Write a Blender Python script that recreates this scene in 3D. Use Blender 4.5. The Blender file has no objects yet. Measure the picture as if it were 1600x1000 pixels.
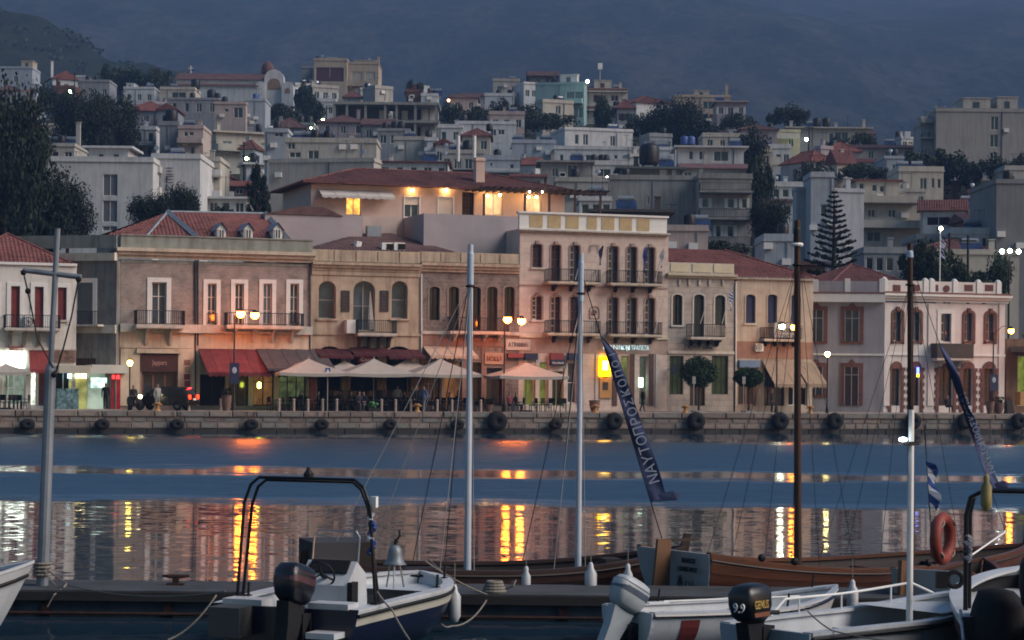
import bpy, math, random
from mathutils import Vector, Matrix, noise
random.seed(7)
rnd = random.random
def ru(a, b): return a + (b - a) * random.random()
SC = bpy.context.scene
COL = SC.collection
# ------------------------------------------------------------------ camera, light, exposure
FPX, HC, Y0, ROLL = 3400.0, 3.9, 584.0, 0.010      # focal length in px of the 1600 px photograph, eye height, horizon row
cam_d = bpy.data.cameras.new('camera'); cam = bpy.data.objects.new('camera', cam_d); COL.objects.link(cam)
cam_d.sensor_width = 36; cam_d.sensor_fit = 'HORIZONTAL'; cam_d.lens = FPX / 1600 * 36
cam_d.shift_y = (Y0 - 500) / 1600; cam_d.clip_start = 0.5; cam_d.clip_end = 12000
cam.matrix_world = Matrix.Translation((0, 0, HC)) @ Matrix.Rotation(math.radians(90), 4, 'X') @ Matrix.Rotation(ROLL, 4, 'Z')
SC.camera = cam
SUN_EL, SUN_AZ = math.radians(9), math.radians(103)      # azimuth clockwise from +Y: behind the camera, to its right
world = bpy.data.worlds.new('World'); SC.world = world; world.use_nodes = True
wn = world.node_tree.nodes; wl = world.node_tree.links
bg = wn['Background']; sky = wn.new('ShaderNodeTexSky'); sky.sky_type = 'NISHITA'; sky.sun_disc = False
sky.sun_elevation = math.radians(1.6); sky.sun_rotation = SUN_AZ; sky.altitude = 0; sky.air_density = 1.0; sky.dust_density = 0.7; sky.ozone_density = 2.6
wl.new(sky.outputs[0], bg.inputs[0]); bg.inputs[1].default_value = 0.15
sun_d = bpy.data.lights.new('sun', 'SUN'); sun = bpy.data.objects.new('sun', sun_d); COL.objects.link(sun)
sun_d.energy = 1.5; sun_d.angle = math.radians(40); sun_d.color = (1.0, 0.90, 0.82)
sd = Vector((math.sin(SUN_AZ) * math.cos(math.radians(38)), math.cos(SUN_AZ) * math.cos(math.radians(38)), math.sin(math.radians(38))))
sun.rotation_euler = (-sd).to_track_quat('-Z', 'Y').to_euler()
vs = SC.view_settings
vs.view_transform = 'Standard'; vs.look = 'None'; vs.exposure = 1.6; vs.gamma = 1.0; vs.use_curve_mapping = False
SC.cycles.max_bounces = 6; SC.cycles.diffuse_bounces = 2; SC.cycles.glossy_bounces = 4; SC.cycles.transmission_bounces = 4
SC.cycles.volume_bounces = 0; SC.cycles.transparent_max_bounces = 8; SC.cycles.use_light_tree = True
SC.cycles.filter_width = 1.8; SC.cycles.caustics_reflective = False; SC.cycles.caustics_refractive = False; SC.cycles.sample_clamp_indirect = 6.0

# ------------------------------------------------------------------ photograph pixel -> place
def deroll(x, y):
    u, v = x - 800.0, Y0 - y
    return u * math.cos(ROLL) - v * math.sin(ROLL), u * math.sin(ROLL) + v * math.cos(ROLL)
def at(x, y, Z):
    u, v = deroll(x, y); return Vector((u / FPX * Z, Z, HC + v / FPX * Z))
def on_z(x, y, z):                      # the point at height z seen at that pixel (below the horizon)
    u, v = deroll(x, y); Z = (z - HC) / v * FPX; return Vector((u / FPX * Z, Z, z))
SL, D0 = 0.34, 150.0                    # the waterfront recedes a little to the right
NQ = math.sqrt(1 + SL * SL); PHI = math.atan(SL)
def fp(x, y, t=0.0):                    # point of the waterfront plane, t metres behind the facade line -> (s along, height)
    u, v = deroll(x, y); Z = (D0 + t * NQ) / (1 - SL * u / FPX); X = u / FPX * Z
    s = X / NQ + (Z - D0) * SL / NQ
    return s, HC + v / FPX * Z
def S(x, y=520, t=0.0): return fp(x, y, t)[0]
def ZZ(x, y, t=0.0): return fp(x, y, t)[1]
def r4(x0, x1, y0, y1, t=0.0):
    ym, xm = (y0 + y1) / 2, (x0 + x1) / 2
    return S(x0, ym, t), S(x1, ym, t), ZZ(xm, y1, t), ZZ(xm, y0, t)
def front(s, t, z):                     # waterfront frame -> world
    c, q = math.cos(PHI), math.sin(PHI); return Vector((s * c - t * q, D0 + s * q + t * c, z))
G = 1.35                                # height of the quay pavement

# ------------------------------------------------------------------ mesh helpers
class MB:
    def __init__(s): s.v = []; s.f = []; s.mi = []; s.cur = 0
    def add(s, vs, fs):
        b = len(s.v); s.v += [tuple(p) for p in vs]
        for f in fs: s.f.append(tuple(b + i for i in f)); s.mi.append(s.cur)
        return s
    def quad(s, a, b, c, d): return s.add([a, b, c, d], [(0, 1, 2, 3)])
    def box(s, x0, x1, y0, y1, z0, z1, M=None):
        vs = [Vector((x, y, z)) for z in (z0, z1) for y in (y0, y1) for x in (x0, x1)]
        if M is not None: vs = [M @ p for p in vs]
        return s.add(vs, [(0, 2, 3, 1), (4, 5, 7, 6), (0, 1, 5, 4), (2, 6, 7, 3), (1, 3, 7, 5), (0, 4, 6, 2)])
    def bar(s, p, q, w, h=None):
        p, q = Vector(p), Vector(q); d = (q - p); L = d.length
        M = Matrix.Translation(p) @ d.to_track_quat('Z', 'Y').to_matrix().to_4x4(); h = h or w
        return s.box(-w / 2, w / 2, -h / 2, h / 2, 0, L, M)
    def tube(s, pts, r, n=6, caps=True, closed=False):
        pts = [Vector(p) for p in pts]; m = len(pts); rs = r if isinstance(r, (list, tuple)) else [r] * m
        b = len(s.v); up = None
        for i, p in enumerate(pts):
            if closed: d = pts[(i + 1) % m] - pts[i - 1]
            else: d = pts[min(i + 1, m - 1)] - pts[max(i - 1, 0)]
            d.normalize()
            if up is None: up = Vector((0, 0, 1)) if abs(d.z) < .9 else Vector((1, 0, 0))
            e = d.cross(up)
            if e.length < 1e-4: e = d.cross(Vector((0.3, 1, 0.2)))
            e.normalize(); g = e.cross(d); up = g
            for k in range(n):
                a = 2 * math.pi * k / n; s.v.append(tuple(p + (e * math.cos(a) + g * math.sin(a)) * rs[i]))
        for i in range(m if closed else m - 1):
            j = (i + 1) % m
            for k in range(n):
                l = (k + 1) % n; s.f.append((b + i * n + k, b + i * n + l, b + j * n + l, b + j * n + k)); s.mi.append(s.cur)
        if caps and not closed:
            s.f.append(tuple(b + k for k in range(n))[::-1]); s.f.append(tuple(b + (m - 1) * n + k for k in range(n))); s.mi += [s.cur] * 2
        return s
    def lathe(s, prof, c=(0, 0, 0), n=12, M=None):        # prof: [(r, z)]
        b = len(s.v); c = Vector(c)
        for r, z in prof:
            for k in range(n):
                a = 2 * math.pi * k / n; p = Vector((r * math.cos(a), r * math.sin(a), z))
                if M is not None: p = M @ p
                s.v.append(tuple(p + c))
        for i in range(len(prof) - 1):
            for k in range(n):
                l = (k + 1) % n; s.f.append((b + i * n + k, b + i * n + l, b + (i + 1) * n + l, b + (i + 1) * n + k)); s.mi.append(s.cur)
        s.f.append(tuple(b + k for k in range(n))[::-1]); s.f.append(tuple(b + (len(prof) - 1) * n + k for k in range(n))); s.mi += [s.cur] * 2
        return s
    def sphere(s, c, r, n=10, m=6, sq=(1, 1, 1)):
        return s.lathe([(max(r * math.sin(math.pi * i / m), r * .02) * sq[0], -r * math.cos(math.pi * i / m) * sq[2]) for i in range(m + 1)], c, n)
    def prism(s, poly, y0, y1):                            # poly in (x, z), extruded along y; counter-clockwise seen from -y
        n = len(poly); b = len(s.v)
        s.v += [(x, y0, z) for x, z in poly] + [(x, y1, z) for x, z in poly]
        s.f.append(tuple(b + i for i in range(n))); s.f.append(tuple(b + n + i for i in range(n))[::-1]); s.mi += [s.cur] * 2
        for i in range(n):
            j = (i + 1) % n; s.f.append((b + j, b + i, b + n + i, b + n + j)); s.mi.append(s.cur)
        return s
    def torus(s, c, R, r, axis='y', n=16, k=8, M=None):
        pts = []
        for i in range(n):
            a = 2 * math.pi * i / n; ca, sa = R * math.cos(a), R * math.sin(a)
            p = Vector((ca, 0, sa)) if axis == 'y' else Vector((ca, sa, 0)) if axis == 'z' else Vector((0, ca, sa))
            if M is not None: p = M @ p
            pts.append(p + Vector(c))
        return s.tube(pts, r, k, closed=True)
    def mesh(s, name, mats, o=(0, 0, 0), smooth=False):
        me = bpy.data.meshes.new(name)
        vs = s.v if o == (0, 0, 0) else [(p[0] - o[0], p[1] - o[1], p[2] - o[2]) for p in s.v]
        me.from_pydata(vs, [], s.f)
        for m in (mats if isinstance(mats, (list, tuple)) else [mats]): me.materials.append(m)
        if any(s.mi): me.polygons.foreach_set('material_index', s.mi)
        if smooth: me.polygons.foreach_set('use_smooth', [True] * len(me.polygons))
        me.update(); return me
def link(name, data, parent=None):
    o = bpy.data.objects.new(name, data); COL.objects.link(o)
    if parent is not None: o.parent = parent
    return o
def tag(o, label, cat, group=None):
    o['label'] = label; o['category'] = cat
    if group: o['group'] = group
    return o
def structure(name, mb, m, smooth=False):
    o = link(name, mb.mesh(name, m, smooth=smooth)); o['kind'] = 'structure'; return o
class Thing:
    """An Empty at the base of one thing; its parts are modelled in the frame given by loc / rotz, shifted by origin o."""
    def __init__(s, name, label, cat, loc=(0, 0, 0), rotz=0.0, o=(0, 0, 0), group=None):
        s.r = link(name, None); s.r.location = loc; s.r.rotation_euler = (0, 0, rotz); s.o = tuple(o); s.r.empty_display_size = .3
        tag(s.r, label, cat, group)
    def part(s, name, mb, m, parent=None, smooth=False, label=None):
        o = link(name, mb.mesh(name, m, s.o, smooth), parent or s.r)
        if label: o['label'] = label
        return o
def FThing(name, label, cat, s_, t_=0.0, z_=G, group=None):   # a thing on the waterfront, modelled in (s, t, z)
    return Thing(name, label, cat, front(s_, t_, z_), PHI, (s_, t_, z_), group)
def one(name, label, cat, mb, m, loc=(0, 0, 0), rotz=0.0, o=(0, 0, 0), group=None, smooth=False):   # a thing that is one mesh
    ob = link(name, mb.mesh(name, m, o, smooth)); ob.location = loc; ob.rotation_euler = (0, 0, rotz); return tag(ob, label, cat, group)
def fone(name, label, cat, mb, m, s_, t_, z_=G, group=None, smooth=False):
    return one(name, label, cat, mb, m, front(s_, t_, z_), PHI, (s_, t_, z_), group, smooth)
def copy_tree(o, parent=None):
    c = o.copy(); COL.objects.link(c); c.parent = parent
    for ch in o.children: copy_tree(ch, c)
    return c
# ------------------------------------------------------------------ materials
def rgb(h):
    h = h.lstrip('#'); c = [int(h[i:i + 2], 16) / 255 for i in (0, 2, 4)]
    return tuple(x / 12.92 if x <= .04045 else ((x + .055) / 1.055) ** 2.4 for x in c) + (1,)
def base_mat(name, rough, metal=0.0, spec=.4):
    m = bpy.data.materials.new(name); m.use_nodes = True; b = m.node_tree.nodes['Principled BSDF']
    b.inputs['Roughness'].default_value = rough; b.inputs['Metallic'].default_value = metal; b.inputs['Specular IOR Level'].default_value = spec
    return m, m.node_tree.nodes, m.node_tree.links, b
def nz(n, l, vec, scale, detail=4, rough=.6):
    t = n.new('ShaderNodeTexNoise'); t.inputs['Scale'].default_value = scale; t.inputs['Detail'].default_value = detail; t.inputs['Roughness'].default_value = rough
    l.new(vec, t.inputs['Vector']); return t
def ramp(n, l, src, stops):
    r = n.new('ShaderNodeValToRGB'); e = r.color_ramp.elements
    while len(e) < len(stops): e.new(.5)
    for i, (p, c) in enumerate(stops): e[i].position = p; e[i].color = c if len(c) == 4 else tuple(c) + (1,)
    l.new(src, r.inputs[0]); return r
def ds(c, k=.26):
    g = .3 * c[0] + .55 * c[1] + .15 * c[2]; return tuple(x + (g - x) * k for x in c[:3]) + (1,)
def sc(c, k): return tuple(min(1, x * k) for x in c[:3]) + (1,)
MATS = {}
def mat(name, col, rough=.8, var=.25, scale=1.2, bump=.15, bscale=14, metal=0.0, spec=.35, stain=0.0, aniso=(1, 1, 1)):
    """Painted, plastered, wooden, metal or cloth surface: base colour broken by two noises, optional dark vertical run-off stains."""
    if name in MATS: return MATS[name]
    c = rgb(col) if isinstance(col, str) else tuple(col) + (1,)
    c = ds(c); m, n, l, b = base_mat(name, rough, metal, spec)
    tc = n.new('ShaderNodeTexCoord'); mp = n.new('ShaderNodeMapping'); mp.inputs['Scale'].default_value = aniso; l.new(tc.outputs['Object'], mp.inputs['Vector'])
    a = nz(n, l, mp.outputs[0], scale); r = ramp(n, l, a.outputs['Fac'], [(.3, sc(c, 1 - var)), (.72, sc(c, 1 + var * .6))])
    out = r.outputs[0]
    if stain:
        m2 = n.new('ShaderNodeMapping'); m2.inputs['Scale'].default_value = (1.6, 1.6, .16); l.new(tc.outputs['Object'], m2.inputs['Vector'])
        s2 = nz(n, l, m2.outputs[0], 1.3, 5, .7); sr = ramp(n, l, s2.outputs['Fac'], [(.46, (0, 0, 0)), (.68, (1, 1, 1))])
        mx = n.new('ShaderNodeMix'); mx.data_type = 'RGBA'; mx.blend_type = 'MULTIPLY'; mx.inputs[7].default_value = (.42, .38, .35, 1)
        mm = n.new('ShaderNodeMath'); mm.operation = 'MULTIPLY'; mm.inputs[1].default_value = min(1, stain * 1.3); l.new(sr.outputs[0], mm.inputs[0])
        l.new(mm.outputs[0], mx.inputs[0]); l.new(out, mx.inputs[6]); out = mx.outputs[2]
    l.new(out, b.inputs['Base Color'])
    if bump:
        f = nz(n, l, mp.outputs[0], bscale, 3); bp = n.new('ShaderNodeBump'); bp.inputs['Strength'].default_value = bump; bp.inputs['Distance'].default_value = .03
        l.new(f.outputs['Fac'], bp.inputs['Height']); l.new(bp.outputs[0], b.inputs['Normal'])
    MATS[name] = m; return m
def masonry(name, c1, c2, mortar, w=.6, h=.3, var=.3, msize=.03):
    if name in MATS: return MATS[name]
    m, n, l, b = base_mat(name, .9, 0, .2)
    tc = n.new('ShaderNodeTexCoord'); sp = n.new('ShaderNodeSeparateXYZ'); l.new(tc.outputs['Object'], sp.inputs[0])
    ad = n.new('ShaderNodeMath'); l.new(sp.outputs[0], ad.inputs[0]); l.new(sp.outputs[1], ad.inputs[1])
    cb = n.new('ShaderNodeCombineXYZ'); l.new(ad.outputs[0], cb.inputs[0]); l.new(sp.outputs[2], cb.inputs[1])
    br = n.new('ShaderNodeTexBrick'); l.new(cb.outputs[0], br.inputs['Vector'])
    br.inputs['Color1'].default_value = ds(rgb(c1)); br.inputs['Color2'].default_value = ds(rgb(c2)); br.inputs['Mortar'].default_value = ds(rgb(mortar))
    br.inputs['Scale'].default_value = 1; br.inputs['Brick Width'].default_value = w; br.inputs['Row Height'].default_value = h; br.inputs['Mortar Size'].default_value = msize
    a = nz(n, l, tc.outputs['Object'], .9, 5, .7); r = ramp(n, l, a.outputs['Fac'], [(.33, (1 - var * 1.35,) * 3), (.5, (1 - var * .4,) * 3), (.62, (1, 1, 1))])
    mx = n.new('ShaderNodeMix'); mx.data_type = 'RGBA'; mx.blend_type = 'MULTIPLY'; mx.inputs[0].default_value = 1
    l.new(br.outputs['Color'], mx.inputs[6]); l.new(r.outputs[0], mx.inputs[7]); l.new(mx.outputs[2], b.inputs['Base Color'])
    bp = n.new('ShaderNodeBump'); bp.inputs['Strength'].default_value = .5; bp.inputs['Distance'].default_value = .02; bp.invert = True
    l.new(br.outputs['Fac'], bp.inputs['Height']); l.new(bp.outputs[0], b.inputs['Normal'])
    MATS[name] = m; return m
def glow(name, col, strength):
    if name in MATS: return MATS[name]
    m, n, l, b = base_mat(name, .4); c = rgb(col)
    b.inputs['Base Color'].default_value = c; b.inputs['Emission Color'].default_value = c; b.inputs['Emission Strength'].default_value = strength
    MATS[name] = m; return m
def lit(name, col, strength, scale=2.0):
    """A window or sign with light behind it: uneven inside."""
    if name in MATS: return MATS[name]
    m, n, l, b = base_mat(name, .3); c = rgb(col)
    tc = n.new('ShaderNodeTexCoord'); a = nz(n, l, tc.outputs['Object'], scale, 3); r = ramp(n, l, a.outputs['Fac'], [(.35, sc(c, .25)), (.65, c)])
    b.inputs['Base Color'].default_value = sc(c, .3); l.new(r.outputs[0], b.inputs['Emission Color']); b.inputs['Emission Strength'].default_value = strength
    MATS[name] = m; return m
def glassmat(name, col=(.02, .025, .03), rough=.08):
    if name in MATS: return MATS[name]
    m, n, l, b = base_mat(name, rough, 0, .5); tc = n.new('ShaderNodeTexCoord'); a = nz(n, l, tc.outputs['Object'], .8, 2)
    r = ramp(n, l, a.outputs['Fac'], [(.35, tuple(col)), (.7, tuple(c * 2.2 for c in col))]); l.new(r.outputs[0], b.inputs['Base Color'])
    MATS[name] = m; return m
GLASS = glassmat('window_glass')
GLASS_B = glassmat('window_glass_blue', (.03, .045, .06))
DARKIN = mat('dark_interior', '#1a1614', .9, .3)
IRON = mat('wrought_iron', '#1c1b1d', .6, .3, metal=.3)
WOODW = mat('white_painted_wood', '#d8d6d0', .5, .08, 3, .05)
TILE_BASE = ('#8c4634', '#7a3a2c')
def rooftile(name, col):
    if name in MATS: return MATS[name]
    m, n, l, b = base_mat(name, .85, 0, .25); c = ds(rgb(col), .2); tc = n.new('ShaderNodeTexCoord')
    v = n.new('ShaderNodeTexVoronoi'); v.inputs['Scale'].default_value = 3.4; l.new(tc.outputs['Object'], v.inputs['Vector'])
    a = nz(n, l, tc.outputs['Object'], .5, 5, .7); mm = n.new('ShaderNodeMath'); mm.operation = 'MULTIPLY_ADD'; mm.inputs[1].default_value = .35
    sp = n.new('ShaderNodeSeparateColor'); l.new(v.outputs['Color'], sp.inputs[0]); l.new(sp.outputs[0], mm.inputs[0]); l.new(a.outputs['Fac'], mm.inputs[2])
    r = ramp(n, l, mm.outputs[0], [(.4, sc(c, .55)), (.62, c), (.88, sc(c, 1.3))]); l.new(r.outputs[0], b.inputs['Base Color'])
    MATS[name] = m; return m
ROOF = rooftile('roof_tile_red', '#75413a'); ROOF2 = rooftile('roof_tile_brown', '#663c38'); ROOF3 = rooftile('roof_tile_dull', '#5e4240')
# ------------------------------------------------------------------ building pieces (local x along the front, y into the building, z up)
def arc_pts(x0, x1, z1, ah, n=8):
    xm, hw = (x0 + x1) / 2, (x1 - x0) / 2
    return [(xm - hw * math.cos(math.pi * i / n), z1 - ah + ah * math.sin(math.pi * i / n)) for i in range(n + 1)]
def wall_holes(mb, x0, x1, z0, z1, holes, y=0.0, rev=.22):
    """A front face at y with openings (hx0, hx1, hz0, hz1, arch height) and reveals of depth rev."""
    xs = sorted(set([x0, x1] + [min(max(h[i], x0), x1) for h in holes for i in (0, 1)]))
    zs = sorted(set([z0, z1] + [min(max(h[i], z0), z1) for h in holes for i in (2, 3)]))
    for i in range(len(xs) - 1):
        for j in range(len(zs) - 1):
            cx, cz = (xs[i] + xs[i + 1]) / 2, (zs[j] + zs[j + 1]) / 2
            if any(h[0] < cx < h[1] and h[2] < cz < h[3] for h in holes): continue
            mb.quad((xs[i], y, zs[j]), (xs[i + 1], y, zs[j]), (xs[i + 1], y, zs[j + 1]), (xs[i], y, zs[j + 1]))
    for h in holes:
        a, b, c, d = h[:4]; ah = h[4] if len(h) > 4 else 0; e = y + rev; dz = d - ah
        mb.quad((a, y, c), (a, y, dz), (a, e, dz), (a, e, c)); mb.quad((b, y, dz), (b, y, c), (b, e, c), (b, e, dz))
        mb.quad((a, y, c), (a, e, c), (b, e, c), (b, y, c))
        if ah:
            p = arc_pts(a, b, d, ah)
            for (xa, za), (xb, zb) in zip(p, p[1:]):
                mb.quad((xa, y, za), (xb, y, zb), (xb, y, d), (xa, y, d)); mb.quad((xa, y, za), (xa, e, za), (xb, e, zb), (xb, y, zb))
        else: mb.quad((a, y, d), (b, y, d), (b, e, d), (a, e, d))
    return mb
def shell(mb, x0, x1, y0, y1, z0, z1, holes=(), side_l=(), side_r=(), rev=.22):
    wall_holes(mb, x0, x1, z0, z1, list(holes), y0, rev)
    mb.quad((x0, y1, z0), (x0, y0, z0), (x0, y0, z1), (x0, y1, z1)); mb.quad((x1, y0, z0), (x1, y1, z0), (x1, y1, z1), (x1, y0, z1))
    mb.quad((x1, y1, z0), (x0, y1, z0), (x0, y1, z1), (x1, y1, z1)); mb.quad((x0, y0, z1), (x1, y0, z1), (x1, y1, z1), (x0, y1, z1))
    if rev: mb.quad((x0, y0 + rev + .3, z0), (x1, y0 + rev + .3, z0), (x1, y0 + rev + .3, z1), (x0, y0 + rev + .3, z1))
    return mb
def tiled(mb, a, b, c, d, pitch=.26, lift=.045, row=.42):
    """Roof slope: eave a->b (seen from outside, left to right), top d->c; columns of barrel tiles in stepped rows, clipped by the hips."""
    a, b, c, d = map(Vector, (a, b, c, d)); e = (b - a); L = e.length; e.normalize()
    up = (d - a) - e * (d - a).dot(e)
    if up.length < 1e-3: up = (c - b) - e * (c - b).dot(e)
    H = up.length; up.normalize(); nn = e.cross(up)
    dl, cr = (d - a).dot(e), (c - a).dot(e)
    mb.add([a, b, c, d], [(0, 1, 2, 3)])
    nr = max(1, round(H / row)); rh = H / nr
    for r in range(nr):
        v0, v1 = r * rh, (r + 1) * rh
        f = lambda v: (dl * v / H, L + (cr - L) * v / H)
        l0, r0 = f(v0); l1, r1 = f(v1); k = int(max(l0, 0) / pitch) if False else math.floor(min(l0, l1) / pitch)
        while k * pitch < max(r0, r1):
            u0, u1 = k * pitch, (k + .62) * pitch; um = (u0 + u1) / 2; k += 1
            if um < max(l0, l1) - pitch * .3 or um > min(r0, r1) + pitch * .3: continue
            h0, h1 = lift * 1.5, lift * .75
            P = lambda u, v, h: a + e * u + up * v + nn * h
            mb.add([P(u0, v0, .005), P(um, v0, h0), P(u1, v0, .005), P(u0, v1, .0), P(um, v1, h1), P(u1, v1, .0)], [(0, 1, 4, 3), (1, 2, 5, 4), (0, 2, 1)])
    return mb
def hip_roof(mb, x0, x1, y0, y1, z0, h, o=.35, ridge=None, tiles=True, slope_l=True, slope_r=True):
    x0 -= o; x1 += o; y0 -= o; y1 += o; w, d = x1 - x0, y1 - y0
    if ridge is None: k = min(w, d) / 2; ridge = (x0 + (k if slope_l else 0), x1 - (k if slope_r else 0)) if w >= d else ((x0 + x1) / 2,) * 2
    ym0, ym1 = ((y0 + y1) / 2,) * 2 if w >= d else (y0 + w / 2, y1 - w / 2)
    A, B, C, D = (x0, y0, z0), (x1, y0, z0), (x1, y1, z0), (x0, y1, z0); R0, R1 = (ridge[0], ym0, z0 + h), (ridge[1], ym0, z0 + h)
    if w < d: R0 = ((x0 + x1) / 2, ym0, z0 + h); R1 = ((x0 + x1) / 2, ym1, z0 + h)
    fs = [(A, B, R1, R0), (B, C, R1, R1), (C, D, R0, R1), (D, A, R0, R0)] if w >= d else [(A, B, R0, R0), (B, C, R1, R0), (C, D, R1, R1), (D, A, R0, R1)]
    for i, f in enumerate(fs):
        if tiles and i != 2: tiled(mb, *f)
        else: mb.add([f[0], f[1], f[2], f[3]] if f[2] != f[3] else list(f[:3]), [(0, 1, 2, 3)] if f[2] != f[3] else [(0, 1, 2)])
    mb.box(x0, x1, y0, y1, z0 - .1, z0 - .004)
    if tiles:
        for p, q in ((A, R0), (B, R1), (R0, R1)) if w >= d else ((A, R0), (B, R0), (R0, R1)): mb.tube([p, q], .09, 5)
    return mb
def gable_roof(mb, x0, x1, y0, y1, z0, h, o=.3, along='x', tiles=True):
    x0 -= o; x1 += o; y0 -= o; y1 += o
    if along == 'x':
        ym = (y0 + y1) / 2; f1 = ((x0, y0, z0), (x1, y0, z0), (x1, ym, z0 + h), (x0, ym, z0 + h)); f2 = ((x1, y1, z0), (x0, y1, z0), (x0, ym, z0 + h), (x1, ym, z0 + h))
        e1 = ((x0, y1, z0), (x0, y0, z0), (x0, ym, z0 + h)); e2 = ((x1, y0, z0), (x1, y1, z0), (x1, ym, z0 + h))
    else:
        xm = (x0 + x1) / 2; f1 = ((x0, y1, z0), (x0, y0, z0), (xm, y0, z0 + h), (xm, y1, z0 + h)); f2 = ((x1, y0, z0), (x1, y1, z0), (xm, y1, z0 + h), (xm, y0, z0 + h))
        e1 = ((x0, y0, z0), (x1, y0, z0), (xm, y0, z0 + h)); e2 = ((x1, y1, z0), (x0, y1, z0), (xm, y1, z0 + h))
    for f in (f1, f2):
        if tiles: tiled(mb, *f)
        else: mb.add(f, [(0, 1, 2, 3)])
    mb.add(e1, [(0, 1, 2)]); mb.add(e2, [(0, 1, 2)]); mb.box(x0, x1, y0, y1, z0 - .1, z0 - .004); return mb
def ring(mb, x0, x1, z0, z1, w, y0, y1, ah=0, bottom=True):
    """A frame round an opening, w wide, from y0 to y1; arched top if ah."""
    mb.box(x0, x0 + w, y0, y1, z0, z1 - ah); mb.box(x1 - w, x1, y0, y1, z0, z1 - ah)
    if bottom: mb.box(x0 + w, x1 - w, y0, y1, z0, z0 + w)
    if ah:
        o = arc_pts(x0, x1, z1, ah); i = arc_pts(x0 + w, x1 - w, z1 - w, max(ah - w, .02))
        for k in range(len(o) - 1):
            a, b, c, d = o[k], o[k + 1], i[k + 1], i[k]
            mb.add([(a[0], y0, a[1]), (b[0], y0, b[1]), (c[0], y0, c[1]), (d[0], y0, d[1]), (a[0], y1, a[1]), (b[0], y1, b[1]), (c[0], y1, c[1]), (d[0], y1, d[1])],
                   [(0, 3, 2, 1), (4, 5, 6, 7), (0, 1, 5, 4), (2, 3, 7, 6)])
    else: mb.box(x0 + w, x1 - w, y0, y1, z1 - w, z1)
    return mb
def window(T, x0, x1, z0, z1, ah=0, fr=WOODW, glass=GLASS, nx=2, nzz=3, sur=None, sw=.2, sproj=.05, shut=None, sm=None, sill=None, y=0.0, rev=.22, fw=.07, name='window', bars=True, keystone=False):
    """One window as a part: the part's own mesh is the frame; pane, surround, sill and shutters are its sub-parts."""
    yp = y + rev
    m = MB(); ring(m, x0 + .004, x1 - .004, z0 + .004, z1 - .004, fw, yp - .09, yp - .02, max(ah - .004, 0))
    if bars:
        for i in range(1, nx): xx = x0 + (x1 - x0) * i / nx; m.box(xx - fw * .45, xx + fw * .45, yp - .085, yp - .025, z0 + fw, z1 - fw - (ah * .15))
        for j in range(1, nzz): q = z0 + (z1 - z0) * j / nzz; m.box(x0 + fw, x1 - fw, yp - .075, yp - .03, q - .022, q + .022)
    w = T.part(name, m, fr)
    g = MB(); g.box(x0, x1, yp - .045, yp - .035, z0, z1 - ah)
    if ah: p = arc_pts(x0, x1, z1, ah); g.prism([(a, b) for a, b in p[::-1]], yp - .045, yp - .035)
    T.part('pane', g, glass, w)
    if sur is not None:
        q = MB(); ring(q, x0 - sw, x1 + sw, z0 - (sw if not name == 'door' else 0), z1 + sw, sw, y - sproj, y + .01, ah + sw if ah else 0, bottom=False)
        if keystone: xm = (x0 + x1) / 2; q.prism([(xm - .1, z1 - .02), (xm + .1, z1 - .02), (xm + .14, z1 + sw + .12), (xm - .14, z1 + sw + .12)], y - sproj - .05, y)
        T.part('surround', q, sur, w)
    if sill is not None:
        q = MB(); q.box(x0 - .15, x1 + .15, y - .12, y + .05, z0 - .12, z0 - .002); T.part('sill', q, sill, w)
    if shut:
        def leaf(a, b, yy, th=.04):
            q = MB(); ring(q, a, b, z0 + .03, z1 - .03 - ah * .3, .06, yy, yy + th); k = z0 + .12
            while k < z1 - .14 - ah * .3: q.box(a + .06, b - .06, yy + .008, yy + th - .008, k, k + .055); k += .075
            T.part('shutter', q, sm, w)
        xm = (x0 + x1) / 2
        if shut == 'closed': leaf(x0 + .03, xm - .004, yp - .16); leaf(xm + .004, x1 - .03, yp - .16)
        elif shut == 'right': leaf(xm + .02, x1 - .02, yp - .16)
        elif shut == 'open': leaf(x0 - (x1 - x0) * .5 - .04, x0 - .04, y - .05); leaf(x1 + .04, x1 + (x1 - x0) * .5 + .04, y - .05)
    return w
def railing(mb, pts, z0, h, step=.13, r=.012, rail=.022):
    for (xa, ya), (xb, yb) in zip(pts, pts[1:]):
        L = math.hypot(xb - xa, yb - ya); n = max(1, int(L / step))
        for zz in (z0 + .08, z0 + h): mb.bar((xa, ya, zz), (xb, yb, zz), rail * 2, rail * 2)
        for i in range(n + 1): k = i / n; x, y = xa + (xb - xa) * k, ya + (yb - ya) * k; mb.box(x - r, x + r, y - r, y + r, z0, z0 + h)
    return mb
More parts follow.
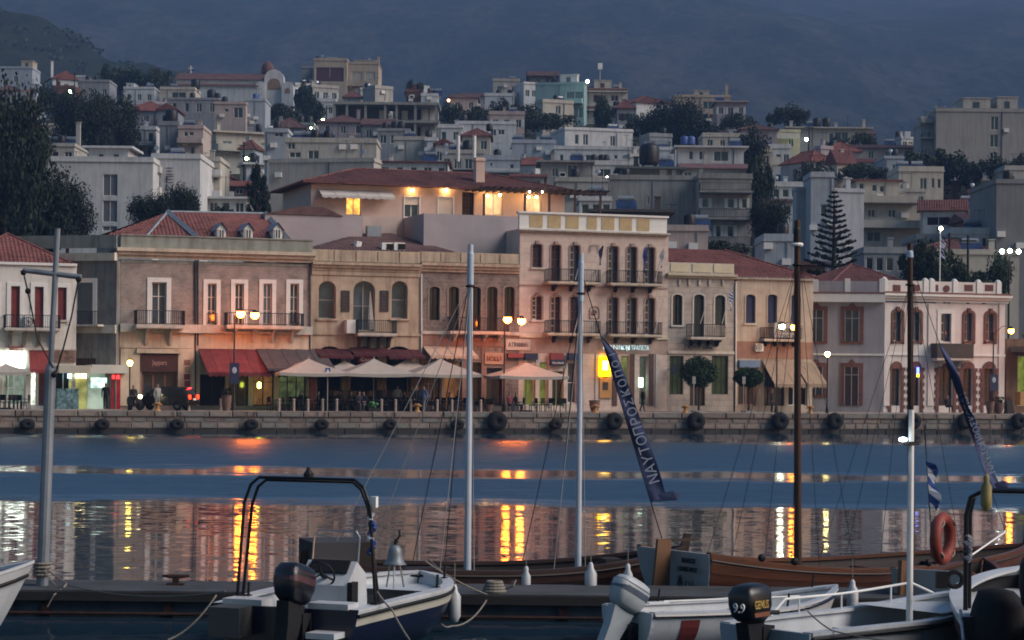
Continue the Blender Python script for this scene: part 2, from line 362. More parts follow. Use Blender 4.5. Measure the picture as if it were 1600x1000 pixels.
def balcony(T, x0, x1, z, proj=1.0, h=1.0, th=.14, m=None, rm=IRON, ncorb=3, cm=None, y=0.0, solid=None, step=.13, chh=.45):
    b = MB(); b.box(x0, x1, y - proj, y - .002, z - th, z); b.box(x0 + .05, x1 - .05, y - proj + .05, y - .004, z - th - .06, z - th - .002); p = T.part('balcony', b, m)
    if solid is not None:
        q = MB(); q.box(x0 + .01, x1 - .01, y - proj + .01, y - proj + .09, z + .002, z + h); q.box(x0 + .01, x0 + .09, y - proj + .09, y - .003, z + .002, z + h); q.box(x1 - .09, x1 - .01, y - proj + .09, y - .003, z + .002, z + h); T.part('parapet', q, solid, p)
    else:
        q = MB(); railing(q, [(x0 + .04, y - .02), (x0 + .04, y - proj + .04), (x1 - .04, y - proj + .04), (x1 - .04, y - .02)], z, h, step); T.part('railing', q, rm, p)
    for i in range(ncorb):
        xx = x0 + (x1 - x0) * (i + .5) / ncorb; q = MB()
        pr = [(y - .004, z - th - .064), (y - proj * .8, z - th - .064), (y - proj * .8, z - th - .2), (y - proj * .45, z - th - .22), (y - .15, z - th - chh), (y - .004, z - th - chh)]
        n = len(pr); q.add([(xx - .09, a, c) for a, c in pr] + [(xx + .09, a, c) for a, c in pr], [tuple(range(n)), tuple(range(2 * n - 1, n - 1, -1))] + [(i2, (i2 + 1) % n + 0, (i2 + 1) % n + n, i2 + n)[::-1] for i2 in range(n)])
        T.part('corbel', q, cm or IRON, p)
    return p
def text_mesh(txt, size, ext=.01, width=None, align='CENTER'):
    c = bpy.data.curves.new('lettering', 'FONT'); c.body = txt; c.size = size; c.extrude = ext; c.align_x = align; c.resolution_u = 2
    o = bpy.data.objects.new('lettering', c); COL.objects.link(o); bpy.context.view_layer.update()
    me = bpy.data.meshes.new_from_object(o); bpy.data.objects.remove(o); bpy.data.curves.remove(c)
    if width and len(me.vertices):
        xs = [v.co.x for v in me.vertices]; k = width / max(1e-6, max(xs) - min(xs))
        for v in me.vertices: v.co.x *= k
    return me
def lettering(parent, txt, size, loc, m, width=None, rot=(math.pi / 2, 0, 0), ext=.01, name='lettering'):
    me = text_mesh(txt, size, ext, width); me.materials.clear(); me.materials.append(m)
    o = link(name, me, parent); o.location = loc; o.rotation_euler = rot; return o
# ================================================================== setting: land, mountain, water, quay
TAB = [(0, 1.2), (178, 1.3), (190, 5.5), (205, 8), (230, 12.5), (250, 17), (300, 29), (345, 38), (400, 48.5), (430, 54.5), (480, 62), (520, 64), (620, 46), (900, 38)]
def tz(X, Y):
    d = (Y - D0 - SL * X) / NQ; z = TAB[-1][1]
    for (a, za), (b, zb) in zip(TAB, TAB[1:]):
        if Y <= b: z = za + (zb - za) * (Y - a) / (b - a); break
    z -= max(0, X - 42) * .30 * min(1, max(0, (Y - 360) / 90)); z += noise.noise(Vector((X * .02, Y * .02, 0))) * 1.2 * min(1, max(0, (Y - 200) / 60)) - .6
    return max(1.2, 1.2 + (z - 1.2) * min(1, max(0, (d - 12) / 14)))
def m_land(name, stops, s1, s2, yk=1.0):
    m, n, l, b = base_mat(name, 1, 0, .1); tc = n.new('ShaderNodeTexCoord'); mp = n.new('ShaderNodeMapping'); mp.inputs['Scale'].default_value = (1, yk, 1); l.new(tc.outputs['Object'], mp.inputs['Vector'])
    a = nz(n, l, mp.outputs[0], s1, 8, .65); c = nz(n, l, mp.outputs[0], s2, 5, .7)
    mm = n.new('ShaderNodeMath'); mm.operation = 'MULTIPLY_ADD'; mm.inputs[1].default_value = .5; l.new(c.outputs['Fac'], mm.inputs[0])
    m2 = n.new('ShaderNodeMath'); m2.operation = 'MULTIPLY'; m2.inputs[1].default_value = .5; l.new(a.outputs['Fac'], m2.inputs[0]); l.new(m2.outputs[0], mm.inputs[2])
    r = ramp(n, l, mm.outputs[0], stops); l.new(r.outputs[0], b.inputs['Base Color'])
    bp = n.new('ShaderNodeBump'); bp.inputs['Strength'].default_value = .8; bp.inputs['Distance'].default_value = 1 / s2 * .2; l.new(c.outputs['Fac'], bp.inputs['Height']); l.new(bp.outputs[0], b.inputs['Normal'])
    return m
LAND = m_land('dry_hillside', [(.38, rgb('#1a231c')), (.5, rgb('#2c3024')), (.64, rgb('#4a4438'))], .05, .4)
SCRUB = m_land('mountain_scrub', [(.36, rgb('#10160f')), (.46, rgb('#1d231b')), (.54, rgb('#2f3028')), (.64, rgb('#413e36'))], .02, .13, .25)
def grid(xs, ys, f):
    mb = MB(); nx, ny = len(xs), len(ys)
    mb.add([f(x, y) for y in ys for x in xs], [(j * nx + i, j * nx + i + 1, (j + 1) * nx + i + 1, (j + 1) * nx + i) for j in range(ny - 1) for i in range(nx - 1)]); return mb
def hill_pt(u, d):
    X = u; Y = D0 + SL * X + d * NQ; return (X, Y, tz(X, Y))
structure('ground', grid([-260 + 9 * i for i in range(63)], [15 + 7 * i for i in range(126)], hill_pt), LAND, True)
def mtn(u, Y):
    X = u * Y / 2400.0
    z = 30 + max(0, Y - 900) * .245 + 34 * noise.fractal(Vector((X * .0026, Y * .0006, 3)), .75, 2.2, 6) * min(1, (Y - 700) / 700)
    z += 60 * math.exp(-((X + 300) / 1100) ** 2) * min(1, max(0, (Y - 1200) / 800)) - 25 * min(1, max(0, (Y - 1500) / 800)) * (1 if False else abs(noise.noise(Vector((X * .0016, 1.3, .4)))))
    if Y > 3700: z -= (Y - 3700) * .3
    return (X, Y, z)
structure('mountain', grid([-2600 + 26 * i for i in range(201)], [850 * (4600 / 850) ** (j / 120) for j in range(121)], mtn), SCRUB, True)
def ridge(u, v):                                  # the nearer, greener hill that comes down from the left
    X = -420 + u; Y = 820 + v
    top = 162 - max(0, X + 215) * .37 if X < -60 else 104 - (X + 60) * .62
    k = math.exp(-((v - 160) / 120) ** 2)
    return (X, Y, max(2, top) * k + 30 * (1 - k) + 11 * noise.fractal(Vector((X * .014, Y * .014, 9)), .7, 2.2, 6))
structure('hill', grid([8 * i for i in range(76)], [8 * i for i in range(60)], ridge), m_land('green_hill', [(.36, rgb('#131c14')), (.5, rgb('#20281c')), (.64, rgb('#353426'))], .012, .1), True)
# ---- water: calm mirror near, wind-ruffled bands further out
def m_water():
    m, n, l, b = base_mat('harbour_water', .03, 0, .5); b.inputs['IOR'].default_value = 1.333
    b.inputs['Base Color'].default_value = (.012, .03, .05, 1)
    ge = n.new('ShaderNodeNewGeometry'); sp = n.new('ShaderNodeSeparateXYZ'); l.new(ge.outputs['Position'], sp.inputs[0])
    wob = n.new('ShaderNodeMapping'); wob.inputs['Scale'].default_value = (.16, .35, 1); l.new(ge.outputs['Position'], wob.inputs['Vector'])
    wn_ = nz(n, l, wob.outputs[0], 1.0, 4, .6); wm = n.new('ShaderNodeMath'); wm.operation = 'MULTIPLY_ADD'; wm.inputs[1].default_value = 12.0; l.new(wn_.outputs['Fac'], wm.inputs[0]); l.new(sp.outputs[1], wm.inputs[2])
    dv = n.new('ShaderNodeMath'); dv.operation = 'DIVIDE'; dv.inputs[1].default_value = 160.0; l.new(wm.outputs[0], dv.inputs[0])
    def band(v, o=6.0): return (v + o) / 160
    g = lambda v: (v, v, v, 1)
    # state: 0 mirror-calm, .5 lightly ruffled, 1 wind-ruffled
    st = ramp(n, l, dv.outputs[0], [(band(63), g(0)), (band(68.5), g(.95)), (band(79.5), g(1)), (band(82.5), g(.18)), (band(86), g(.18)), (band(90), g(1)), (band(124), g(1)), (band(131), g(.1))])
    # slopes of the ripples
    mp = n.new('ShaderNodeMapping'); mp.inputs['Scale'].default_value = (2.0, 2.6, 1); l.new(ge.outputs['Position'], mp.inputs['Vector'])
    a = nz(n, l, mp.outputs[0], 1.0, 3, .55)
    mp2 = n.new('ShaderNodeMapping'); mp2.inputs['Scale'].default_value = (.10, .8, 1); l.new(ge.outputs['Position'], mp2.inputs['Vector'])
    a2 = nz(n, l, mp2.outputs[0], 1.0, 2, .5)
    vm = n.new('ShaderNodeVectorMath'); vm.operation = 'SUBTRACT'; vm.inputs[1].default_value = (.5, .5, .5); l.new(a.outputs['Color'], vm.inputs[0])
    vm2 = n.new('ShaderNodeVectorMath'); vm2.operation = 'SUBTRACT'; vm2.inputs[1].default_value = (.5, .5, .5); l.new(a2.outputs['Color'], vm2.inputs[0])
    s1 = n.new('ShaderNodeVectorMath'); s1.operation = 'MULTIPLY'; s1.inputs[1].default_value = (.014, .10, 0); l.new(vm.outputs[0], s1.inputs[0])
    s2 = n.new('ShaderNodeVectorMath'); s2.operation = 'MULTIPLY'; s2.inputs[1].default_value = (.006, .032, 0); l.new(vm2.outputs[0], s2.inputs[0])
    ad = n.new('ShaderNodeVectorMath'); l.new(s1.outputs[0], ad.inputs[0]); l.new(s2.outputs[0], ad.inputs[1])
    # in the ruffled bands one sees mostly the near faces of steeper wavelets
    w1 = n.new('ShaderNodeVectorMath'); w1.operation = 'SCALE'; l.new(st.outputs[0], w1.inputs['Scale'])
    mp3 = n.new('ShaderNodeMapping'); mp3.inputs['Scale'].default_value = (.5, 2.2, 1); l.new(ge.outputs['Position'], mp3.inputs['Vector']); a4 = nz(n, l, mp3.outputs[0], 1.0, 4, .7)
    t1 = n.new('ShaderNodeVectorMath'); t1.operation = 'SUBTRACT'; t1.inputs[1].default_value = (.5, .5, .5); l.new(a4.outputs['Color'], t1.inputs[0])
    t2 = n.new('ShaderNodeVectorMath'); t2.operation = 'MULTIPLY_ADD'; t2.inputs[1].default_value = (.10, .20, 0); t2.inputs[2].default_value = (0, -.165, 0); l.new(t1.outputs[0], t2.inputs[0]); l.new(t2.outputs[0], w1.inputs[0])
    ad2 = n.new('ShaderNodeVectorMath'); l.new(ad.outputs[0], ad2.inputs[0]); l.new(w1.outputs[0], ad2.inputs[1]); ad = ad2
    a3 = n.new('ShaderNodeVectorMath'); a3.inputs[1].default_value = (0, 0, 1); l.new(ad.outputs[0], a3.inputs[0])
    nm = n.new('ShaderNodeVectorMath'); nm.operation = 'NORMALIZE'; l.new(a3.outputs[0], nm.inputs[0]); l.new(nm.outputs[0], b.inputs['Normal'])
    rr = n.new('ShaderNodeMapRange'); rr.inputs[3].default_value = .05; rr.inputs[4].default_value = .27; l.new(st.outputs[0], rr.inputs[0]); l.new(rr.outputs[0], b.inputs['Roughness'])
    return m
QE = -6.0                                           # quay edge, t
wq = MB(); cs = [front(-160, QE - .05, 0), front(200, QE - .05, 0)]
wq.add([(-260, -60, 0), (330, -60, 0), tuple(front(250, QE - .02, 0)), tuple(front(-250, QE - .02, 0))], [(0, 1, 2, 3)])
structure('water', wq, m_water())
# ---- quay
PAVE = mat('quay_paving', '#8a8078', .85, .3, .8, .3, 6)
qp = MB(); a, b_, c, d = front(-150, QE + .5, G), front(190, QE + .5, G), front(190, 22, G), front(-150, 22, G)
qp.add([a, b_, c, d], [(0, 1, 2, 3)]); structure('pavement', qp, PAVE)
STONE = [mat('quay_stone_%s' % k, c_, .9, .45, 1.6, .5, 7, stain=.6) for k, c_ in (('buff', '#8e8074'), ('grey', '#7e7972'), ('rosy', '#907c70'), ('brown', '#7c6d62'))]
qw = MB(); qw.box(-150, 190, QE + .04, QE + .6, -2.5, G - .36)
QW = link('quay_wall', qw.mesh('quay_wall', mat('quay_mortar', '#7c7066', .95, .3, stain=.5), (0, 0, 0))); QW.location = front(0, 0, 0); QW.rotation_euler = (0, 0, PHI); QW['kind'] = 'structure'
def stone_mesh(k):
    m = MB(); b = .07
    pr = [(-.5 + b * .5, 0.06), (-.5, b + .06)]
    ys = (0, .35)
    m.add([(-.5, .06, 0), (.5, .06, 0), (.5, .06, 1), (-.5, .06, 1), (-.47, 0, .06), (.47, 0, .06), (.47, 0, .94), (-.47, 0, .94), (-.5, .4, 0), (.5, .4, 0), (.5, .4, 1), (-.5, .4, 1)],
          [(4, 5, 6, 7), (0, 1, 5, 4), (1, 2, 6, 5), (2, 3, 7, 6), (3, 0, 4, 7), (3, 2, 10, 11), (0, 8, 9, 1), (1, 9, 10, 2), (0, 3, 11, 8)])
    return m.mesh('stone', STONE[k % 4])
SM = [stone_mesh(k) for k in range(4)]
def course(z0, z1, w0, w1, y, s0=-40.0, s1=44.0):
    s_ = s0 + rnd()
    while s_ < s1:
        w = ru(w0, w1); o = link('stone', random.choice(SM), QW); o.location = (s_ + w / 2, y + ru(-.02, .025), z0 + .012); o.scale = (w - .03, 1, z1 - z0 - .024); s_ += w
SMW = [m_.copy() for m_ in SM]
for m_ in SMW: m_.materials.clear(); m_.materials.append(mat('wet_algae_stone', '#2c2a26', .6, .4, 1.6, .4, 7))
SM_, SM = SM, SMW; course(-.25, .27, 1.0, 1.7, QE - .03); SM = SM_; course(.27, .66, .8, 1.5, QE - .01); course(.66, 1.0, .7, 1.4, QE); course(1.0, G + .015, 1.3, 2.1, QE - .10)
# kerb strip between quay edge and the terraces
kb = MB(); kb.add([front(-150, -5.4, G + .006), front(190, -5.4, G + .006), front(190, -4.9, G + .006), front(-150, -4.9, G + .006)], [(0, 1, 2, 3)])
structure('kerb_strip', kb, mat('kerb_stone', '#9c938a', .85, .3, 2))
# ================================================================== waterfront buildings
BASE = G - .05
def Bldg(name, label, x0, x1, t=0.0):
    return FThing(name, label, 'building', (S(x0, 520, t) + S(x1, 520, t)) / 2, t, G)
class Fac:
    """One facade: collects openings, then makes the wall and the windows."""
    def __init__(s, T, x0, x1, ytop, wm, depth=10.0, t=0.0, zb=BASE, xt=None):
        s.T, s.t, s.wm, s.depth = T, t, wm, depth; s.s0, s.s1 = S(x0, 520, t), S(x1, 520, t); s.zb = zb; s.zt = ZZ(xt or (x0 + x1) / 2, ytop, t); s.h = []; s.w = []
    def win(s, x0, x1, y0, y1, ah=0, **k):
        a, b, c, d = r4(x0, x1, y0, y1, s.t); ahh = (b - a) * ah
        if k.get('name') == 'door' or k.pop('floor', False): c = max(c, s.zb + .06) if y1 > 625 else c
        s.h.append((a, b, c, d, ahh)); s.w.append((a, b, c, d, ahh, k)); return a, b, c, d
    def done(s, rev=.22):
        m = MB(); shell(m, s.s0, s.s1, s.t, s.t + s.depth, s.zb, s.zt, s.h, rev=rev); wall = s.T.part('wall', m, s.wm)
        for a, b, c, d, ah, k in s.w: window(s.T, a, b, c, d, ah, y=s.t, rev=rev, **k)
        return wall
def band(T, x0, x1, y0, y1, proj, m, name='cornice', t=0.0, ds=0.0, back=.02):
    a, b, c, d = r4(x0, x1, y0, y1, t); q = MB(); q.box(a - ds, b + ds, t - proj, t + back, c, d); return T.part(name, q, m)
def cornice(T, x0, x1, y0, y1, m, proj=.35, t=0.0, n=3, ds=.1):
    a, b, c, d = r4(x0, x1, y0, y1, t); q = MB()
    for i in range(n): k = (i + 1) / n; q.box(a - ds * k, b + ds * k, t - proj * k, t + .02, c + (d - c) * i / n + (.003 if i else 0), c + (d - c) * (i + 1) / n)
    return T.part('cornice', q, m)
def awning(T, x0, x1, ytop, ybot, proj, m, name='awning', t=0.0, val=.22, frame=IRON, n=14):
    """A sloping cloth awning with a scalloped valance and two arms."""
    a, b = S(x0, ytop, t), S(x1, ytop, t); zt = ZZ((x0 + x1) / 2, ytop, t); zb = ZZ((x0 + x1) / 2, ybot, t - proj); q = MB()
    for i in range(n):
        u0, u1 = a + (b - a) * i / n, a + (b - a) * (i + 1) / n
        sag = lambda k: -.05 * math.sin(math.pi * k) - .015 * math.sin(i * 2.1)
        pr = [(t - proj * k, zt + (zb - zt) * k + sag(k)) for k in (0, .33, .66, 1)]
        for (ya, za), (yb, zb2) in zip(pr, pr[1:]): q.quad((u0, yb, zb2), (u1, yb, zb2), (u1, ya, za), (u0, ya, za))
        ye, ze = pr[-1]; um = (u0 + u1) / 2
        q.add([(u0, ye - .005, ze), (u1, ye - .005, ze), (u1, ye - .005, ze - val * .6), (um, ye - .012, ze - val), (u0, ye - .005, ze - val * .6)], [(4, 3, 2, 1, 0)])
    p = T.part(name, q, m)
    q = MB()
    for u in (a + .05, b - .05): q.tube([(u, t, zt - .5), (u, t - proj + .03, zb - .03)], .02, 5)
    q.tube([(a + .03, t - proj + .02, zb - .02), (b - .03, t - proj + .02, zb - .02)], .022, 5); T.part('awning_frame', q, frame, p)
    return p
def board(T, x0, x1, y0, y1, m, proj=.1, t=0.0, name='sign_board', txt=None, tm=None, ts=.6, label=None, tw=.8):
    a, b, c, d = r4(x0, x1, y0, y1, t); q = MB(); q.box(a, b, t - proj, t - .003, c, d); p = T.part(name, q, m, label=label)
    if txt:
        h = (d - c) * ts; o = T.o
        lettering(p, txt, h * 1.35, ((a + b) / 2 - o[0], t - proj - .012 - o[1], c + (d - c) * (1 - ts) / 2 - o[2]), tm, (b - a) * tw)
    return p
def chimney(T, x, y0, y1, w, m, t, capm=None):
    s_ = S(x, y0, t); z0, z1 = ZZ(x, y1, t), ZZ(x, y0, t); q = MB(); q.box(s_ - w, s_ + w, t, t + 2 * w, z0, z1); q.box(s_ - w - .07, s_ + w + .07, t - .07, t + 2 * w + .07, z1 - .25, z1 - .12); T.part('chimney', q, m)
def ac_unit(T, x0, x1, y0, y1, t=0.0, proj=.35):
    a, b, c, d = r4(x0, x1, y0, y1, t); q = MB(); q.box(a, b, t - proj, t - .02, c, d); p = T.part('air_conditioner', q, WOODW)
    q = MB(); xm, zm = (a + b) / 2 - (b - a) * .12, (c + d) / 2; r = (d - c) * .36
    q.torus((xm, t - proj - .01, zm), r, .02, 'y', 14, 5)
    for k in range(4): an = k * math.pi / 4; q.bar((xm - r * math.cos(an), t - proj - .01, zm - r * math.sin(an)), (xm + r * math.cos(an), t - proj - .01, zm + r * math.sin(an)), .015)
    T.part('fan_grille', q, IRON, p)
def pipe(T, x, y0, y1, m, t=0.0, r=.05, xb=None):
    q = MB(); q.tube([(S(x, y0, t), t - .08, ZZ(x, y0, t)), (S(xb or x, y1, t), t - .08, max(G + .02, ZZ(x, y1, t)))], r, 6); T.part('drain_pipe', q, m)
WHITE = mat('white_render', '#cfc9c0', .85, .12, .9, .15, stain=.3)
REDSH = mat('red_shutter_paint', '#8e2626', .6, .2, 3)
STONEW = mat('pale_stone_trim', '#c2b8aa', .85, .2, 2, stain=.35)
# ---------------------------------------------------------------- 1: white house with red shutters at the left edge
T = Bldg('shuttered_house', 'white two storey house with dark red shutters and tiled roof at the left edge', -40, 119)
f = Fac(T, -40, 119, 413, WHITE, 9)
kw = dict(sur=WOODW, sw=.26, shut='closed', sm=REDSH, nx=1, nzz=1)
f.win(-22, -6, 447, 512, **kw); f.win(17, 31, 447, 512, **kw); f.win(54, 68, 448, 512, **kw); f.win(90, 104, 449, 500, sill=STONEW, **kw)
lit_sign = lit('shop_sign_white', '#f4fff0', 2.6, .6)
f.win(-38, -8, 572, 634, glass=GLASS, name='door', nx=3, nzz=2); f.win(4, 40, 578, 634, glass=lit('shop_inside_pale', '#9fb7a4', .22), name='door', nx=4, nzz=2)
f.win(47, 58, 576, 634, glass=lit('shop_inside_white', '#e8f0dd', .9), name='door', nx=1, nzz=2); f.win(60, 76, 578, 634, fr=REDSH, name='door', nx=2, nzz=2); f.win(86, 112, 580, 634, glass=DARKIN, name='door', nx=2, nzz=1)
f.done(.3)
band(T, -40, 119, 544, 547, .12, STONEW, 'string_course'); band(T, -40, 119, 410, 414, .15, WOODW, ds=.05)
balcony(T, S(5), S(92), ZZ(50, 513), 1.0, ZZ(50, 493) - ZZ(50, 513), .14, STONEW, ncorb=4, cm=mat('corbel_stone', '#6b5d4c', .9, .3), chh=1.0)
balcony(T, S(-60), S(-8), ZZ(-10, 513), 1.0, .85, .14, STONEW, ncorb=2, cm=MATS['corbel_stone'], chh=1.0)
ac_unit(T, 38, 52, 493, 512, 0, .4)
board(T, -6, 3, 550, 571, lit_sign, .25, label='lit white shop sign'); board(T, 10, 39, 549, 575, lit_sign, .3, label='lit white shop sign')
board(T, 14, 36, 541, 548, mat('shop_sign_red', '#7c2a20', .7, .2), .12)
awning(T, 45, 78, 547, 577, .8, mat('awning_red', '#8c2420', .85, .2, 2), val=.3)
board(T, 84, 118, 547, 566, mat('photo_board', '#7a5a4a', .6, .8, 3.5), .12)
m = MB(); hip_roof(m, S(-75), S(113), .3, 9, ZZ(60, 413) + .06, 2.1, .1, ridge=(S(-40), S(34))); T.part('roof', m, ROOF)
# ---------------------------------------------------------------- 2: corner building with dormers
OLDR = masonry('old_rose_brick', '#a8958a', '#988a80', '#a3968b', .34, .16, .35, .02)
GREENP = mat('grey_green_render', '#8e9082', .9, .25, 1.0, .2, stain=.5)
CREAM = mat('cream_render', '#c8b89c', .85, .2, .9, .15, stain=.4)
T = Bldg('corner_building', 'long two storey corner building of rosy brick with white framed windows and dormered tiled roof', 188, 486)
sx = S(188)
m = MB(); zt = ZZ(300, 372); zc = ZZ(300, 413)
f = Fac(T, 188, 486, 433, OLDR, 11); wk = dict(sur=WOODW, sw=.3, nx=2, nzz=3, fr=WOODW, glass=GLASS_B)
f.zt = zc
f.win(237, 260, 441, 507, 0, **wk)
for a in (324, 367, 411, 453): f.win(a, a + 14, 443, 507, 0, **dict(wk, sw=.27, glass=GLASS_B if a != 411 else lit('curtain_pale', '#8b969a', .06)))
f.win(221, 277, 581, 634, name='door', nx=3, nzz=1, fr=mat('brown_wood', '#7a4a30', .6, .3, 3, aniso=(4, 4, .6)), glass=GLASS, fw=.16)
f.win(312, 352, 585, 634, name='door', nx=2, nzz=1, fr=mat('dark_wood', '#3a241c', .7, .3, 3, aniso=(4, 4, .6)), glass=DARKIN); f.win(358, 388, 560, 634, name='door', nx=2, nzz=2, fr=MATS['dark_wood'], glass=GLASS)
f.win(396, 428, 560, 634, name='door', nx=2, nzz=2, fr=MATS['dark_wood'], glass=lit('cafe_inside_warm', '#b07a40', .13)); f.win(436, 478, 560, 634, name='door', nx=3, nzz=2, fr=MATS['dark_wood'], glass=lit('cafe_inside_green', '#7a8a58', .12))
f.done(.3)
# frieze and parapet
m = MB(); m.box(S(188), S(486), -.03, 11, zc + .003, ZZ(300, 408)); T.part('frieze', m, GREENP)
cornice(T, 187, 487, 391, 407, CREAM, .55, ds=.25)
m = MB(); zp0, zp1 = ZZ(300, 391), ZZ(300, 371); m.box(S(187), S(487), -.1, .35, zp0 + .003, zp1); m.box(S(187), S(187) + .4, .36, 11, zp0 + .003, zp1); m.box(S(186.6), S(487.4), -.16, .4, zp1 + .002, zp1 + .09); T.part('parapet', m, GREENP)
band(T, 187, 487, 508, 521, .3, STONEW, 'string_course'); band(T, 187, 487, 521, 545, .06, CREAM, 'shop_frieze')
for x0, x1 in ((188, 218), (278, 300), (300, 312), (388, 396), (428, 436), (478, 486)): band(T, x0, x1, 545, 634, .07, CREAM, 'pilaster')
m = MB(); wm = r4(213, 283, 545, 552); m.box(wm[0], wm[1], -.25, -.075, wm[2], wm[3]); T.part('lintel', m, CREAM)
board(T, 220, 278, 552, 580, mat('maroon_board', '#4a241c', .7, .25), .08, name='sign_board', txt='Jappers', tm=mat('sign_pink', '#c08a80', .6, .1), ts=.3, tw=.4)
balcony(T, S(209), S(285), ZZ(247, 508), 1.1, ZZ(247, 486) - ZZ(247, 508), .2, STONEW, ncorb=2, cm=STONEW, chh=1.1)
balcony(T, S(350), S(470), ZZ(410, 509), 1.0, ZZ(410, 490) - ZZ(410, 509), .2, STONEW, ncorb=4, cm=STONEW, chh=.9)
for a in (324, 453): x0, x1, z0, z1 = r4(a - 1, a + 15, 490, 507); m = MB(); railing(m, [(x0, -.06), (x1, -.06)], z0, z1 - z0, .12); T.part('window_railing', m, IRON)
for x in (305, 309, 484): pipe(T, x, 395, 634 if x != 309 else 540, mat('old_pipe', '#3c3834', .7, .3))
awning(T, 310, 432, 545, 582, 3.4, mat('awning_red_worn', '#6a2226', .9, .35, 1.4), val=.3)
awning(T, 400, 505, 545, 576, 3.6, mat('awning_grey', '#4a4344', .9, .25, 1.4), val=.2)
for k, cc in enumerate(('#9a6a50', '#a08a60', '#8c3a30', '#8a2c28', '#8a2c28')):
    q = r4(287 + (k % 2), 297, 562 + k * 11, 571 + k * 11); m = MB(); m.box(q[0], q[1], -.085, -.072, q[2], q[3]); T.part('menu_card', m, mat('menu_%d' % k, cc, .7, .5, 6))
# side face along the lane, running back to the left
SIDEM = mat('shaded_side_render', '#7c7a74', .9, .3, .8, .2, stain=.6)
m = MB(); zt2 = ZZ(190, 408)
ang = math.radians(38); L2 = 13.0
MS = Matrix.Translation((S(188), 0, 0)) @ Matrix.Rotation(math.pi - ang, 4, 'Z')      # local x runs back along the lane
def lane(mb_, x0, x1, y0, y1, z0, z1): mb_.box(x0, x1, y0, y1, z0, z1, MS)
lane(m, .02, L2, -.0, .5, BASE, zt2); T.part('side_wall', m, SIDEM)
m = MB(); lane(m, .0, L2, .5, .85, zt2 + .003, zt2 + .5); T.part('cornice', m, CREAM)
m = MB(); lane(m, .0, L2, .5, .62, zp0, zp1); T.part('parapet', m, GREENP)
m = MB(); lane(m, 0, L2, .5, .7, ZZ(190, 521), ZZ(190, 508)); T.part('string_course', m, STONEW)
for k in (2.3, 5.2):
    m = MB(); lane(m, k - .85, k + .85, .5, .56, ZZ(150, 508), ZZ(150, 434)); w = T.part('window', m, WOODW)
    m = MB(); lane(m, k - .55, k + .55, .56, .575, ZZ(150, 508), ZZ(150, 441)); T.part('pane', m, GLASS_B, w)
m = MB(); lane(m, .8, 6.4, .7, 1.5, ZZ(150, 510), ZZ(150, 507)); bp = T.part('balcony', m, STONEW)
m = MB()
for i in range(44): lane(m, .82 + i * .125, .85 + i * .125, 1.44, 1.47, ZZ(150, 507), ZZ(150, 487))
lane(m, .8, 6.4, 1.43, 1.48, ZZ(150, 487), ZZ(150, 486)); T.part('railing', m, IRON, bp)
m = MB(); lane(m, 1.5, 3.2, .5, .56, BASE, ZZ(150, 560)); T.part('door', m, MATS['dark_wood'])
# roof with hip, metal valleys and three dormers
zr = ZZ(300, 374)
A, B, C_, D = (S(140), 3.2, zr - .3), (S(470), .9, zr - .3), (S(470), 12, zr), (S(140), 12, zr)
m = MB(); pk1 = (S(262, 345, 6), 6.0, ZZ(262, 331, 6)); pk2 = (S(415, 345, 6), 6.0, ZZ(415, 334, 6))
F0 = (S(222), 1.0, zr - .3); tiled(m, A, F0, pk1, pk1); F1 = (S(308), .8, zr - .3)
tiled(m, F0, F1, pk1, pk1); tiled(m, F1, (S(462), .8, zr - .3), pk2, pk1); m.add([pk1, pk2, C_, D], [(0, 1, 2, 3)]); m.add([(S(462), .8, zr - .3), C_, pk2], [(0, 1, 2)])
RO = T.part('roof', m, ROOF)
LEAD = mat('lead_flashing', '#8d949c', .55, .2, 2, metal=.3)
m = MB(); m.tube([pk1, (S(320), .7, zr - .2)], .22, 4); m.tube([pk2, (S(462), .7, zr - .2)], .22, 4); m.tube([F0, pk1], .1, 5); m.tube([pk1, pk2], .1, 5); T.part('flashing', m, LEAD, RO)
for x in (346, 388, 434):
    t0 = 1.6; a, b, c, d = r4(x - 7, x + 7, 358, 374, t0); q = MB(); xm = (a + b) / 2
    q.prism([(a, c), (b, c), (b, d), (xm, d + .38), (a, d)], t0, t0 + 2.6); dm = T.part('dormer', q, WOODW)
    q = MB(); q.quad((a - .15, t0 - .15, d - .1), (xm, t0 - .15, d + .45), (xm, t0 + 3.4, d + .45), (a - .15, t0 + 3, d - .1)); q.quad((xm, t0 - .15, d + .45), (b + .15, t0 - .15, d - .1), (b + .15, t0 + 3, d - .1), (xm, t0 + 3.4, d + .45)); T.part('dormer_roof', q, LEAD, dm)
    q = MB(); q.box(a + .14, b - .14, t0 - .02, t0 - .005, c + .05, d - .02); T.part('pane', q, GLASS, dm)
    q = MB(); ring(q, a + .1, b - .1, c + .03, d, .06, t0 - .05, t0 - .021); q.box(xm - .03, xm + .03, t0 - .045, t0 - .022, c + .05, d - .05); T.part('frame', q, WOODW, dm)
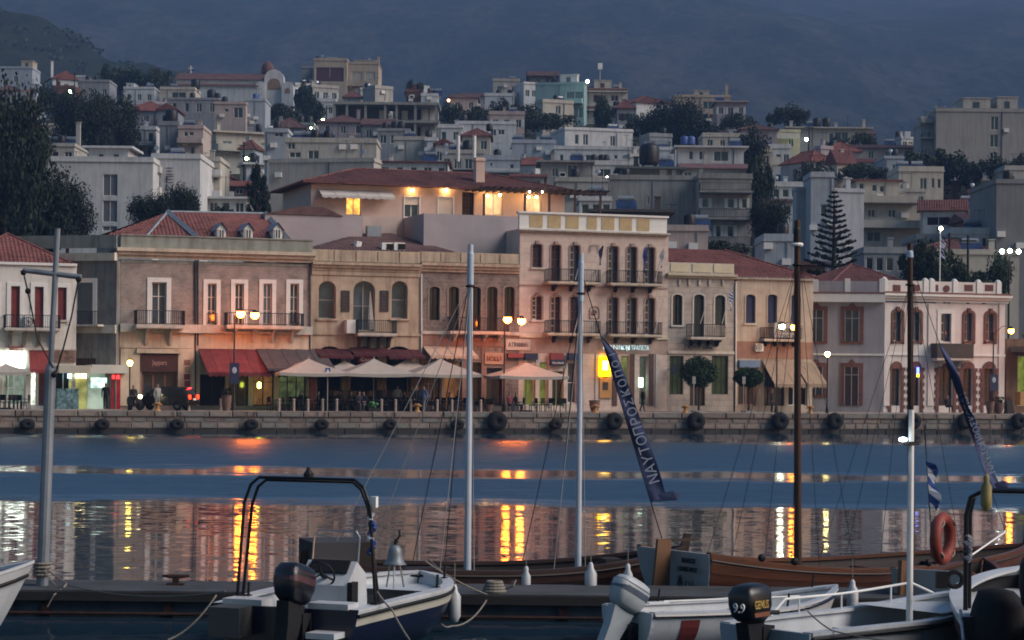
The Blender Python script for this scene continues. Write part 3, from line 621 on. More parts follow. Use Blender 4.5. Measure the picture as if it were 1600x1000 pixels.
# ---------------------------------------------------------------- 3 + 4: arched ochre building and dark stone neighbour under one parapet
OCHRE = mat('ochre_render', '#b8a284', .88, .25, .8, .2, stain=.55)
T = Bldg('arched_building', 'ochre two storey building with three tall round arched windows above the parasols', 486, 657)
f = Fac(T, 486, 657, 425, OCHRE, 10); f.zt = ZZ(650, 425)
GREYFR = mat('grey_window_frame', '#9a968e', .6, .15)
for a, b, y1 in ((498, 525, 498), (552, 586, 517), (612, 637, 498)): f.win(a, b, 439, y1, .42, fr=GREYFR, nx=2 if a == 552 else 1, nzz=2, sill=OCHRE if a != 552 else None, glass=GLASS_B)
for a, b in ((496, 534), (548, 590), (604, 642)): f.win(a, b, 541, 634, .3, fr=MATS['dark_wood'], name='door', nx=2, nzz=2, glass=DARKIN)
f.done(.45)
for a, b in ((533, 546), (594, 607)):
    q = r4(a, b, 454, 487); m = MB(); ring(m, q[0], q[1], q[2], q[3], .07, -.06, -.004); z_ = q[2] + .1
    while z_ < q[3] - .1: m.box(q[0] + .07, q[1] - .07, -.05, -.02, z_, z_ + .07); z_ += .1
    T.part('shutter', m, mat('slate_shutter', '#3d3a3a', .7, .2))
band(T, 486, 657, 520, 524, .1, OCHRE, 'string_course'); band(T, 487, 657, 424, 431, .08, OCHRE, 'frieze'); cornice(T, 487, 657, 411, 424, OCHRE, .4, ds=0)
def panel_parapet(T, x0, x1, y0, y1, n, m):
    a, b, c, d = r4(x0, x1, y0, y1); q = MB(); q.box(a, b, .0, .3, c + .003, d); p = T.part('parapet', q, m)
    for i in range(n):
        u0, u1 = a + (b - a) * i / n + .05, a + (b - a) * (i + 1) / n - .05; q = MB(); q.box(u0, u1, -.05, -.003, c + .05, d - .04); T.part('panel', q, m, p)
panel_parapet(T, 487, 657, 391.5, 410.5, 5, OCHRE)
p = balcony(T, S(553), S(614), ZZ(585, 521), 1.1, ZZ(585, 501) - ZZ(585, 521), .16, STONEW, ncorb=4, cm=mat('dark_corbel', '#4a4038', .9, .3), chh=.8)
q = r4(538, 552, 500, 521); m = MB(); m.box(q[0], q[1] - .02, -.7, -.02, q[2], q[3]); T.part('balcony_box', m, WOODW, p)
m = MB(); m.tube([(S(572), -.9, ZZ(572, 456)), (S(569), -.95, ZZ(569, 517))], .03, 5); m.add([(S(573), -.9, ZZ(572, 457)), (S(580), -.85, ZZ(580, 515)), (S(571), -.93, ZZ(571, 516))], [(0, 1, 2)]); T.part('folded_curtain', m, mat('curtain_white', '#9a968f', .9, .1), p)
m = MB(); awn = []
MAROON = mat('awning_maroon', '#4e1a22', .9, .3, 1.5)
awning(T, 492, 545, 545, 556, 1.5, MAROON, n=7); awning(T, 546, 604, 543, 553, 1.3, MAROON, n=7); awning(T, 598, 655, 546, 557, 1.6, MAROON, n=7)
board(T, 556, 578, 557, 566, mat('sign_cola_red', '#8a2018', .6, .3), .9, txt='Coca', tm=WOODW, ts=.6)
# skylight, aerial base and tiled roof behind the parapet
m = MB(); z_ = ZZ(560, 394); tiled(m, (S(470), .6, z_), (S(735), .6, z_), (S(610, 365, 6), 6.2, ZZ(610, 363, 6)), (S(563, 365, 6), 6.2, ZZ(563, 364, 6))); m.add([(S(735), .6, z_), (S(735), 11, z_), (S(610, 365, 6), 6.2, ZZ(610, 363, 6))], [(0, 1, 2)]); m.add([(S(470), 11, z_), (S(470), .6, z_), (S(563, 365, 6), 6.2, ZZ(563, 364, 6))], [(0, 1, 2)])
RO = T.part('roof', m, ROOF3)
for a in (597, 616): q = r4(a, a + 17, 379, 391, 1.5); m = MB(); m.box(q[0], q[1], 1.5, 2.0, q[2], q[3]); o = T.part('roof_unit', m, WOODW, RO); 
for a in (604, 622): q = r4(a, a + 11, 381, 390, 1.5); m = MB(); m.box(q[0], q[1], 1.47, 1.496, q[2], q[3]); T.part('vent', m, DARKIN, RO)
q = r4(574, 596, 353, 364, 5); m = MB(); m.box(q[0], q[1], 5, 5.5, q[2] - .5, q[3]); T.part('tank', m, LEAD, RO)
m = MB(); m.tube([(S(570), 2.4, ZZ(570, 386)), (S(572), 2.4, ZZ(572, 374))], .28, 7); T.part('chimney', m, WOODW, RO)
STN = masonry('dark_rubble_stone', '#8d7e73', '#796d65', '#908479', .42, .24, .4, .025)
T = Bldg('stone_building', 'dark rough stone building with narrow tall windows between ochre arches and pink bank', 657, 811)
f = Fac(T, 657, 811, 425, STN, 10); f.zt = ZZ(735, 426)
for i, a in enumerate((671, 701, 735, 761, 788)): f.win(a, a + 16, 448, 500 if i in (0, 4) else 517, .25, fr=MATS['dark_wood'], sur=mat('stone_jamb', '#857466', .9, .3), sw=.14, sproj=.03, nx=2, nzz=3, glass=GLASS)
FRW = mat('pinkish_wood', '#a0745c', .7, .2)
f.win(662, 690, 566, 634, name='door', fr=FRW, glass=GLASS, nx=3, nzz=2); f.win(694, 722, 566, 634, name='door', fr=FRW, glass=lit('cafe_inside_warm', '#b07a40', .13), nx=3, nzz=3); f.win(738, 752, 566, 634, name='door', fr=FRW, glass=GLASS, nx=1, nzz=1); f.win(760, 785, 575, 634, name='door', fr=MATS['dark_wood'], glass=GLASS, nx=2, nzz=1)
f.done(.4)
cornice(T, 657, 811, 412, 426, OCHRE, .4, ds=0); panel_parapet(T, 657, 811, 395, 411.5, 5, OCHRE); band(T, 657, 811, 518, 523, .15, STONEW, 'string_course'); band(T, 657, 811, 523, 541, .05, mat('rosy_render', '#94705c', .9, .25, 1, stain=.4), 'shop_frieze')
for a, b in ((657, 662), (690, 694), (722, 738), (752, 760), (785, 790)): band(T, a, b, 541, 634, .05, MATS['rosy_render'], 'pilaster')
balcony(T, S(698), S(790), ZZ(744, 518), .9, ZZ(744, 497) - ZZ(744, 518), .16, STONEW, ncorb=4, cm=STONEW, chh=.5)
pipe(T, 658, 428, 560, WOODW)
awning(T, 661, 735, 541, 556, 1.8, mat('awning_buff', '#b89a80', .9, .15, 1.5), n=10)
board(T, 757, 786, 551, 569, mat('sign_peach', '#b98a68', .7, .2), .12, txt='ΜΟΚΚΑ', tm=mat('sign_brown', '#7a3a24', .7, .1), ts=.45)
# ---------------------------------------------------------------- 5: three storey pink bank
PINK = masonry('pink_scored_stucco', '#d3bcab', '#cab3a3', '#bca697', .55, .45, .18, .012)
YEL = mat('yellow_panel', '#b89c60', .85, .2, 1.5)
OXB = mat('oxblood_shutter', '#43262a', .6, .2, 3)
T = Bldg('pink_bank', 'three storey pink stucco bank with white and yellow panelled parapet and iron balconies', 811, 1043)
f = Fac(T, 811, 1043, 366, PINK, 10); f.zt = ZZ(927, 361)
bs = dict(sur=mat('pink_trim', '#a07e70', .85, .15), sw=.1, sproj=.04, nx=2, nzz=5, keystone=True, fw=.1)
for i, a in enumerate((832, 861, 891, 951, 980, 1008)):
    yo = (a - 832) / 176 * 5; w = 15
    f.win(a, a + w, 381 + yo, (418 if i in (0,) else 439) + yo, .18, shut='closed' if i in (0, 1) else 'right', sm=OXB, sill=STONEW if i == 0 else None, **bs)
    f.win(a, a + w, 462 + yo * .6, (500 if i in (0,) else 520) + yo * .6, .18, shut='closed' if i == 2 else 'right', sm=OXB, sill=STONEW if i == 0 else None, **bs)
NAVY = mat('navy_board', '#23284a', .6, .2); REDB = mat('red_board', '#8a2f2a', .6, .2)
f.win(818, 836, 570, 634, name='door', glass=lit('atm_lobby_green', '#9aa84a', .12), nx=1, nzz=1); f.win(843, 856, 566, 634, name='door', glass=lit('atm_lobby_green', '#9aa84a', .12), nx=1, nzz=1); f.win(862, 880, 580, 634, name='door', glass=GLASS, nx=2, nzz=1, fr=mat('lime_frame', '#8a9440', .6, .1)); f.win(887, 902, 566, 630, glass=GLASS_B, nx=1, nzz=2)
BRN = mat('brown_marble', '#5c4038', .4, .3, 3)
f.win(942, 954, 556, 622, glass=GLASS, nx=1, nzz=1); f.win(970, 983, 556, 634, name='door', glass=lit('bank_lobby', '#a8b060', .16), nx=1, nzz=2); f.win(999, 1013, 556, 634, name='door', glass=lit('bank_lobby_dim', '#7a8470', .1), nx=1, nzz=1)
f.done(.35)
for a in (983, 1013, 956): band(T, a + 1, a + 8, 553, 634, .06, BRN, 'pilaster')
for a in (836.5, 857, 880.5, 902.5, 930, 1024): band(T, a, a + 5.5, 553, 636, .06, STONEW, 'pilaster')
band(T, 811, 1043, 525, 529, .14, CREAM, 'string_course'); band(T, 811, 1043, 447, 449, .05, MATS['pink_trim'], 'string_course'); band(T, 811, 1043, 529, 552, .04, mat('pale_shopfront_stone', '#a89080', .85, .2, 1.2, stain=.3), 'shop_frieze')
cornice(T, 811, 1043, 361, 366, STONEW, .3, ds=.1, n=2)
q = r4(811.5, 1042, 337, 361); dzr = 0
m = MB(); m.box(q[0], q[1], -.02, .3, q[2] + .003, q[3]); PP = T.part('parapet', m, WOODW)
m = MB(); m.box(q[0] - .1, q[1] + .1, -.14, .4, q[3] + .002, q[3] + .14); T.part('coping', m, WOODW, PP)
for i in range(7):
    u0 = q[0] + .75 + i * 1.33 + (.12 if i == 3 else 0); m = MB(); m.box(u0 + (.12 if i == 3 else 0), u0 + .95 - (.1 if i == 3 else 0), -.05, -.023, q[2] + .12, q[3] - .1); T.part('panel', m, YEL, PP)
for y, e in ((440, 4), (520, 3)):
    for a, b in ((850, 932), (947, 1028)):
        yy = y + (a - 850) / 97 * e * .6 + 1; balcony(T, S(a, y), S(b, y), ZZ((a + b) / 2, yy), .9, .85, .14, CREAM, ncorb=3, cm=IRON, chh=.5)
m = MB(); q = r4(922, 936, 383, 394); m.tube([(q[0], -.08, q[2]), (q[0] + .05, -.08, q[3]), (q[1] - .05, -.08, q[3]), (q[1], -.08, q[2])], .035, 5); q2 = r4(921, 937, 478, 498); T.part('niche_moulding', m, MATS['pink_trim']); m = MB(); ring(m, q2[0], q2[1], q2[2], q2[3], .06, -.06, -.003, .3); m.torus(((q2[0] + q2[1]) / 2, -.05, (q2[2] + q2[3]) / 2), .16, .05, 'y', 10, 5); T.part('niche_moulding', m, MATS['pink_trim'])
board(T, 790, 828, 530, 547, mat('sign_pale', '#b9ab9c', .6, .1), .1, txt='Α ΓΡΑΜΜΗ', tm=NAVY, ts=.4)
for a, m_ in ((818, NAVY), (858, REDB), (886, NAVY)): board(T, a, a + 20, 552, 562, m_, .35)
board(T, 858, 880, 562, 571, NAVY, .4, txt='Eurobank', tm=WOODW, ts=.45)
board(T, 792, 816, 552, 559, REDB, .35)
SIGNG = glow('sign_cold_white', '#bfe0e4', .3)
lettering(T.r, 'ΕΘΝΙΚΗ', .42, (S(962) - T.o[0], -.2, ZZ(962, 546) - T.o[2]), SIGNG, 2.0); lettering(T.r, '|Κ ΤΡΑΠΕΖΑ', .45, (S(995) - T.o[0], -.2, ZZ(995, 547) - T.o[2]), SIGNG, 1.7)
board(T, 935.5, 951, 557, 588, glow('sign_yellow_lit', '#ffb400', 2.2), .35, label='glowing yellow bank sign'); m = MB(); q = r4(939, 947, 564, 578); m.box(q[0], q[1], -.372, -.353, q[2], q[3]); T.part('sign_emblem', m, glow('sign_emblem_lit', '#ffe890', 2.6), None)
board(T, 936, 955, 590, 622, mat('cash_machine_yellow', '#c08418', .5, .15), .12, name='cash_machine'); board(T, 941, 949, 597, 609, GLASS, .15, name='cash_screen')
board(T, 998, 1004, 590, 605, glow('poster_lit_green', '#d8ffe0', 1.4), .1, name='lit_poster')
# flags on the balconies
def pole_flag(T, x0, y0, x1, y1, fm, fx, fy0, fy1, t=-.9, flag=True):
    p0, p1 = (S(x0), t, ZZ(x0, y0)), (S(x1), t - .7, ZZ(x1, y1)); m = MB(); m.tube([p0, p1], .03, 5); p = T.part('flag_pole', m, WOODW)
    if flag:
        m = MB(); n = 9; top = Vector(p1); h = ZZ(fx, fy0) - ZZ(fx, fy1)
        for i in range(n):
            k0, k1 = i / n, (i + 1) / n
            def P(k, e): return (top.x + (S(fx) - top.x) * min(1, k * 3) + (.09 + .05 * math.sin(k * 5)) * e, top.y + .08 * math.sin(k * 9 + e), ZZ(fx, fy0) - h * k)
            m.quad(P(k1, -1), P(k1, 1), P(k0, 1), P(k0, -1))
        T.part('flag', m, fm, p)
BLUEF = mat('flag_blue', '#1c2c74', .8, .2); FLG = None
def greek_mat():
    m, n, l, b = base_mat('flag_blue_white', .85); tc = n.new('ShaderNodeTexCoord'); w = n.new('ShaderNodeTexWave'); w.inputs['Scale'].default_value = 2.2; w.inputs['Distortion'].default_value = .6; w.bands_direction = 'DIAGONAL'
    l.new(tc.outputs['Object'], w.inputs['Vector']); r = ramp(n, l, w.outputs['Fac'], [(.48, rgb('#24407e')), (.52, rgb('#b8bcc4'))]); l.new(r.outputs[0], b.inputs['Base Color']); return m
GREEK = greek_mat()
pole_flag(T, 891, 438, 899, 385, None, 0, 0, 0, flag=False); pole_flag(T, 921, 440, 928, 380, mat('flag_navy', '#1a1e40', .8, .2), 924, 386, 416); pole_flag(T, 988, 440, 995, 382, BLUEF, 993, 388, 428); pole_flag(T, 1015, 440, 1022, 388, mat('flag_pale', '#8c8a92', .8, .3), 1019, 392, 420)
for a in (890, 987, 1015): pole_flag(T, a, 521, a + 8, 468, None, 0, 0, 0, flag=False)
# ---------------------------------------------------------------- penthouse behind (peach, lit terrace)
PEACH = mat('peach_render', '#c6a796', .88, .15, .8, .12)
T = FThing('penthouse', 'peach roof terrace house with glowing lamps and red tiled roof above the stone building', 'building', S(690, 350, 8), 8, G)
tp = 8.0
f = Fac(T, 484, 880, 300, PEACH, 9, tp); f.zt = ZZ(690, 293, tp)
WARM = lit('window_warm', '#ffb050', .9)
f.win(541, 565, 308, 336, glass=WARM, nx=2, nzz=1); f.win(632, 655, 308, 340, glass=GLASS_B, nx=2, nzz=1, sur=WOODW, sw=.08); f.win(685, 708, 308, 336, glass=lit('blind_white', '#d0c4b4', .35), nx=1, nzz=1, sur=WOODW, sw=.08); f.win(722, 741, 300, 336, glass=mat('trellis_brown', '#5a4438', .9, .3), nx=4, nzz=6, fr=MATS['dark_wood'], fw=.05)
f.win(758, 786, 303, 336, glass=lit('terrace_warm', '#ffc890', .6, .7), nx=2, nzz=1); f.win(822, 846, 305, 336, glass=lit('terrace_warm', '#ffc890', .6, .7), nx=2, nzz=1)
f.done(.3)
for a in (632, 685): q = r4(a, a + 23, 306, 320 if a == 632 else 334, tp); m = MB(); m.box(q[0], q[1], tp + .05, tp + .1, q[2], q[3]); T.part('roller_blind', m, mat('blind_cloth', '#c8bdb0', .9, .1))
m = MB(); zr = ZZ(690, 292, tp); hip_roof(m, S(484, 300, tp), S(884, 300, tp), tp, tp + 9, zr, ZZ(690, 269, tp + 4.5) - zr, .7); RO = T.part('roof', m, ROOF2)
chimney(T, 751, 246, 290, .33, PEACH, tp + 1.2)
# lower walls of the house and its terraces
m = MB(); q = r4(414, 566, 335, 386, tp - 3); m.box(q[0], q[1], tp - 3, tp + 4, BASE, q[3]); T.part('lower_wall', m, mat('mauve_render', '#a6989a', .9, .12, .8))
m = MB(); q = r4(566, 620, 338, 386, tp - 2); m.box(q[0] + .01, q[1], tp - 2, tp - .01, BASE, q[3]); T.part('lower_wall', m, PEACH)
m = MB(); q = r4(662, 813, 336, 400, 3.0); m.box(q[0], q[1], 3.0, tp - .01, BASE, q[3]); T.part('terrace_wall', m, MATS['mauve_render'])
m = MB(); q = r4(414, 492, 322, 335, tp - 3); m.prism([(q[0], q[2]), (q[1] + 2, q[2]), (q[1] + .6, q[3]), (q[0] + 2.5, q[3])], tp - 3.1, tp + 2); T.part('low_roof', m, ROOF3)
# pergola and lamps
DW = MATS['dark_wood']; m = MB()
for x in (756, 820, 858, 898, 938): s_ = S(x, 320, tp - 3.5); m.box(s_ - .07, s_ + .07, tp - 3.6, tp - 3.46, ZZ(x, 340, tp - 3.5), ZZ(x, 303, tp - 3.5) + .0)
a, b = S(750, 300, tp - 3.5), S(948, 300, tp - 3.5); z_ = ZZ(850, 301, tp - 3.5); m.box(a, b, tp - 3.65, tp - 3.4, z_, z_ + .16)
for i in range(19): u = a + (b - a) * i / 18; m.box(u - .05, u + .05, tp - 4, tp - .02, z_ + .17, z_ + .3)
T.part('pergola', m, DW)
LAMPW = glow('lamp_warm_small', '#ffc070', 42.0)
for x, y, t_ in ((643, 300, tp), (696, 300, tp)):
    s_, z_ = S(x, y, t_), ZZ(x, y - 3, t_); m = MB(); m.sphere((s_, t_ - .22, z_ - .02), .1, 8, 5); p = T.part('wall_lamp', m, LAMPW)
    m = MB(); m.lathe([(.02, .14), (.13, .1), (.15, .08), (.02, .13)], (s_, t_ - .22, z_), 8); m.box(s_ - .03, s_ + .03, t_ - .2, t_, z_ + .12, z_ + .16); T.part('lamp_hood', m, IRON, p)
for x, y in ((762, 306), (781, 305), (826, 308), (838, 308)):
    s_, z_ = S(x, y, tp - .8), ZZ(x, y, tp - .8); m = MB(); m.sphere((s_, tp - .8, z_), .09, 8, 5); T.part('ceiling_lamp', m, LAMPW)
for x in (827, 847): s_, z_ = S(x, 299, tp - 3.7), ZZ(x, 300, tp - 3.7); m = MB(); m.sphere((s_, tp - 3.75, z_), .06, 8, 5); T.part('pergola_lamp', m, glow('lamp_white_small', '#fff0d0', 14))
m = MB(); s_ = S(618, 300, tp); m.sphere((S(545, 320, tp), tp + 1.2, ZZ(545, 318, tp)), .001, 4, 3)
awning(T, 498, 612, 297, 306, 1.0, mat('awning_white', '#b8b0aa', .9, .1), t=tp, n=10)
# ---------------------------------------------------------------- 6: pale stone bank with cream parapet panels
PALE = masonry('pale_ashlar', '#b8aa9b', '#aa9d90', '#9c9084', .9, .4, .25, .02)
GRN = mat('dark_green_paint', '#26332a', .55, .2, 3)
T = Bldg('small_bank', 'narrow pale stone bank with three green shuttered windows and cream panel parapet', 1043, 1147)
f = Fac(T, 1043, 1147, 436, PALE, 10); f.zt = ZZ(1095, 434)
ks = dict(fr=GRN, sur=STONEW, sw=.12, sproj=.04, nx=2, nzz=2, sm=GRN)
f.win(1051, 1066, 460, 508, .3, sill=STONEW, shut='right', glass=GLASS, **ks); f.win(1084, 1100, 460, 527, .3, shut='closed', **ks); f.win(1117, 1133, 461, 508, .3, shut='closed', **ks)
f.win(1046, 1068, 556, 616, glass=lit('bank_green', '#5a6b3c', .04), fr=GRN, nx=3, nzz=3); f.win(1078, 1102, 570, 634, name='door', glass=GLASS, fr=GRN, nx=2, nzz=2); f.win(1112, 1138, 556, 616, glass=lit('bank_green', '#5a6b3c', .04), fr=GRN, nx=3, nzz=3)
f.done(.3)
cornice(T, 1043, 1148, 428, 435, mat('cream_trim', '#b8ab8e', .85, .15), .35, ds=.08, n=2)
q = r4(1043.5, 1147, 411, 428); m = MB(); m.box(q[0], q[1], 0, .3, q[2] + .003, q[3]); PP = T.part('parapet', m, STONEW)
for i in range(3): u0 = q[0] + .2 + i * (q[1] - q[0] - .1) / 3; m = MB(); m.box(u0, u0 + (q[1] - q[0]) / 3 - .25, -.05, -.003, q[2] + .12, q[3] - .08); T.part('panel', m, mat('cream_panel', '#c4b690', .85, .12), PP)
for a in (1060, 1075, 1091, 1107, 1128):
    q = r4(a, a + 3, 437, 446); m = MB(); m.box(q[0], q[1], -.1, -.003, q[2], q[3]); T.part('dentil', m, STONEW)
band(T, 1043, 1147, 549, 553, .1, STONEW, 'string_course')
balcony(T, S(1072), S(1126), ZZ(1099, 527), .9, .9, .14, STONEW, ncorb=4, cm=IRON, chh=.5)
board(T, 1070, 1118, 538, 548, mat('sign_grey_blank', '#8e8478', .8, .1), .06, txt='ALPHA BANK', tm=mat('sign_navy_letters', '#1c2238', .6, .1), ts=.62, tw=.85)
m = MB(); q = r4(1043, 1053, 569, 585); m.box(q[0] + .1, q[1], -.5, -.4, q[2], q[3]); m.tube([(q[0], -.01, (q[2] + q[3]) / 2), (q[0] + .2, -.44, (q[2] + q[3]) / 2)], .02, 5); T.part('hanging_sign', m, mat('sign_dark_blue', '#1e2a3e', .5, .2))
m = MB(); q = r4(1046, 1068, 619, 626); 
pole_flag(T, 1086, 506, 1097, 452, None, 0, 0, 0, flag=False); pole_flag(T, 1120, 506, 1128, 450, GREEK, 1127, 455, 486)
pipe(T, 1149, 440, 634, WOODW)
# ---------------------------------------------------------------- 7: sand-coloured corner shop with blue shutters
SAND = mat('sand_render', '#bda78e', .9, .25, .8, .2, stain=.4)
T = Bldg('corner_shop', 'sand coloured shop house with blue shuttered windows, tiled roof and striped awnings', 1147, 1270)
f = Fac(T, 1150, 1270, 436, SAND, 9); f.zt = ZZ(1210, 436)
BLUEP = mat('blue_shutter_paint', '#22305c', .6, .2, 3)
for a in (1165, 1199, 1236): f.win(a, a + 15, 460, 505, .25, fr=BLUEP, shut='closed', sm=BLUEP, sill=STONEW if a != 1199 else None, nx=1, nzz=1, sur=SAND, sw=.08)
f.win(1153, 1182, 572, 634, name='door', glass=GLASS, fr=mat('peach_paint', '#b98f78', .7, .1), nx=2, nzz=2, fw=.12); f.win(1194, 1226, 570, 634, name='door', glass=GLASS_B, nx=4, nzz=1, fr=MATS['dark_wood']); f.win(1232, 1262, 570, 634, name='door', glass=DARKIN, nx=3, nzz=1)
f.done(.3)
band(T, 1150, 1270, 534, 560, .04, mat('salmon_render', '#a5735a', .9, .25, 1, stain=.3), 'shop_frieze'); band(T, 1150, 1270, 433, 437, .2, STONEW, ds=.05)
balcony(T, S(1187), S(1246), ZZ(1215, 530), .8, .8, .12, STONEW, ncorb=4, cm=IRON, chh=.4)
board(T, 1202, 1240, 505, 528, mat('sign_white', '#9a9894', .6, .08), .85, txt='ΕΝΟΙΚΙΑ\nΖΟΝΤΑΙ', tm=mat('sign_black_letters', '#22242a', .6, .1), ts=.32, tw=.8)
ac_unit(T, 1178, 1190, 537, 549)
board(T, 1153, 1185, 563, 574, mat('sign_sky_blue', '#5a7aa0', .6, .15), .3)
AWS = mat('awning_sand', '#8e7862', .9, .15, 1.5)
awning(T, 1190, 1238, 561, 600, 2.2, AWS, n=8, val=.3); awning(T, 1241, 1272, 565, 600, 2.2, AWS, n=6, val=.3)
m = MB(); z_ = ZZ(1210, 434); tiled(m, (S(1040), -.25, z_), (S(1278), -.25, z_), (S(1132, 392, 5), 5, ZZ(1132, 391, 5)), (S(1030, 392, 5), 5, ZZ(1030, 388, 5))); m.add([(S(1278), -.25, z_), (S(1278), 9.5, z_), (S(1132, 392, 5), 5, ZZ(1132, 391, 5))], [(0, 1, 2)]); m.tube([(S(1278), -.25, z_), (S(1132, 392, 5), 5, ZZ(1132, 391, 5))], .1, 5); T.part('roof', m, ROOF)
# ---------------------------------------------------------------- 8: cream corner mansion with brick window surrounds
IVORY = mat('ivory_render', '#d4cac2', .87, .12, .8, .15, stain=.2)
BRICKT = masonry('brick_trim', '#7a4a3c', '#8a5646', '#6a4236', .22, .08, .25, .01)
T = Bldg('corner_mansion', 'ivory two storey corner mansion with brick window surrounds and urn topped parapet', 1381, 1570)
f = Fac(T, 1381, 1570, 476, IVORY, 9); f.zt = ZZ(1475, 474)
GREYSH = mat('grey_blue_shutter', '#3c4452', .6, .2, 3)
mk = dict(sur=BRICKT, sw=.2, sproj=.06, nx=2, nzz=3, shut='right', sm=GREYSH, keystone=True, sill=BRICKT)
for a in (1396, 1425, 1507, 1541): f.win(a, a + 13, 486 + (a - 1396) * .02, 533, .25, **mk)
f.win(1470, 1486, 490, 534, 0, sur=WOODW, sw=.3, shut='right', sm=GREYSH, nx=2, nzz=3)
for a, w in ((1393, 14), (1424, 13), (1467, 22), (1504, 16), (1537, 16)): f.win(a, a + w, 574, 634, .25, name='door', fr=mat('teal_door', '#4a626c', .6, .2) if a < 1400 else MATS['brown_wood'] if a > 1490 else MATS['dark_wood'], glass=GLASS, nx=2, nzz=2)
f.done(.35)
def quoin_ring(T, x0, x1, y0, t=0.0, M=None):
    a, b, c, d = r4(x0, x1, y0, 634, t); m = MB(); z_ = BASE + .06; k = 0
    while z_ < d:
        w = .34 if k % 2 else .22
        for s_, e in ((a, -1), (b, 1)):
            m.box(min(s_, s_ + e * w), max(s_, s_ + e * w), t - .07, t - .003, z_, z_ + .27)
        z_ += .275; k += 1
    p = arc_pts(a - .1, b + .1, d + .55, .5, 7)
    for (xa, za), (xb, zb) in zip(p, p[1:]): m.add([(xa, t - .07, d), (xb, t - .07, d), (xb, t - .07, zb), (xa, t - .07, za)], [(0, 1, 2, 3)])
    T.part('brick_surround', m, BRICKT)
for a, w in ((1393, 14), (1424, 13), (1467, 22), (1504, 16), (1537, 16)): quoin_ring(T, a - .5, a + w + .5, 576)
band(T, 1381, 1570, 553, 556, .1, WOODW, 'string_course'); cornice(T, 1379, 1573, 460, 472, WOODW, .5, ds=.2)
band(T, 1380, 1572, 457.5, 460, .52, mat('terracotta_band', '#8a5a4c', .85, .2), 'tile_band', ds=.2)
for a in (1381, 1449.5, 1560): band(T, a, a + 9, 475, 634, .08, IVORY, 'pilaster')
q = r4(1383, 1562, 440, 457); m = MB(); m.box(q[0], q[1], 0, .3, q[2] + .003, q[3]); PP = T.part('parapet', m, IVORY)
for a in (1382, 1446, 1456, 1492, 1529, 1560):
    u = S(a); m = MB(); m.box(u - .2, u + .2, -.06, .36, q[2] + .003, q[3] + .08); m.lathe([(.22, 0), (.2, .06), (.12, .13), (.02, .17)], (u, .15, q[3] + .08), 8); T.part('pier', m, WOODW, PP)
for a, w in ((1395, 12), (1425, 12), (1462, 4), (1490, 4), (1507, 13), (1539, 13)):
    u0, u1, c, d = r4(a, a + w, 445, 455); m = MB(); m.box(u0, u1, -.02, -.003, c, d); T.part('recess_panel', m, mat('terracotta_panel', '#6e3f36', .9, .2), PP)
m = MB(); m.lathe([(.26, 0), (.26, .03)], (S(1478), -.02, ZZ(1478, 451)), 14, Matrix.Rotation(math.radians(90), 4, 'X')); T.part('round_panel', m, MATS['terracotta_panel'], PP)
balcony(T, S(1454), S(1511), ZZ(1482, 560), 1.0, ZZ(1482, 537) - ZZ(1482, 560), .14, STONEW, ncorb=2, cm=STONEW, solid=mat('balcony_cloth', '#4c463e', .9, .25), chh=.5)
m = MB(); z_ = ZZ(1320, 441, 4); hip_roof(m, S(1295, 440, 4), S(1440, 440, 4), 4, 12, z_ - .3, 1.9, .2); T.part('roof', m, ROOF2)
m = MB(); u = S(1434, 600); q = r4(1430, 1433, 574, 583); m.box(q[0], q[1], -.3, -.2, q[2], q[3]); T.part('neon_sign', m, glow('neon_blue', '#4a5cff', 3.0)); q = r4(1430, 1433, 584, 589); m = MB(); m.box(q[0], q[1], -.3, -.2, q[2], q[3]); T.part('neon_sign', m, glow('neon_yellow', '#d8c830', 2.0))
# side face, turned back along the lane to the left
ang8 = math.radians(24); L8 = 7.5
M8 = Matrix.Translation((S(1381), 0, 0)) @ Matrix.Rotation(math.pi - ang8, 4, 'Z')
IVORY_SH = mat('shaded_ivory_render', '#96939b', .88, .12, .8, .12, stain=.25)  # shade of the side face is put into this darker, greyer wall colour
m = MB(); zt8 = ZZ(1381, 473); m.box(0.02, L8, 0, .5, BASE, zt8, M8); T.part('side_wall', m, IVORY_SH)
m = MB(); m.box(0, L8, .5, .9, zt8 + .01, ZZ(1381, 460), M8); T.part('cornice', m, WOODW)
m = MB(); m.box(0, L8, .5, .62, ZZ(1381, 457), ZZ(1381, 440), M8); T.part('parapet', m, IVORY_SH)
m = MB(); m.box(0, L8, .5, .94, ZZ(1381, 459.5), ZZ(1381, 457.5), M8); T.part('tile_band', m, MATS['terracotta_band'])
for k in (.2, 2.7, 5.0, 7.3): m = MB(); m.box(k - .2, k + .2, .48, .66, ZZ(1381, 457), ZZ(1381, 436), M8); T.part('pier', m, WOODW)
m = MB(); m.box(0, L8, .5, .58, ZZ(1381, 556), ZZ(1381, 553), M8); T.part('string_course', m, WOODW)
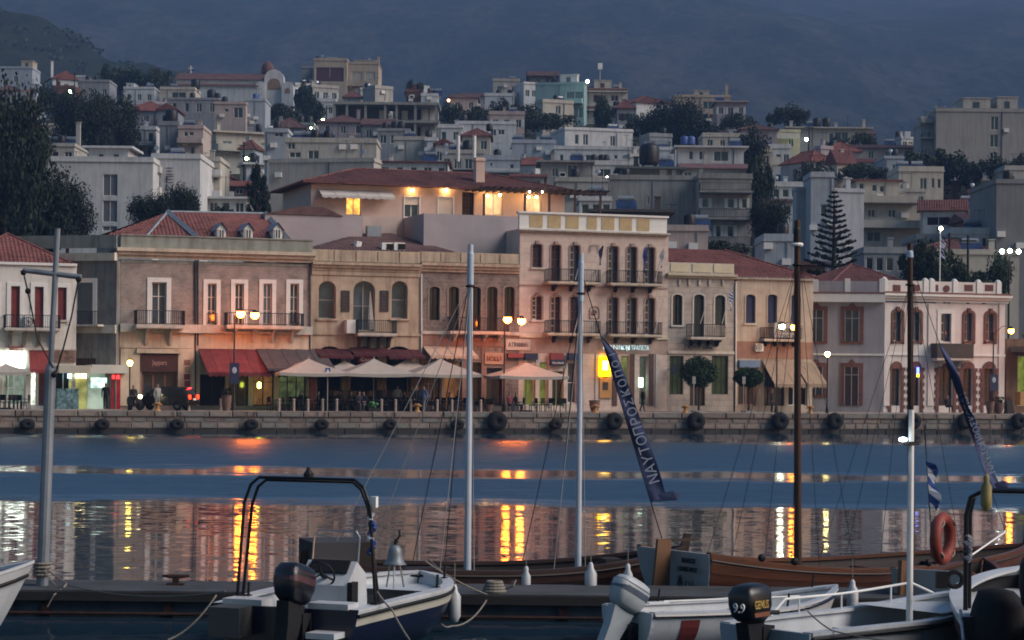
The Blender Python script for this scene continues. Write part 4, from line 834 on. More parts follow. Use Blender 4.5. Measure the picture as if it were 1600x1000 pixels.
for k in (2.35, 4.95, 7.0):
    for ya, yb, nm in ((486, 534, 'window'), (574, 634, 'door') if k < 3 else (574, 618, 'window')):
        z0, z1 = max(BASE + .05, ZZ(1381, yb)), ZZ(1381, ya); hw = .55 if k < 6.5 else .45
        m = MB(); m.box(k - hw - .28, k + hw + .28, .5, .57, z0 - (.2 if nm == 'window' else 0), z1 + .3, M8); w = T.part(nm, m, BRICKT)
        m = MB(); m.prism([(k - .3, z1 + .31), (k + .3, z1 + .31), (k, z1 + .6)], .5, .57); m.v = [tuple(M8 @ Vector(p)) for p in m.v]; T.part('brick_crest', m, BRICKT, w)
        m = MB(); m.box(k - hw, k + hw, .571, .58, z0, z1, M8); T.part('pane', m, GLASS if nm == 'window' else MATS['dark_wood'], w)
        m = MB()
        for e in (-1, 0, 1): m.box(k + e * (hw - .05) - .035, k + e * (hw - .05) + .035, .58, .61, z0, z1, M8)
        m.box(k - hw, k + hw, .58, .605, z1 - .6, z1 - .54, M8); T.part('frame', m, mat('grey_lilac_wood', '#84848c', .6, .1), w)
# ---------------------------------------------------------------- right edge: low ochre building beyond the mansion
T = Bldg('low_shop', 'low ochre shop under street lamp at the right edge, lit green doorway', 1573, 1680)
f = Fac(T, 1573, 1680, 530, mat('ochre_dark_render', '#7c5c40', .9, .3, .9, stain=.5), 8, 1.0)
f.win(1590, 1606, 556, 634, name='door', glass=lit('doorway_green', '#8a9a3c', .25), nx=1, nzz=1); f.win(1612, 1640, 556, 634, name='door', glass=DARKIN, nx=2, nzz=1)
f.done(.3); m = MB(); q = r4(1578, 1680, 542, 551, 1); m.box(q[0], q[1], -1.5, .98, q[2], q[3]); T.part('canopy', m, mat('concrete', '#6e675f', .9, .25, 1.2, stain=.4))
m = MB(); q = r4(1581, 1588, 612, 633, 1); m.box(q[0], q[1], -.2, .6, q[2], q[3]); T.part('post_box', m, mat('yellow_box', '#b08020', .6, .15))
# ================================================================== the town on the hillside
WC = dict(white=mat('town_white', '#bcc0c2', .9, .14, .5, .1, stain=.35), blue=mat('town_pale_blue', '#98a5b2', .9, .12, .5, .1, stain=.3), cream=mat('town_cream', '#b2ad9e', .9, .14, .5, .1, stain=.3), grey=mat('town_grey', '#888d92', .9, .16, .5, .1, stain=.4),
          beige=mat('town_beige', '#a6a49c', .9, .14, .5, .1, stain=.4), pink=mat('town_pink', '#ae9c96', .9, .14, .5, .1, stain=.3), tan=mat('town_tan', '#a89a84', .9, .16, .5, .1, stain=.3), teal=mat('town_teal', '#78a0a4', .9, .1, .5, .1, stain=.25),
          mauve=mat('town_mauve', '#988e96', .9, .14, .5, .1, stain=.3), conc=mat('town_concrete', '#8c8c88', .9, .2, .6, .2, stain=.5), brick=masonry('town_brick', '#7a4638', '#6c3e32', '#75665c', .4, .2, .3, .02), dark=mat('town_dark', '#4c4a4a', .9, .2, .5, .1, stain=.3), blk=mat('town_block', '#a2aab4', .9, .12, .4, .1, stain=.35))
TANKM = mat('black_plastic_tank', '#16181c', .5, .2); STEEL = mat('steel_tank', '#9aa0a6', .35, .15, metal=.6); PANELM = glassmat('solar_panel', (.012, .02, .05), .12); BLUETANK = mat('blue_plastic', '#2a4f94', .5, .15)
AWN_H = mat('town_awning', '#8a8478', .9, .15)
def hwin(T, x0, x1, z0, z1, y=0.0, gl=GLASS, fr=WOODW, split=True):
    m = MB(); w = .06; ring(m, x0 + .003, x1 - .003, z0 + .003, z1 - .003, w, y + .1, y + .17)
    if split and x1 - x0 > .8: m.box((x0 + x1) / 2 - .03, (x0 + x1) / 2 + .03, y + .105, y + .165, z0 + w, z1 - w)
    m.cur = 1; m.box(x0, x1, y + .15, y + .16, z0, z1); return T.part('window', m, [fr, gl])
FOOT = []
def house(name, label, x0, x1, yt, yb, Z, wall='white', roof='flat', a=0, fr=1.0, d=8.0, win=(0, 0), wins=(), ex=(), rh=10, ww=.9, wh=1.3, gl=GLASS, rm=None, cat='house', over=.35, shut=None, group='houses on the hillside', solid=True):
    """x0..x1, yt..yb: the visible body in photograph pixels at distance Z; a: yaw in degrees (positive shows the left flank); fr: share of the width that is front."""
    k = Z / FPX; ar = math.radians(a); W = (x1 - x0) * k; xm = (x0 + x1) / 2
    w = W * (fr if a else 1) / math.cos(ar)
    if a: d = W * (1 - fr) / abs(math.sin(ar))
    if a > 0: P = at(x0 + (1 - fr) * (x1 - x0), yb, Z)
    elif a < 0:
        Q = at(x0 + fr * (x1 - x0), yb, Z); P = Q - Vector((math.cos(ar), math.sin(ar), 0)) * w
    else: P = at(x0, yb, Z)
    zt = at(xm, yt, Z).z; zb = at(xm, yb, Z).z
    ux, uy = Vector((math.cos(ar), math.sin(ar), 0)), Vector((-math.sin(ar), math.cos(ar), 0))
    zg = min([tz(*(P + ux * i * w + uy * j * d).xy) for i in (0, 1) for j in (0, 1)] + [zb]) - .4
    FOOT.append(((P + ux * w / 2 + uy * d / 2).x, (P + ux * w / 2 + uy * d / 2).y, math.hypot(w, d) / 2))
    T = Thing(name, label, cat, (P.x, P.y, zg), ar, (0, 0, 0), group)
    H, hb = zt - zg, zb - zg; wm = WC[wall] if isinstance(wall, str) else wall
    holes = []
    c, r = win
    if c:
        for j in range(r):
            zz = hb + (H - hb) * (j + .5) / r
            for i in range(c):
                xx = w * (i + .5) / c + ru(-.06, .06) * w / c; ww_ = min(ww * ru(.85, 1.15), w / c * .7); hh = min(wh, (H - hb) / r * .62)
                holes.append((xx - ww_ / 2, xx + ww_ / 2, zz - hh / 2, zz + hh / 2))
    for (px0, px1, py0, py1) in wins:                      # explicit windows given in photograph pixels on the front
        f0 = (px0 - (x0 if a <= 0 else x0 + (1 - fr) * (x1 - x0))) * k / math.cos(ar); f1 = f0 + (px1 - px0) * k / math.cos(ar)
        holes.append((max(.05, f0), min(w - .05, f1), at(xm, py1, Z).z - zg, at(xm, py0, Z).z - zg))
    if solid:
        m = MB(); shell(m, 0, w, 0, d, 0, H, holes, rev=.2); T.part('wall', m, wm)
    for h in holes:
        o = hwin(T, *h, gl=gl)
        if shut:
            for e0, e1 in ((h[0] - (h[1] - h[0]) * .5, h[0] - .02), (h[1] + .02, h[1] + (h[1] - h[0]) * .5)):
                m = MB(); m.box(e0, e1, -.06, -.01, h[2], h[3]); T.part('shutter', m, shut, o)
    if c and a:                                            # a window or two on the visible flank
        for j in range(r):
            zz = hb + (H - hb) * (j + .5) / r; yy = d * ru(.35, .65); xs = -.03 if a > 0 else w + .03
            m = MB(); m.box(min(xs, xs * .2 + (0 if a > 0 else w * .8)), max(xs, xs * .2 + (0 if a > 0 else w * .8)), yy - .4, yy + .4, zz - .55, zz + .55); T.part('window', m, gl)
    R = rm or random.choice((ROOF, ROOF2, ROOF3))
    zr = H
    if roof == 'flat':
        m = MB(); m.box(-.12, w + .12, -.12, d + .12, H + .003, H + .16); T.part('roof_slab', m, wm)
        m = MB(); ph = ru(.25, .5); m.box(-.05, w + .05, -.05, .12, H + .162, H + .16 + ph); m.box(-.05, .12, .121, d, H + .162, H + .16 + ph); m.box(w - .12, w + .05, .121, d, H + .162, H + .16 + ph); T.part('parapet', m, wm); zr = H + .16
    elif roof == 'slab':
        m = MB(); m.box(-.6, w + .6, -.6, d + .3, H + .003, H + .25); T.part('roof_slab', m, wm); zr = H + .25
    elif roof == 'hip':
        m = MB(); hip_roof(m, 0, w, 0, d, H + .1, rh * k, over, tiles=True); T.part('roof', m, R); zr = H + rh * k * .55
    elif roof in ('gx', 'gy'):
        m = MB(); gable_roof(m, 0, w, 0, d, H + .1, rh * k, over, 'x' if roof == 'gx' else 'y'); T.part('roof', m, R)
        m = MB()
        if roof == 'gy': m.prism([(0, H), (w, H), (w / 2, H + rh * k * .95)], -.002, .2)
        else: m.add([(0, 0, H), (0, d, H), (0, d / 2, H + rh * k * .93), (.2, 0, H), (.2, d, H), (.2, d / 2, H + rh * k * .93)], [(0, 2, 1), (3, 4, 5)]); m.add([(w, 0, H), (w, d, H), (w, d / 2, H + rh * k * .93), (w - .2, 0, H), (w - .2, d, H), (w - .2, d / 2, H + rh * k * .93)], [(0, 1, 2), (3, 5, 4)])
        T.part('gable', m, wm); zr = H + rh * k * .5
    rg = random.Random(label)
    if solid and not cat == 'hotel':
        for _ in range(rg.choice((1, 2, 2, 3))):
            qx, qz = rg.uniform(.08, .88) * w, hb + rg.uniform(.1, .85) * (H - hb)
            if not any(hh[0] - .5 < qx < hh[1] + .5 and hh[2] - .5 < qz < hh[3] + .5 for hh in holes): m = MB(); m.box(qx - .38, qx + .38, -.32, -.01, qz - .27, qz + .27); T.part('air_conditioner', m, WOODW)
        qx = rg.uniform(.02, .98) * w
        if not any(hh[0] - .1 < qx < hh[1] + .1 for hh in holes): m = MB(); m.tube([(qx, -.07, 0), (qx, -.07, H - .05)], .05, 5); T.part('drain_pipe', m, rg.choice((IRON, WC['grey'])))
        if roof in ('flat', 'slab'):
            for _ in range(rg.choice((1, 2, 3))): ex = tuple(ex) + ((rg.choice(('ant', 'ant', 'solar', 'tank', 'chim')), rg.uniform(.06, .94)),)
    for e in ex:
        kd = e[0]; fx = e[1] * w if len(e) > 1 else w / 2; yy = d * .4
        if kd == 'tank':
            m = MB(); rr = e[2] if len(e) > 2 else .5; m.lathe([(rr * .95, 0), (rr, .15), (rr, rr * 1.6), (rr * .85, rr * 1.9), (rr * .3, rr * 2.1)], (fx, yy, zr + .5), 10); o = T.part('water_tank', m, BLUETANK if len(e) > 3 else TANKM, smooth=True)
            m = MB()
            for i in (-1, 1):
                for j in (-1, 1): m.box(fx + i * rr * .6 - .04, fx + i * rr * .6 + .04, yy + j * rr * .6 - .04, yy + j * rr * .6 + .04, zr - .3, zr + .5)
            m.box(fx - rr * .7, fx + rr * .7, yy - rr * .7, yy + rr * .7, zr + .44, zr + .498); T.part('tank_stand', m, IRON, o)
        elif kd == 'solar':
            m = MB(); M = Matrix.Translation((fx, yy, zr + .1)) @ Matrix.Rotation(math.radians(35), 4, 'X'); m.box(-.9, .9, 0, 1.7, 0, .08, M); o = T.part('solar_panel', m, PANELM)
            m = MB(); m.tube([(fx - .7, yy + 1.5, zr + 1.3), (fx + .7, yy + 1.5, zr + 1.3)], .26, 9); m.tube([(fx - .6, yy + 1.5, zr - .2), (fx - .6, yy + 1.5, zr + 1.2)], .03, 5); m.tube([(fx + .6, yy + 1.5, zr - .2), (fx + .6, yy + 1.5, zr + 1.2)], .03, 5); T.part('boiler', m, STEEL, o)
        elif kd == 'chim':
            m = MB(); h2 = e[2] if len(e) > 2 else 1.2; m.box(fx - .25, fx + .25, yy, yy + .5, zr - .6, zr + h2); m.box(fx - .32, fx + .32, yy - .07, yy + .57, zr + h2 + .12, zr + h2 + .2); m.box(fx - .2, fx + .2, yy + .05, yy + .45, zr + h2, zr + h2 + .121); T.part('chimney', m, wm)
        elif kd == 'ant':
            m = MB(); h2 = e[2] if len(e) > 2 else 2.4; m.tube([(fx, yy, zr - .3), (fx, yy, zr + h2)], .025, 4); m.tube([(fx - .5, yy, zr + h2 - .1), (fx + .5, yy, zr + h2 - .1)], .018, 4)
            for i in range(5): q = fx - .45 + i * .22; m.tube([(q, yy - .25 + i * .03, zr + h2 - .1), (q, yy + .25 - i * .03, zr + h2 - .1)], .012, 4)
            T.part('aerial', m, IRON)
        elif kd == 'dish':
            m = MB(); m.lathe([(.02, 0), (.2, .04), (.3, .1), (.28, .11)], (fx, .1, zr + .9), 10, Matrix.Rotation(math.radians(70), 4, 'X')); m.tube([(fx, .2, zr - .2), (fx, .2, zr + .9)], .025, 4); T.part('satellite_dish', m, STEEL, smooth=True)
        elif kd == 'box':                                 # stair block on the roof
            f0, f1, hp = e[1] * w, e[2] * w, e[3] * k; m = MB(); m.box(f0, f1, d * .15, d * .7, zr - .1, zr + hp); m.box(f0 - .12, f1 + .12, d * .15 - .12, d * .7 + .12, zr + hp + .002, zr + hp + .14); o = T.part('stair_block', m, WC[e[4]] if len(e) > 4 else wm)
            m = MB(); m.box(f0 + (f1 - f0) * .35, f0 + (f1 - f0) * .6, d * .15 - .03, d * .15 - .004, zr + .1, zr + hp * .75); T.part('window', m, gl, o)
        elif kd == 'balc':                                # e: f0, f1, pixel row of the slab, rail height px, solid colour
            f0, f1 = e[1] * w, e[2] * w; zz = at(xm, e[3], Z).z - zg; balcony(T, f0, f1, zz, 1.2, e[4] * k, .2, wm, ncorb=0, solid=WC[e[5]] if len(e) > 5 else None, step=.25)
        elif kd == 'awn':
            f0, f1 = e[1] * w, e[2] * w; z1_ = at(xm, e[3], Z).z - zg; z0_ = at(xm, e[4], Z).z - zg; m = MB(); m.add([(f0, -1.2, z0_), (f1, -1.2, z0_), (f1, -.01, z1_), (f0, -.01, z1_), (f0, -1.2, z0_ - .15), (f1, -1.2, z0_ - .15)], [(0, 1, 2, 3), (4, 5, 1, 0)]); T.part('awning', m, AWN_H)
        elif kd == 'mast':
            m = MB(); m.tube([(fx, yy, zr - .3), (fx, yy, zr + e[2])], .04, 5); o = T.part('mast', m, WOODW); 
            if len(e) > 3: m = MB(); m.box(fx - .45, fx + .45, yy - .45, yy + .45, zr + e[2] - .2, zr + e[2] + 1.0); T.part('header_tank', m, WOODW, o)
    return T
h = house
GR = dict(ex=())
# ---- top-left rows
h('flat_house', 'pale blue flat house topped by small tan block, highest at the left edge', -14, 50, 107, 146, 470, 'blue', wins=((4, 8, 120, 133), (21, 28, 119, 128)), ex=(('box', .7, .98, 12, 'tan'), ('ant', .72)))
h('gable_house', 'small white gabled house with red roof near the left ridge street lamp', 60, 118, 123, 146, 455, 'white', 'gy', 25, .62, rh=13, ex=(('chim', .1, 3.0),), win=(1, 1))
h('annex', 'low white annex right of the white gabled house', 119, 134, 121, 146, 460, 'white', d=5)
h('grey_house', 'dim grey flat house beside the dark hill trees at upper left', 122, 171, 128, 160, 440, 'grey', win=(3, 1), ex=(('ant', .5), ('tank', .2)))
h('red_roof_house', 'low house with dull red roof at the left edge under the pale blue house', -10, 30, 142, 165, 425, 'mauve', 'hip', rh=10, win=(2, 1), rm=ROOF3)
h('red_roof_house', 'low white house with long red roof below the white gabled house', 30, 80, 147, 166, 415, 'white', 'gx', rh=10, win=(2, 1), rm=ROOF3, ex=(('ant', .3),))
h('brown_house', 'dark reddish brown house behind the bright left street lamp', 80, 116, 137, 168, 410, WC['brick'], 'flat', win=(2, 1), ex=(('chim', .1, 2.0),))
h('pale_house', 'small pale blue house with dark window above the big left tree', 22, 56, 150, 180, 380, 'blue', win=(2, 1), ex=(('tank', .7, .45, 1), ('tank', .9, .4)))
h('white_house', 'low white terrace house left of the church hill trees', 193, 241, 139, 165, 440, 'white', win=(3, 1), ex=(('box', .05, .3, 8), ('dish', .8)))
h('red_roof_house', 'mauve house with broad red hip roof below the low white terrace house', 195, 262, 174, 200, 380, 'mauve', 'hip', rh=19, win=(3, 1), rm=ROOF)
h('gable_house', 'narrow house with pale gable right of the mauve red roofed house', 246, 276, 172, 202, 372, 'grey', 'gy', rh=10, win=(1, 1))
h('glazed_house', 'cream flat house with row of slim glazed bars below the church', 250, 304, 140, 166, 420, 'cream', wins=((268, 290, 144, 158),), ex=(('tank', .95, .9),))
h('grey_house', 'long grey flat house with dark openings below the glazed cream house', 262, 342, 156, 180, 390, 'grey', win=(4, 1), wh=1.6, ex=(('tank', .8, .8), ('ant', .3)))
h('terrace_house', 'peach house with red rimmed roof terrace below the church roof', 335, 384, 163, 194, 360, 'pink', wins=((365, 379, 168, 184), (350, 357, 170, 175)), ex=(('chim', .1, .8),))
h('pale_house', 'pale blue house wall right of the peach terrace house', 383, 414, 158, 200, 362, 'blue', ex=(('tank', .4, .5, 1),))
# ---- church
T = Thing('church', 'white church with long red roof and arched gable front on the ridge', 'church', at(275, 150, 440), 0, (0, 0, 0)); k = 440 / FPX; zg = -12
m = MB(); L_ = (415 - 275) * k; hw = 17 * k; m.box(0, L_, 0, 8, zg, 26 * k); T.part('nave', m, WC['white'])
m = MB(); tiled(m, (-.3, -.4, 26 * k), (L_, -.4, 26 * k), (L_, 4, 40 * k), (-.3, 4, 40 * k)); m.add([(-.3, 8.4, 26 * k), (L_, 8.4, 26 * k), (L_, 4, 40 * k), (-.3, 4, 40 * k)], [(3, 2, 1, 0)]); T.part('roof', m, ROOF3)
def arch_front(xc, hw_, ht, y0, y1, base):
    m = MB(); p = arc_pts(xc - hw_, xc + hw_, ht, hw_ * .95, 10); m.prism([(xc - hw_, base), (xc + hw_, base)] + p[::-1], y0, y1); return m
xc = L_ + 14 * k
T.part('gable_front', arch_front(xc, 15 * k, 42 * k, -1.2, 1.2, zg), WC['white']); T.part('arched_window', arch_front(xc, 10 * k, 28 * k, -1.26, -1.202, 10 * k), mat('church_arch', '#8a6a52', .9, .2))
T.part('side_apse', arch_front(xc - 20 * k, 8 * k, 22 * k, -2.2, .8, zg), WC['white']); T.part('side_apse', arch_front(xc + 22 * k, 9 * k, 22 * k, -2.2, .8, zg), WC['white'])
T.part('small_arch', arch_front(xc - 20 * k, 4 * k, 12 * k, -2.25, -2.202, 4 * k), MATS['church_arch']); T.part('small_arch', arch_front(xc + 22 * k, 4 * k, 12 * k, -2.25, -2.202, 4 * k), MATS['church_arch'])
m = MB(); m.box(-.05, L_, -2.6, -.004, zg, 14 * k); T.part('aisle', m, WC['white'])
m = MB(); tiled(m, (-.3, -3, 14 * k), (L_ - 1, -3, 14 * k), (L_ - 1, -.02, 20 * k), (-.3, -.02, 20 * k)); T.part('aisle_roof', m, ROOF3)
m = MB(); m.box(L_ * .13 - .08, L_ * .13 + .08, 3.9, 4.1, 40 * k, 52 * k); m.box(L_ * .13 - .5, L_ * .13 + .5, 3.92, 4.08, 47 * k, 48.5 * k); T.part('cross', m, WOODW)
m = MB(); m.lathe([(1.3, 0), (1.3, 1.2), (1.0, 2.0), (.5, 2.5), (.05, 2.7)], (xc - 2, 5, 41 * k), 12); T.part('dome', m, ROOF3)
# ---- left middle
h('tan_block', 'cream apartment block with tan roof band and dark left flank below the church', 316, 452, 207, 252, 320, 'cream', 'slab', 22, .84, win=(4, 1), ww=1.3, wh=1.8, ex=(('balc', .0, 1, 234, 9, 'cream'), ('tank', .6, .5)), gl=lit('curtain_pale', '#8b969a', .06), cat='apartments')
h('white_house', 'white house with small balcony left of the grey stair tower', 208, 243, 203, 248, 310, 'white', win=(2, 2), ex=(('balc', 0, 1, 226, 6), ('dish', .5)))
h('stair_tower', 'blank grey stair tower between white house and peach house', 249, 279, 196, 250, 305, 'grey', d=5, ex=(('tank', .5, .9),))
h('peach_house', 'peach house with two dark windows above the white hotel', 278, 317, 201, 250, 300, 'pink', wins=((287, 293, 206, 213), (295, 302, 206, 212), (297, 304, 228, 241)), ex=(('balc', 0, 1, 222, 5, 'pink'),))
h('low_house', 'low beige house left of the white hotel roof rooms', 58, 116, 229, 262, 262, 'beige', win=(3, 1), ex=(('solar', .35), ('chim', .95, 3.0)))
h('roof_room', 'white roof room with two square windows standing behind the blank white hotel wall', 138, 200, 232, 262, 238, 'white', 'slab', wins=((153, 162, 240, 249), (176, 186, 240, 249)), d=6, ex=(('ant', .5),))
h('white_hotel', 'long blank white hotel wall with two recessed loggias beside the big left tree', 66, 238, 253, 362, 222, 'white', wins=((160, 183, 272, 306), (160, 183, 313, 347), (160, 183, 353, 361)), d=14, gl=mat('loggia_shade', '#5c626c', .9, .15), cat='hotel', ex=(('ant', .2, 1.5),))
T = h('hotel_wing', 'white hotel wing with vertical lettered sign and rounded balconies', 236, 312, 248, 345, 226, 'white', d=11, wins=((239, 250, 272, 300), (239, 250, 306, 340)), cat='hotel', ex=(('solar', .35), ('dish', .1), ('balc', .0, .22, 303, 9, 'white'), ('balc', .0, .22, 268, 7, 'white')))
for i, ch in enumerate('ΞΕΝΟ'): lettering(T.r, ch, 1.0, ((264 - 236) * 226 / FPX, -.06, at(260, 265 + i * 13 + 8, 226).z - T.r.location.z), mat('sign_indigo', '#33305a', .7, .1), .75)
h('balcony_house', 'pale house with stacked white balconies beside the hotel wing', 311, 343, 252, 330, 236, 'cream', win=(2, 2), ex=(('balc', 0, 1.1, 274, 8, 'white'), ('balc', 0, 1.1, 309, 10, 'white')))
h('gable_house', 'small peach gabled house above the blue roofed shed', 326, 362, 279, 300, 262, 'pink', 'gy', rh=13, win=(1, 1), rm=ROOF2)
h('red_roof_house', 'low brown house with red roof left of the dark cypress', 332, 388, 292, 306, 252, 'brick', 'gx', rh=13, win=(2, 1), rm=ROOF)
h('blue_shed', 'low shed with flat blue roof in front of the brown red roofed house', 322, 386, 311, 338, 232, 'white', 'slab', win=(3, 1), d=6, rm=ROOF)
h('grey_annex', 'blue grey stair annex left of the big beige block', 413, 449, 207, 262, 262, 'blue', d=6, wins=((428, 442, 207, 214),))
h('beige_block', 'big blank beige apartment block above the dormered roof', 415, 592, 252, 345, 236, 'beige', 'flat', -12, .95, wins=((517, 528, 272, 283),), cat='apartments', ex=(('dish', .9),))
h('upper_flat', 'top flat of the beige block with recessed dark terrace', 446, 588, 223, 262, 240, 'beige', 'flat', wins=((449, 461, 223, 234), (481, 498, 235, 252), (452, 470, 238, 247)), d=7, ex=(('solar', .12), ('solar', .3), ('solar', .42), ('chim', .7, 1), ('ant', .55), ('ant', .66), ('ant', .78)))
# ---- centre ridge
MAR = mat('maroon_wall', '#56333a', .9, .15)
h('summit_house', 'tan house with maroon loggia standing highest on the ridge', 490, 542, 95, 148, 480, 'tan', wins=((493, 537, 105, 128),), gl=MAR, ex=(('ant', .2), ('dish', .25), ('solar', .4)), d=12)
h('summit_house', 'tan house with two balconies joined to the maroon loggia house', 542, 591, 100, 152, 482, 'tan', 'flat', wins=((548, 566, 112, 130), (570, 586, 112, 130)), gl=WC['beige'], ex=(('balc', 0, 1, 134, 7, 'tan'), ('box', .2, .9, 6), ('dish', .7), ('chim', .95, 2)), d=12)
h('grey_cube', 'plain grey cube house below the two ridge top houses', 564, 613, 138, 168, 420, 'beige', 'flat', 30, .55, win=(0, 0))
h('low_house', 'low white house left of the unfinished concrete frame', 494, 524, 159, 185, 400, 'white', win=(2, 1))
h('brick_box', 'small unplastered brick house on the unfinished concrete frame', 634, 658, 144, 160, 372, 'brick', d=5)
h('white_box', 'small white box room beside the brick box on the concrete frame', 658, 684, 150, 160, 370, 'white', d=5, ex=(('mast', .3, .8, 1),))
T = Thing('concrete_frame', 'unfinished grey concrete frame building with open floors', 'building', at(522, 222, 365), 0); k = 365 / FPX; W_ = 162 * k
for zf in (64, 36, 6): m = MB(); m.box(-.2, W_ + .2, -.3, 9, (zf - 3) * k - .2, (zf - 3) * k + .25); T.part('floor_slab', m, WC['conc'])
for i, fx in enumerate((0, .12, .3, .49, .6, .78, .98)):
    for yy in (0, 5): m = MB(); m.box(fx * W_ - .2, fx * W_ + .2, yy, yy + .4, -8, 61 * k - .21); T.part('column', m, WC['conc'])
m = MB(); m.box(0, W_ * .45, 3.5, 3.8, -8, 60 * k - .3); T.part('back_wall', m, WC['dark']); m = MB(); m.box(W_ * .62, W_ * .8, 3.5, 3.8, 36 * k, 60 * k - .3); T.part('back_wall', m, WC['dark'])
for fx in (.42, .64, .84): m = MB(); m.box(fx * W_, fx * W_ + 1.0, 3.3, 3.45, 40 * k, 54 * k); T.part('door_panel', m, WC['white'])
h('red_roof_house', 'low house with wide dull red roof left under the concrete frame', 498, 572, 192, 212, 345, 'mauve', 'hip', rh=15, win=(3, 1), rm=ROOF3, ex=(('ant', .2), ('chim', .8, 1.5)))
h('red_roof_house', 'small house with dull red roof directly under the concrete frame', 566, 612, 196, 222, 335, 'grey', 'gx', rh=14, win=(2, 1), rm=ROOF3)
h('red_roof_house', 'far pink house with low red roof at the centre ridge', 704, 746, 153, 176, 430, 'pink', 'gx', rh=9, win=(2, 1), rm=ROOF3)
h('red_roof_house', 'far long low house with red roof and trees in front', 720, 770, 150, 168, 450, 'mauve', 'gx', rh=8, win=(2, 1), rm=ROOF3)
h('white_house', 'small white house right of the far red roofs', 757, 800, 150, 175, 440, 'white', win=(2, 1), ex=(('tank', .5, .5),))
h('pale_house', 'pale cubic house below the ridge at centre, left of the teal house', 770, 812, 127, 152, 470, 'beige', win=(2, 1), ex=(('ant', .3),))
h('white_house', 'long white flat house with dark tanks above the television mast', 714, 806, 194, 232, 345, 'white', wins=((767, 775, 202, 212), (778, 788, 202, 210), (758, 764, 215, 228)), ex=(('tank', .1, .6), ('mast', .0, 1.0)))
h('hip_house', 'cream house with brown hip roof left of the long white house', 722, 766, 213, 240, 318, 'cream', 'hip', rh=14, win=(2, 1), rm=ROOF2, ex=(('tank', .95, .5),))
h('beige_box', 'blank beige box house with aerial behind the penthouse roof', 615, 666, 219, 252, 305, 'beige', d=7, ex=(('ant', .45, 3.0),))
h('white_house', 'narrow white wall house right of the blank beige box', 664, 682, 220, 256, 303, 'white', d=6)
h('arched_house', 'pale house with round arched attic left of the television mast', 680, 706, 226, 262, 300, 'white', 'gy', rh=8, win=(2, 1))
h('beige_house', 'wide beige house with satellite dish behind the television mast', 690, 756, 240, 272, 282, 'beige', win=(4, 1), ex=(('dish', .1), ('tank', .6, .7), ('solar', .3)))
h('low_house', 'low house with tiled eave and solar heater just above the penthouse roof', 592, 700, 254, 285, 262, 'white', 'gx', rh=6, win=(5, 1), ex=(('solar', .72), ('chim', .15, .8), ('dish', .95)), rm=ROOF2)
h('blue_house', 'pale blue house right of the penthouse chimney', 756, 812, 250, 285, 275, 'blue', wins=((765, 769, 254, 260), (796, 803, 256, 276)), ex=(('ant', .4), ('balc', 0, 1, 268, 4, 'white')))
h('grey_house', 'small grey house left of the long white house below the concrete frame', 590, 640, 205, 230, 330, 'grey', win=(3, 1), ex=(('tank', .5, .6), ('tank', .7, .6)))
T = Thing('television_mast', 'pair of steel lattice aerial masts with white drums behind the penthouse', 'mast', at(727, 268, 270), 0)
for x in (-.9, 1.1):
    m = MB()
    for i in (-.18, .18): m.tube([(x + i, 0, -6), (x + i, 0, 4.6)], .04, 4)
    for j in range(12): m.tube([(x - .18, 0, -4 + j * .7), (x + .18, 0, -3.6 + j * .7)], .025, 4)
    T.part('lattice', m, STEEL); m = MB(); m.tube([(x, -.25, 1.2), (x, -.25, 4.4)], .22, 8); T.part('antenna_drum', m, WOODW)
m = MB(); m.box(-1.6, 1.4, -.4, .6, -6, .2); T.part('cabinet', m, IRON)
# ---- teal house group
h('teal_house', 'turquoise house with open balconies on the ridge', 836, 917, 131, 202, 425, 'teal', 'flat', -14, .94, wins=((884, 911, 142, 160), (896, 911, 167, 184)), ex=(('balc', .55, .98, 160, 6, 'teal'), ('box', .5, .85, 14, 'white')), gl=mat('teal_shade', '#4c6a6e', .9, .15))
h('pergola_house', 'white house under red tiled pergola roof behind the turquoise house', 826, 870, 119, 140, 450, 'dark', 'gx', rh=11, win=(3, 1), rm=ROOF3)
h('white_house', 'white house left of the turquoise house', 804, 840, 131, 160, 440, 'white', win=(2, 1), a=20, fr=.6)
h('cream_house', 'cream house with one dark window in front of the turquoise house', 836, 896, 160, 196, 395, 'cream', 'flat', 20, .8, wins=((868, 876, 164, 177),), ex=(('awn', .05, .5, 175, 182),))
h('red_balcony_house', 'cream house with brown red balconies right of the turquoise house', 915, 980, 141, 205, 430, 'cream', wins=((926, 942, 148, 160), (954, 966, 148, 158), (926, 940, 170, 182)), gl=mat('rust_shutter', '#5a2e28', .8, .2), ex=(('balc', 0, 1, 143, 4, 'brick'), ('balc', 0, .7, 172, 5, 'brick'), ('box', .2, .62, 15, 'beige'), ('mast', .35, 4.6, 1), ('chim', .85, 1.6)))
h('hip_house', 'white house with broad red hip roof and dark trees on the ridge', 957, 1054, 160, 206, 405, 'white', 'hip', 24, .62, rh=15, win=(3, 1), ww=.9, wh=1.8, rm=ROOF2)
h('tan_house', 'tan balcony house at the right end of the centre ridge', 1054, 1142, 152, 190, 420, 'tan', 'flat', wins=((1098, 1114, 158, 172), (1118, 1128, 158, 172)), ex=(('box', .35, .62, 10, 'beige'), ('chim', .95, 2.6), ('tank', .55, .5), ('balc', .5, 1, 178, 7, 'tan')))
h('white_villa', 'large white modernist house with long terrace below the ridge trees', 862, 990, 203, 232, 330, 'white', 'flat', 14, .84, wins=((898, 904, 210, 225), (911, 919, 209, 226), (954, 962, 210, 226)), ex=(('box', .8, 1.0, 2, 'beige'),))
h('white_villa_wing', 'lower terrace storey of the large white house with row of slim windows', 866, 1056, 234, 268, 315, 'white', 'flat', win=(9, 1), ww=.6, wh=1.6, ex=(('tank', .68, .3), ('solar', .8), ('solar', .9), ('ant', .6)))
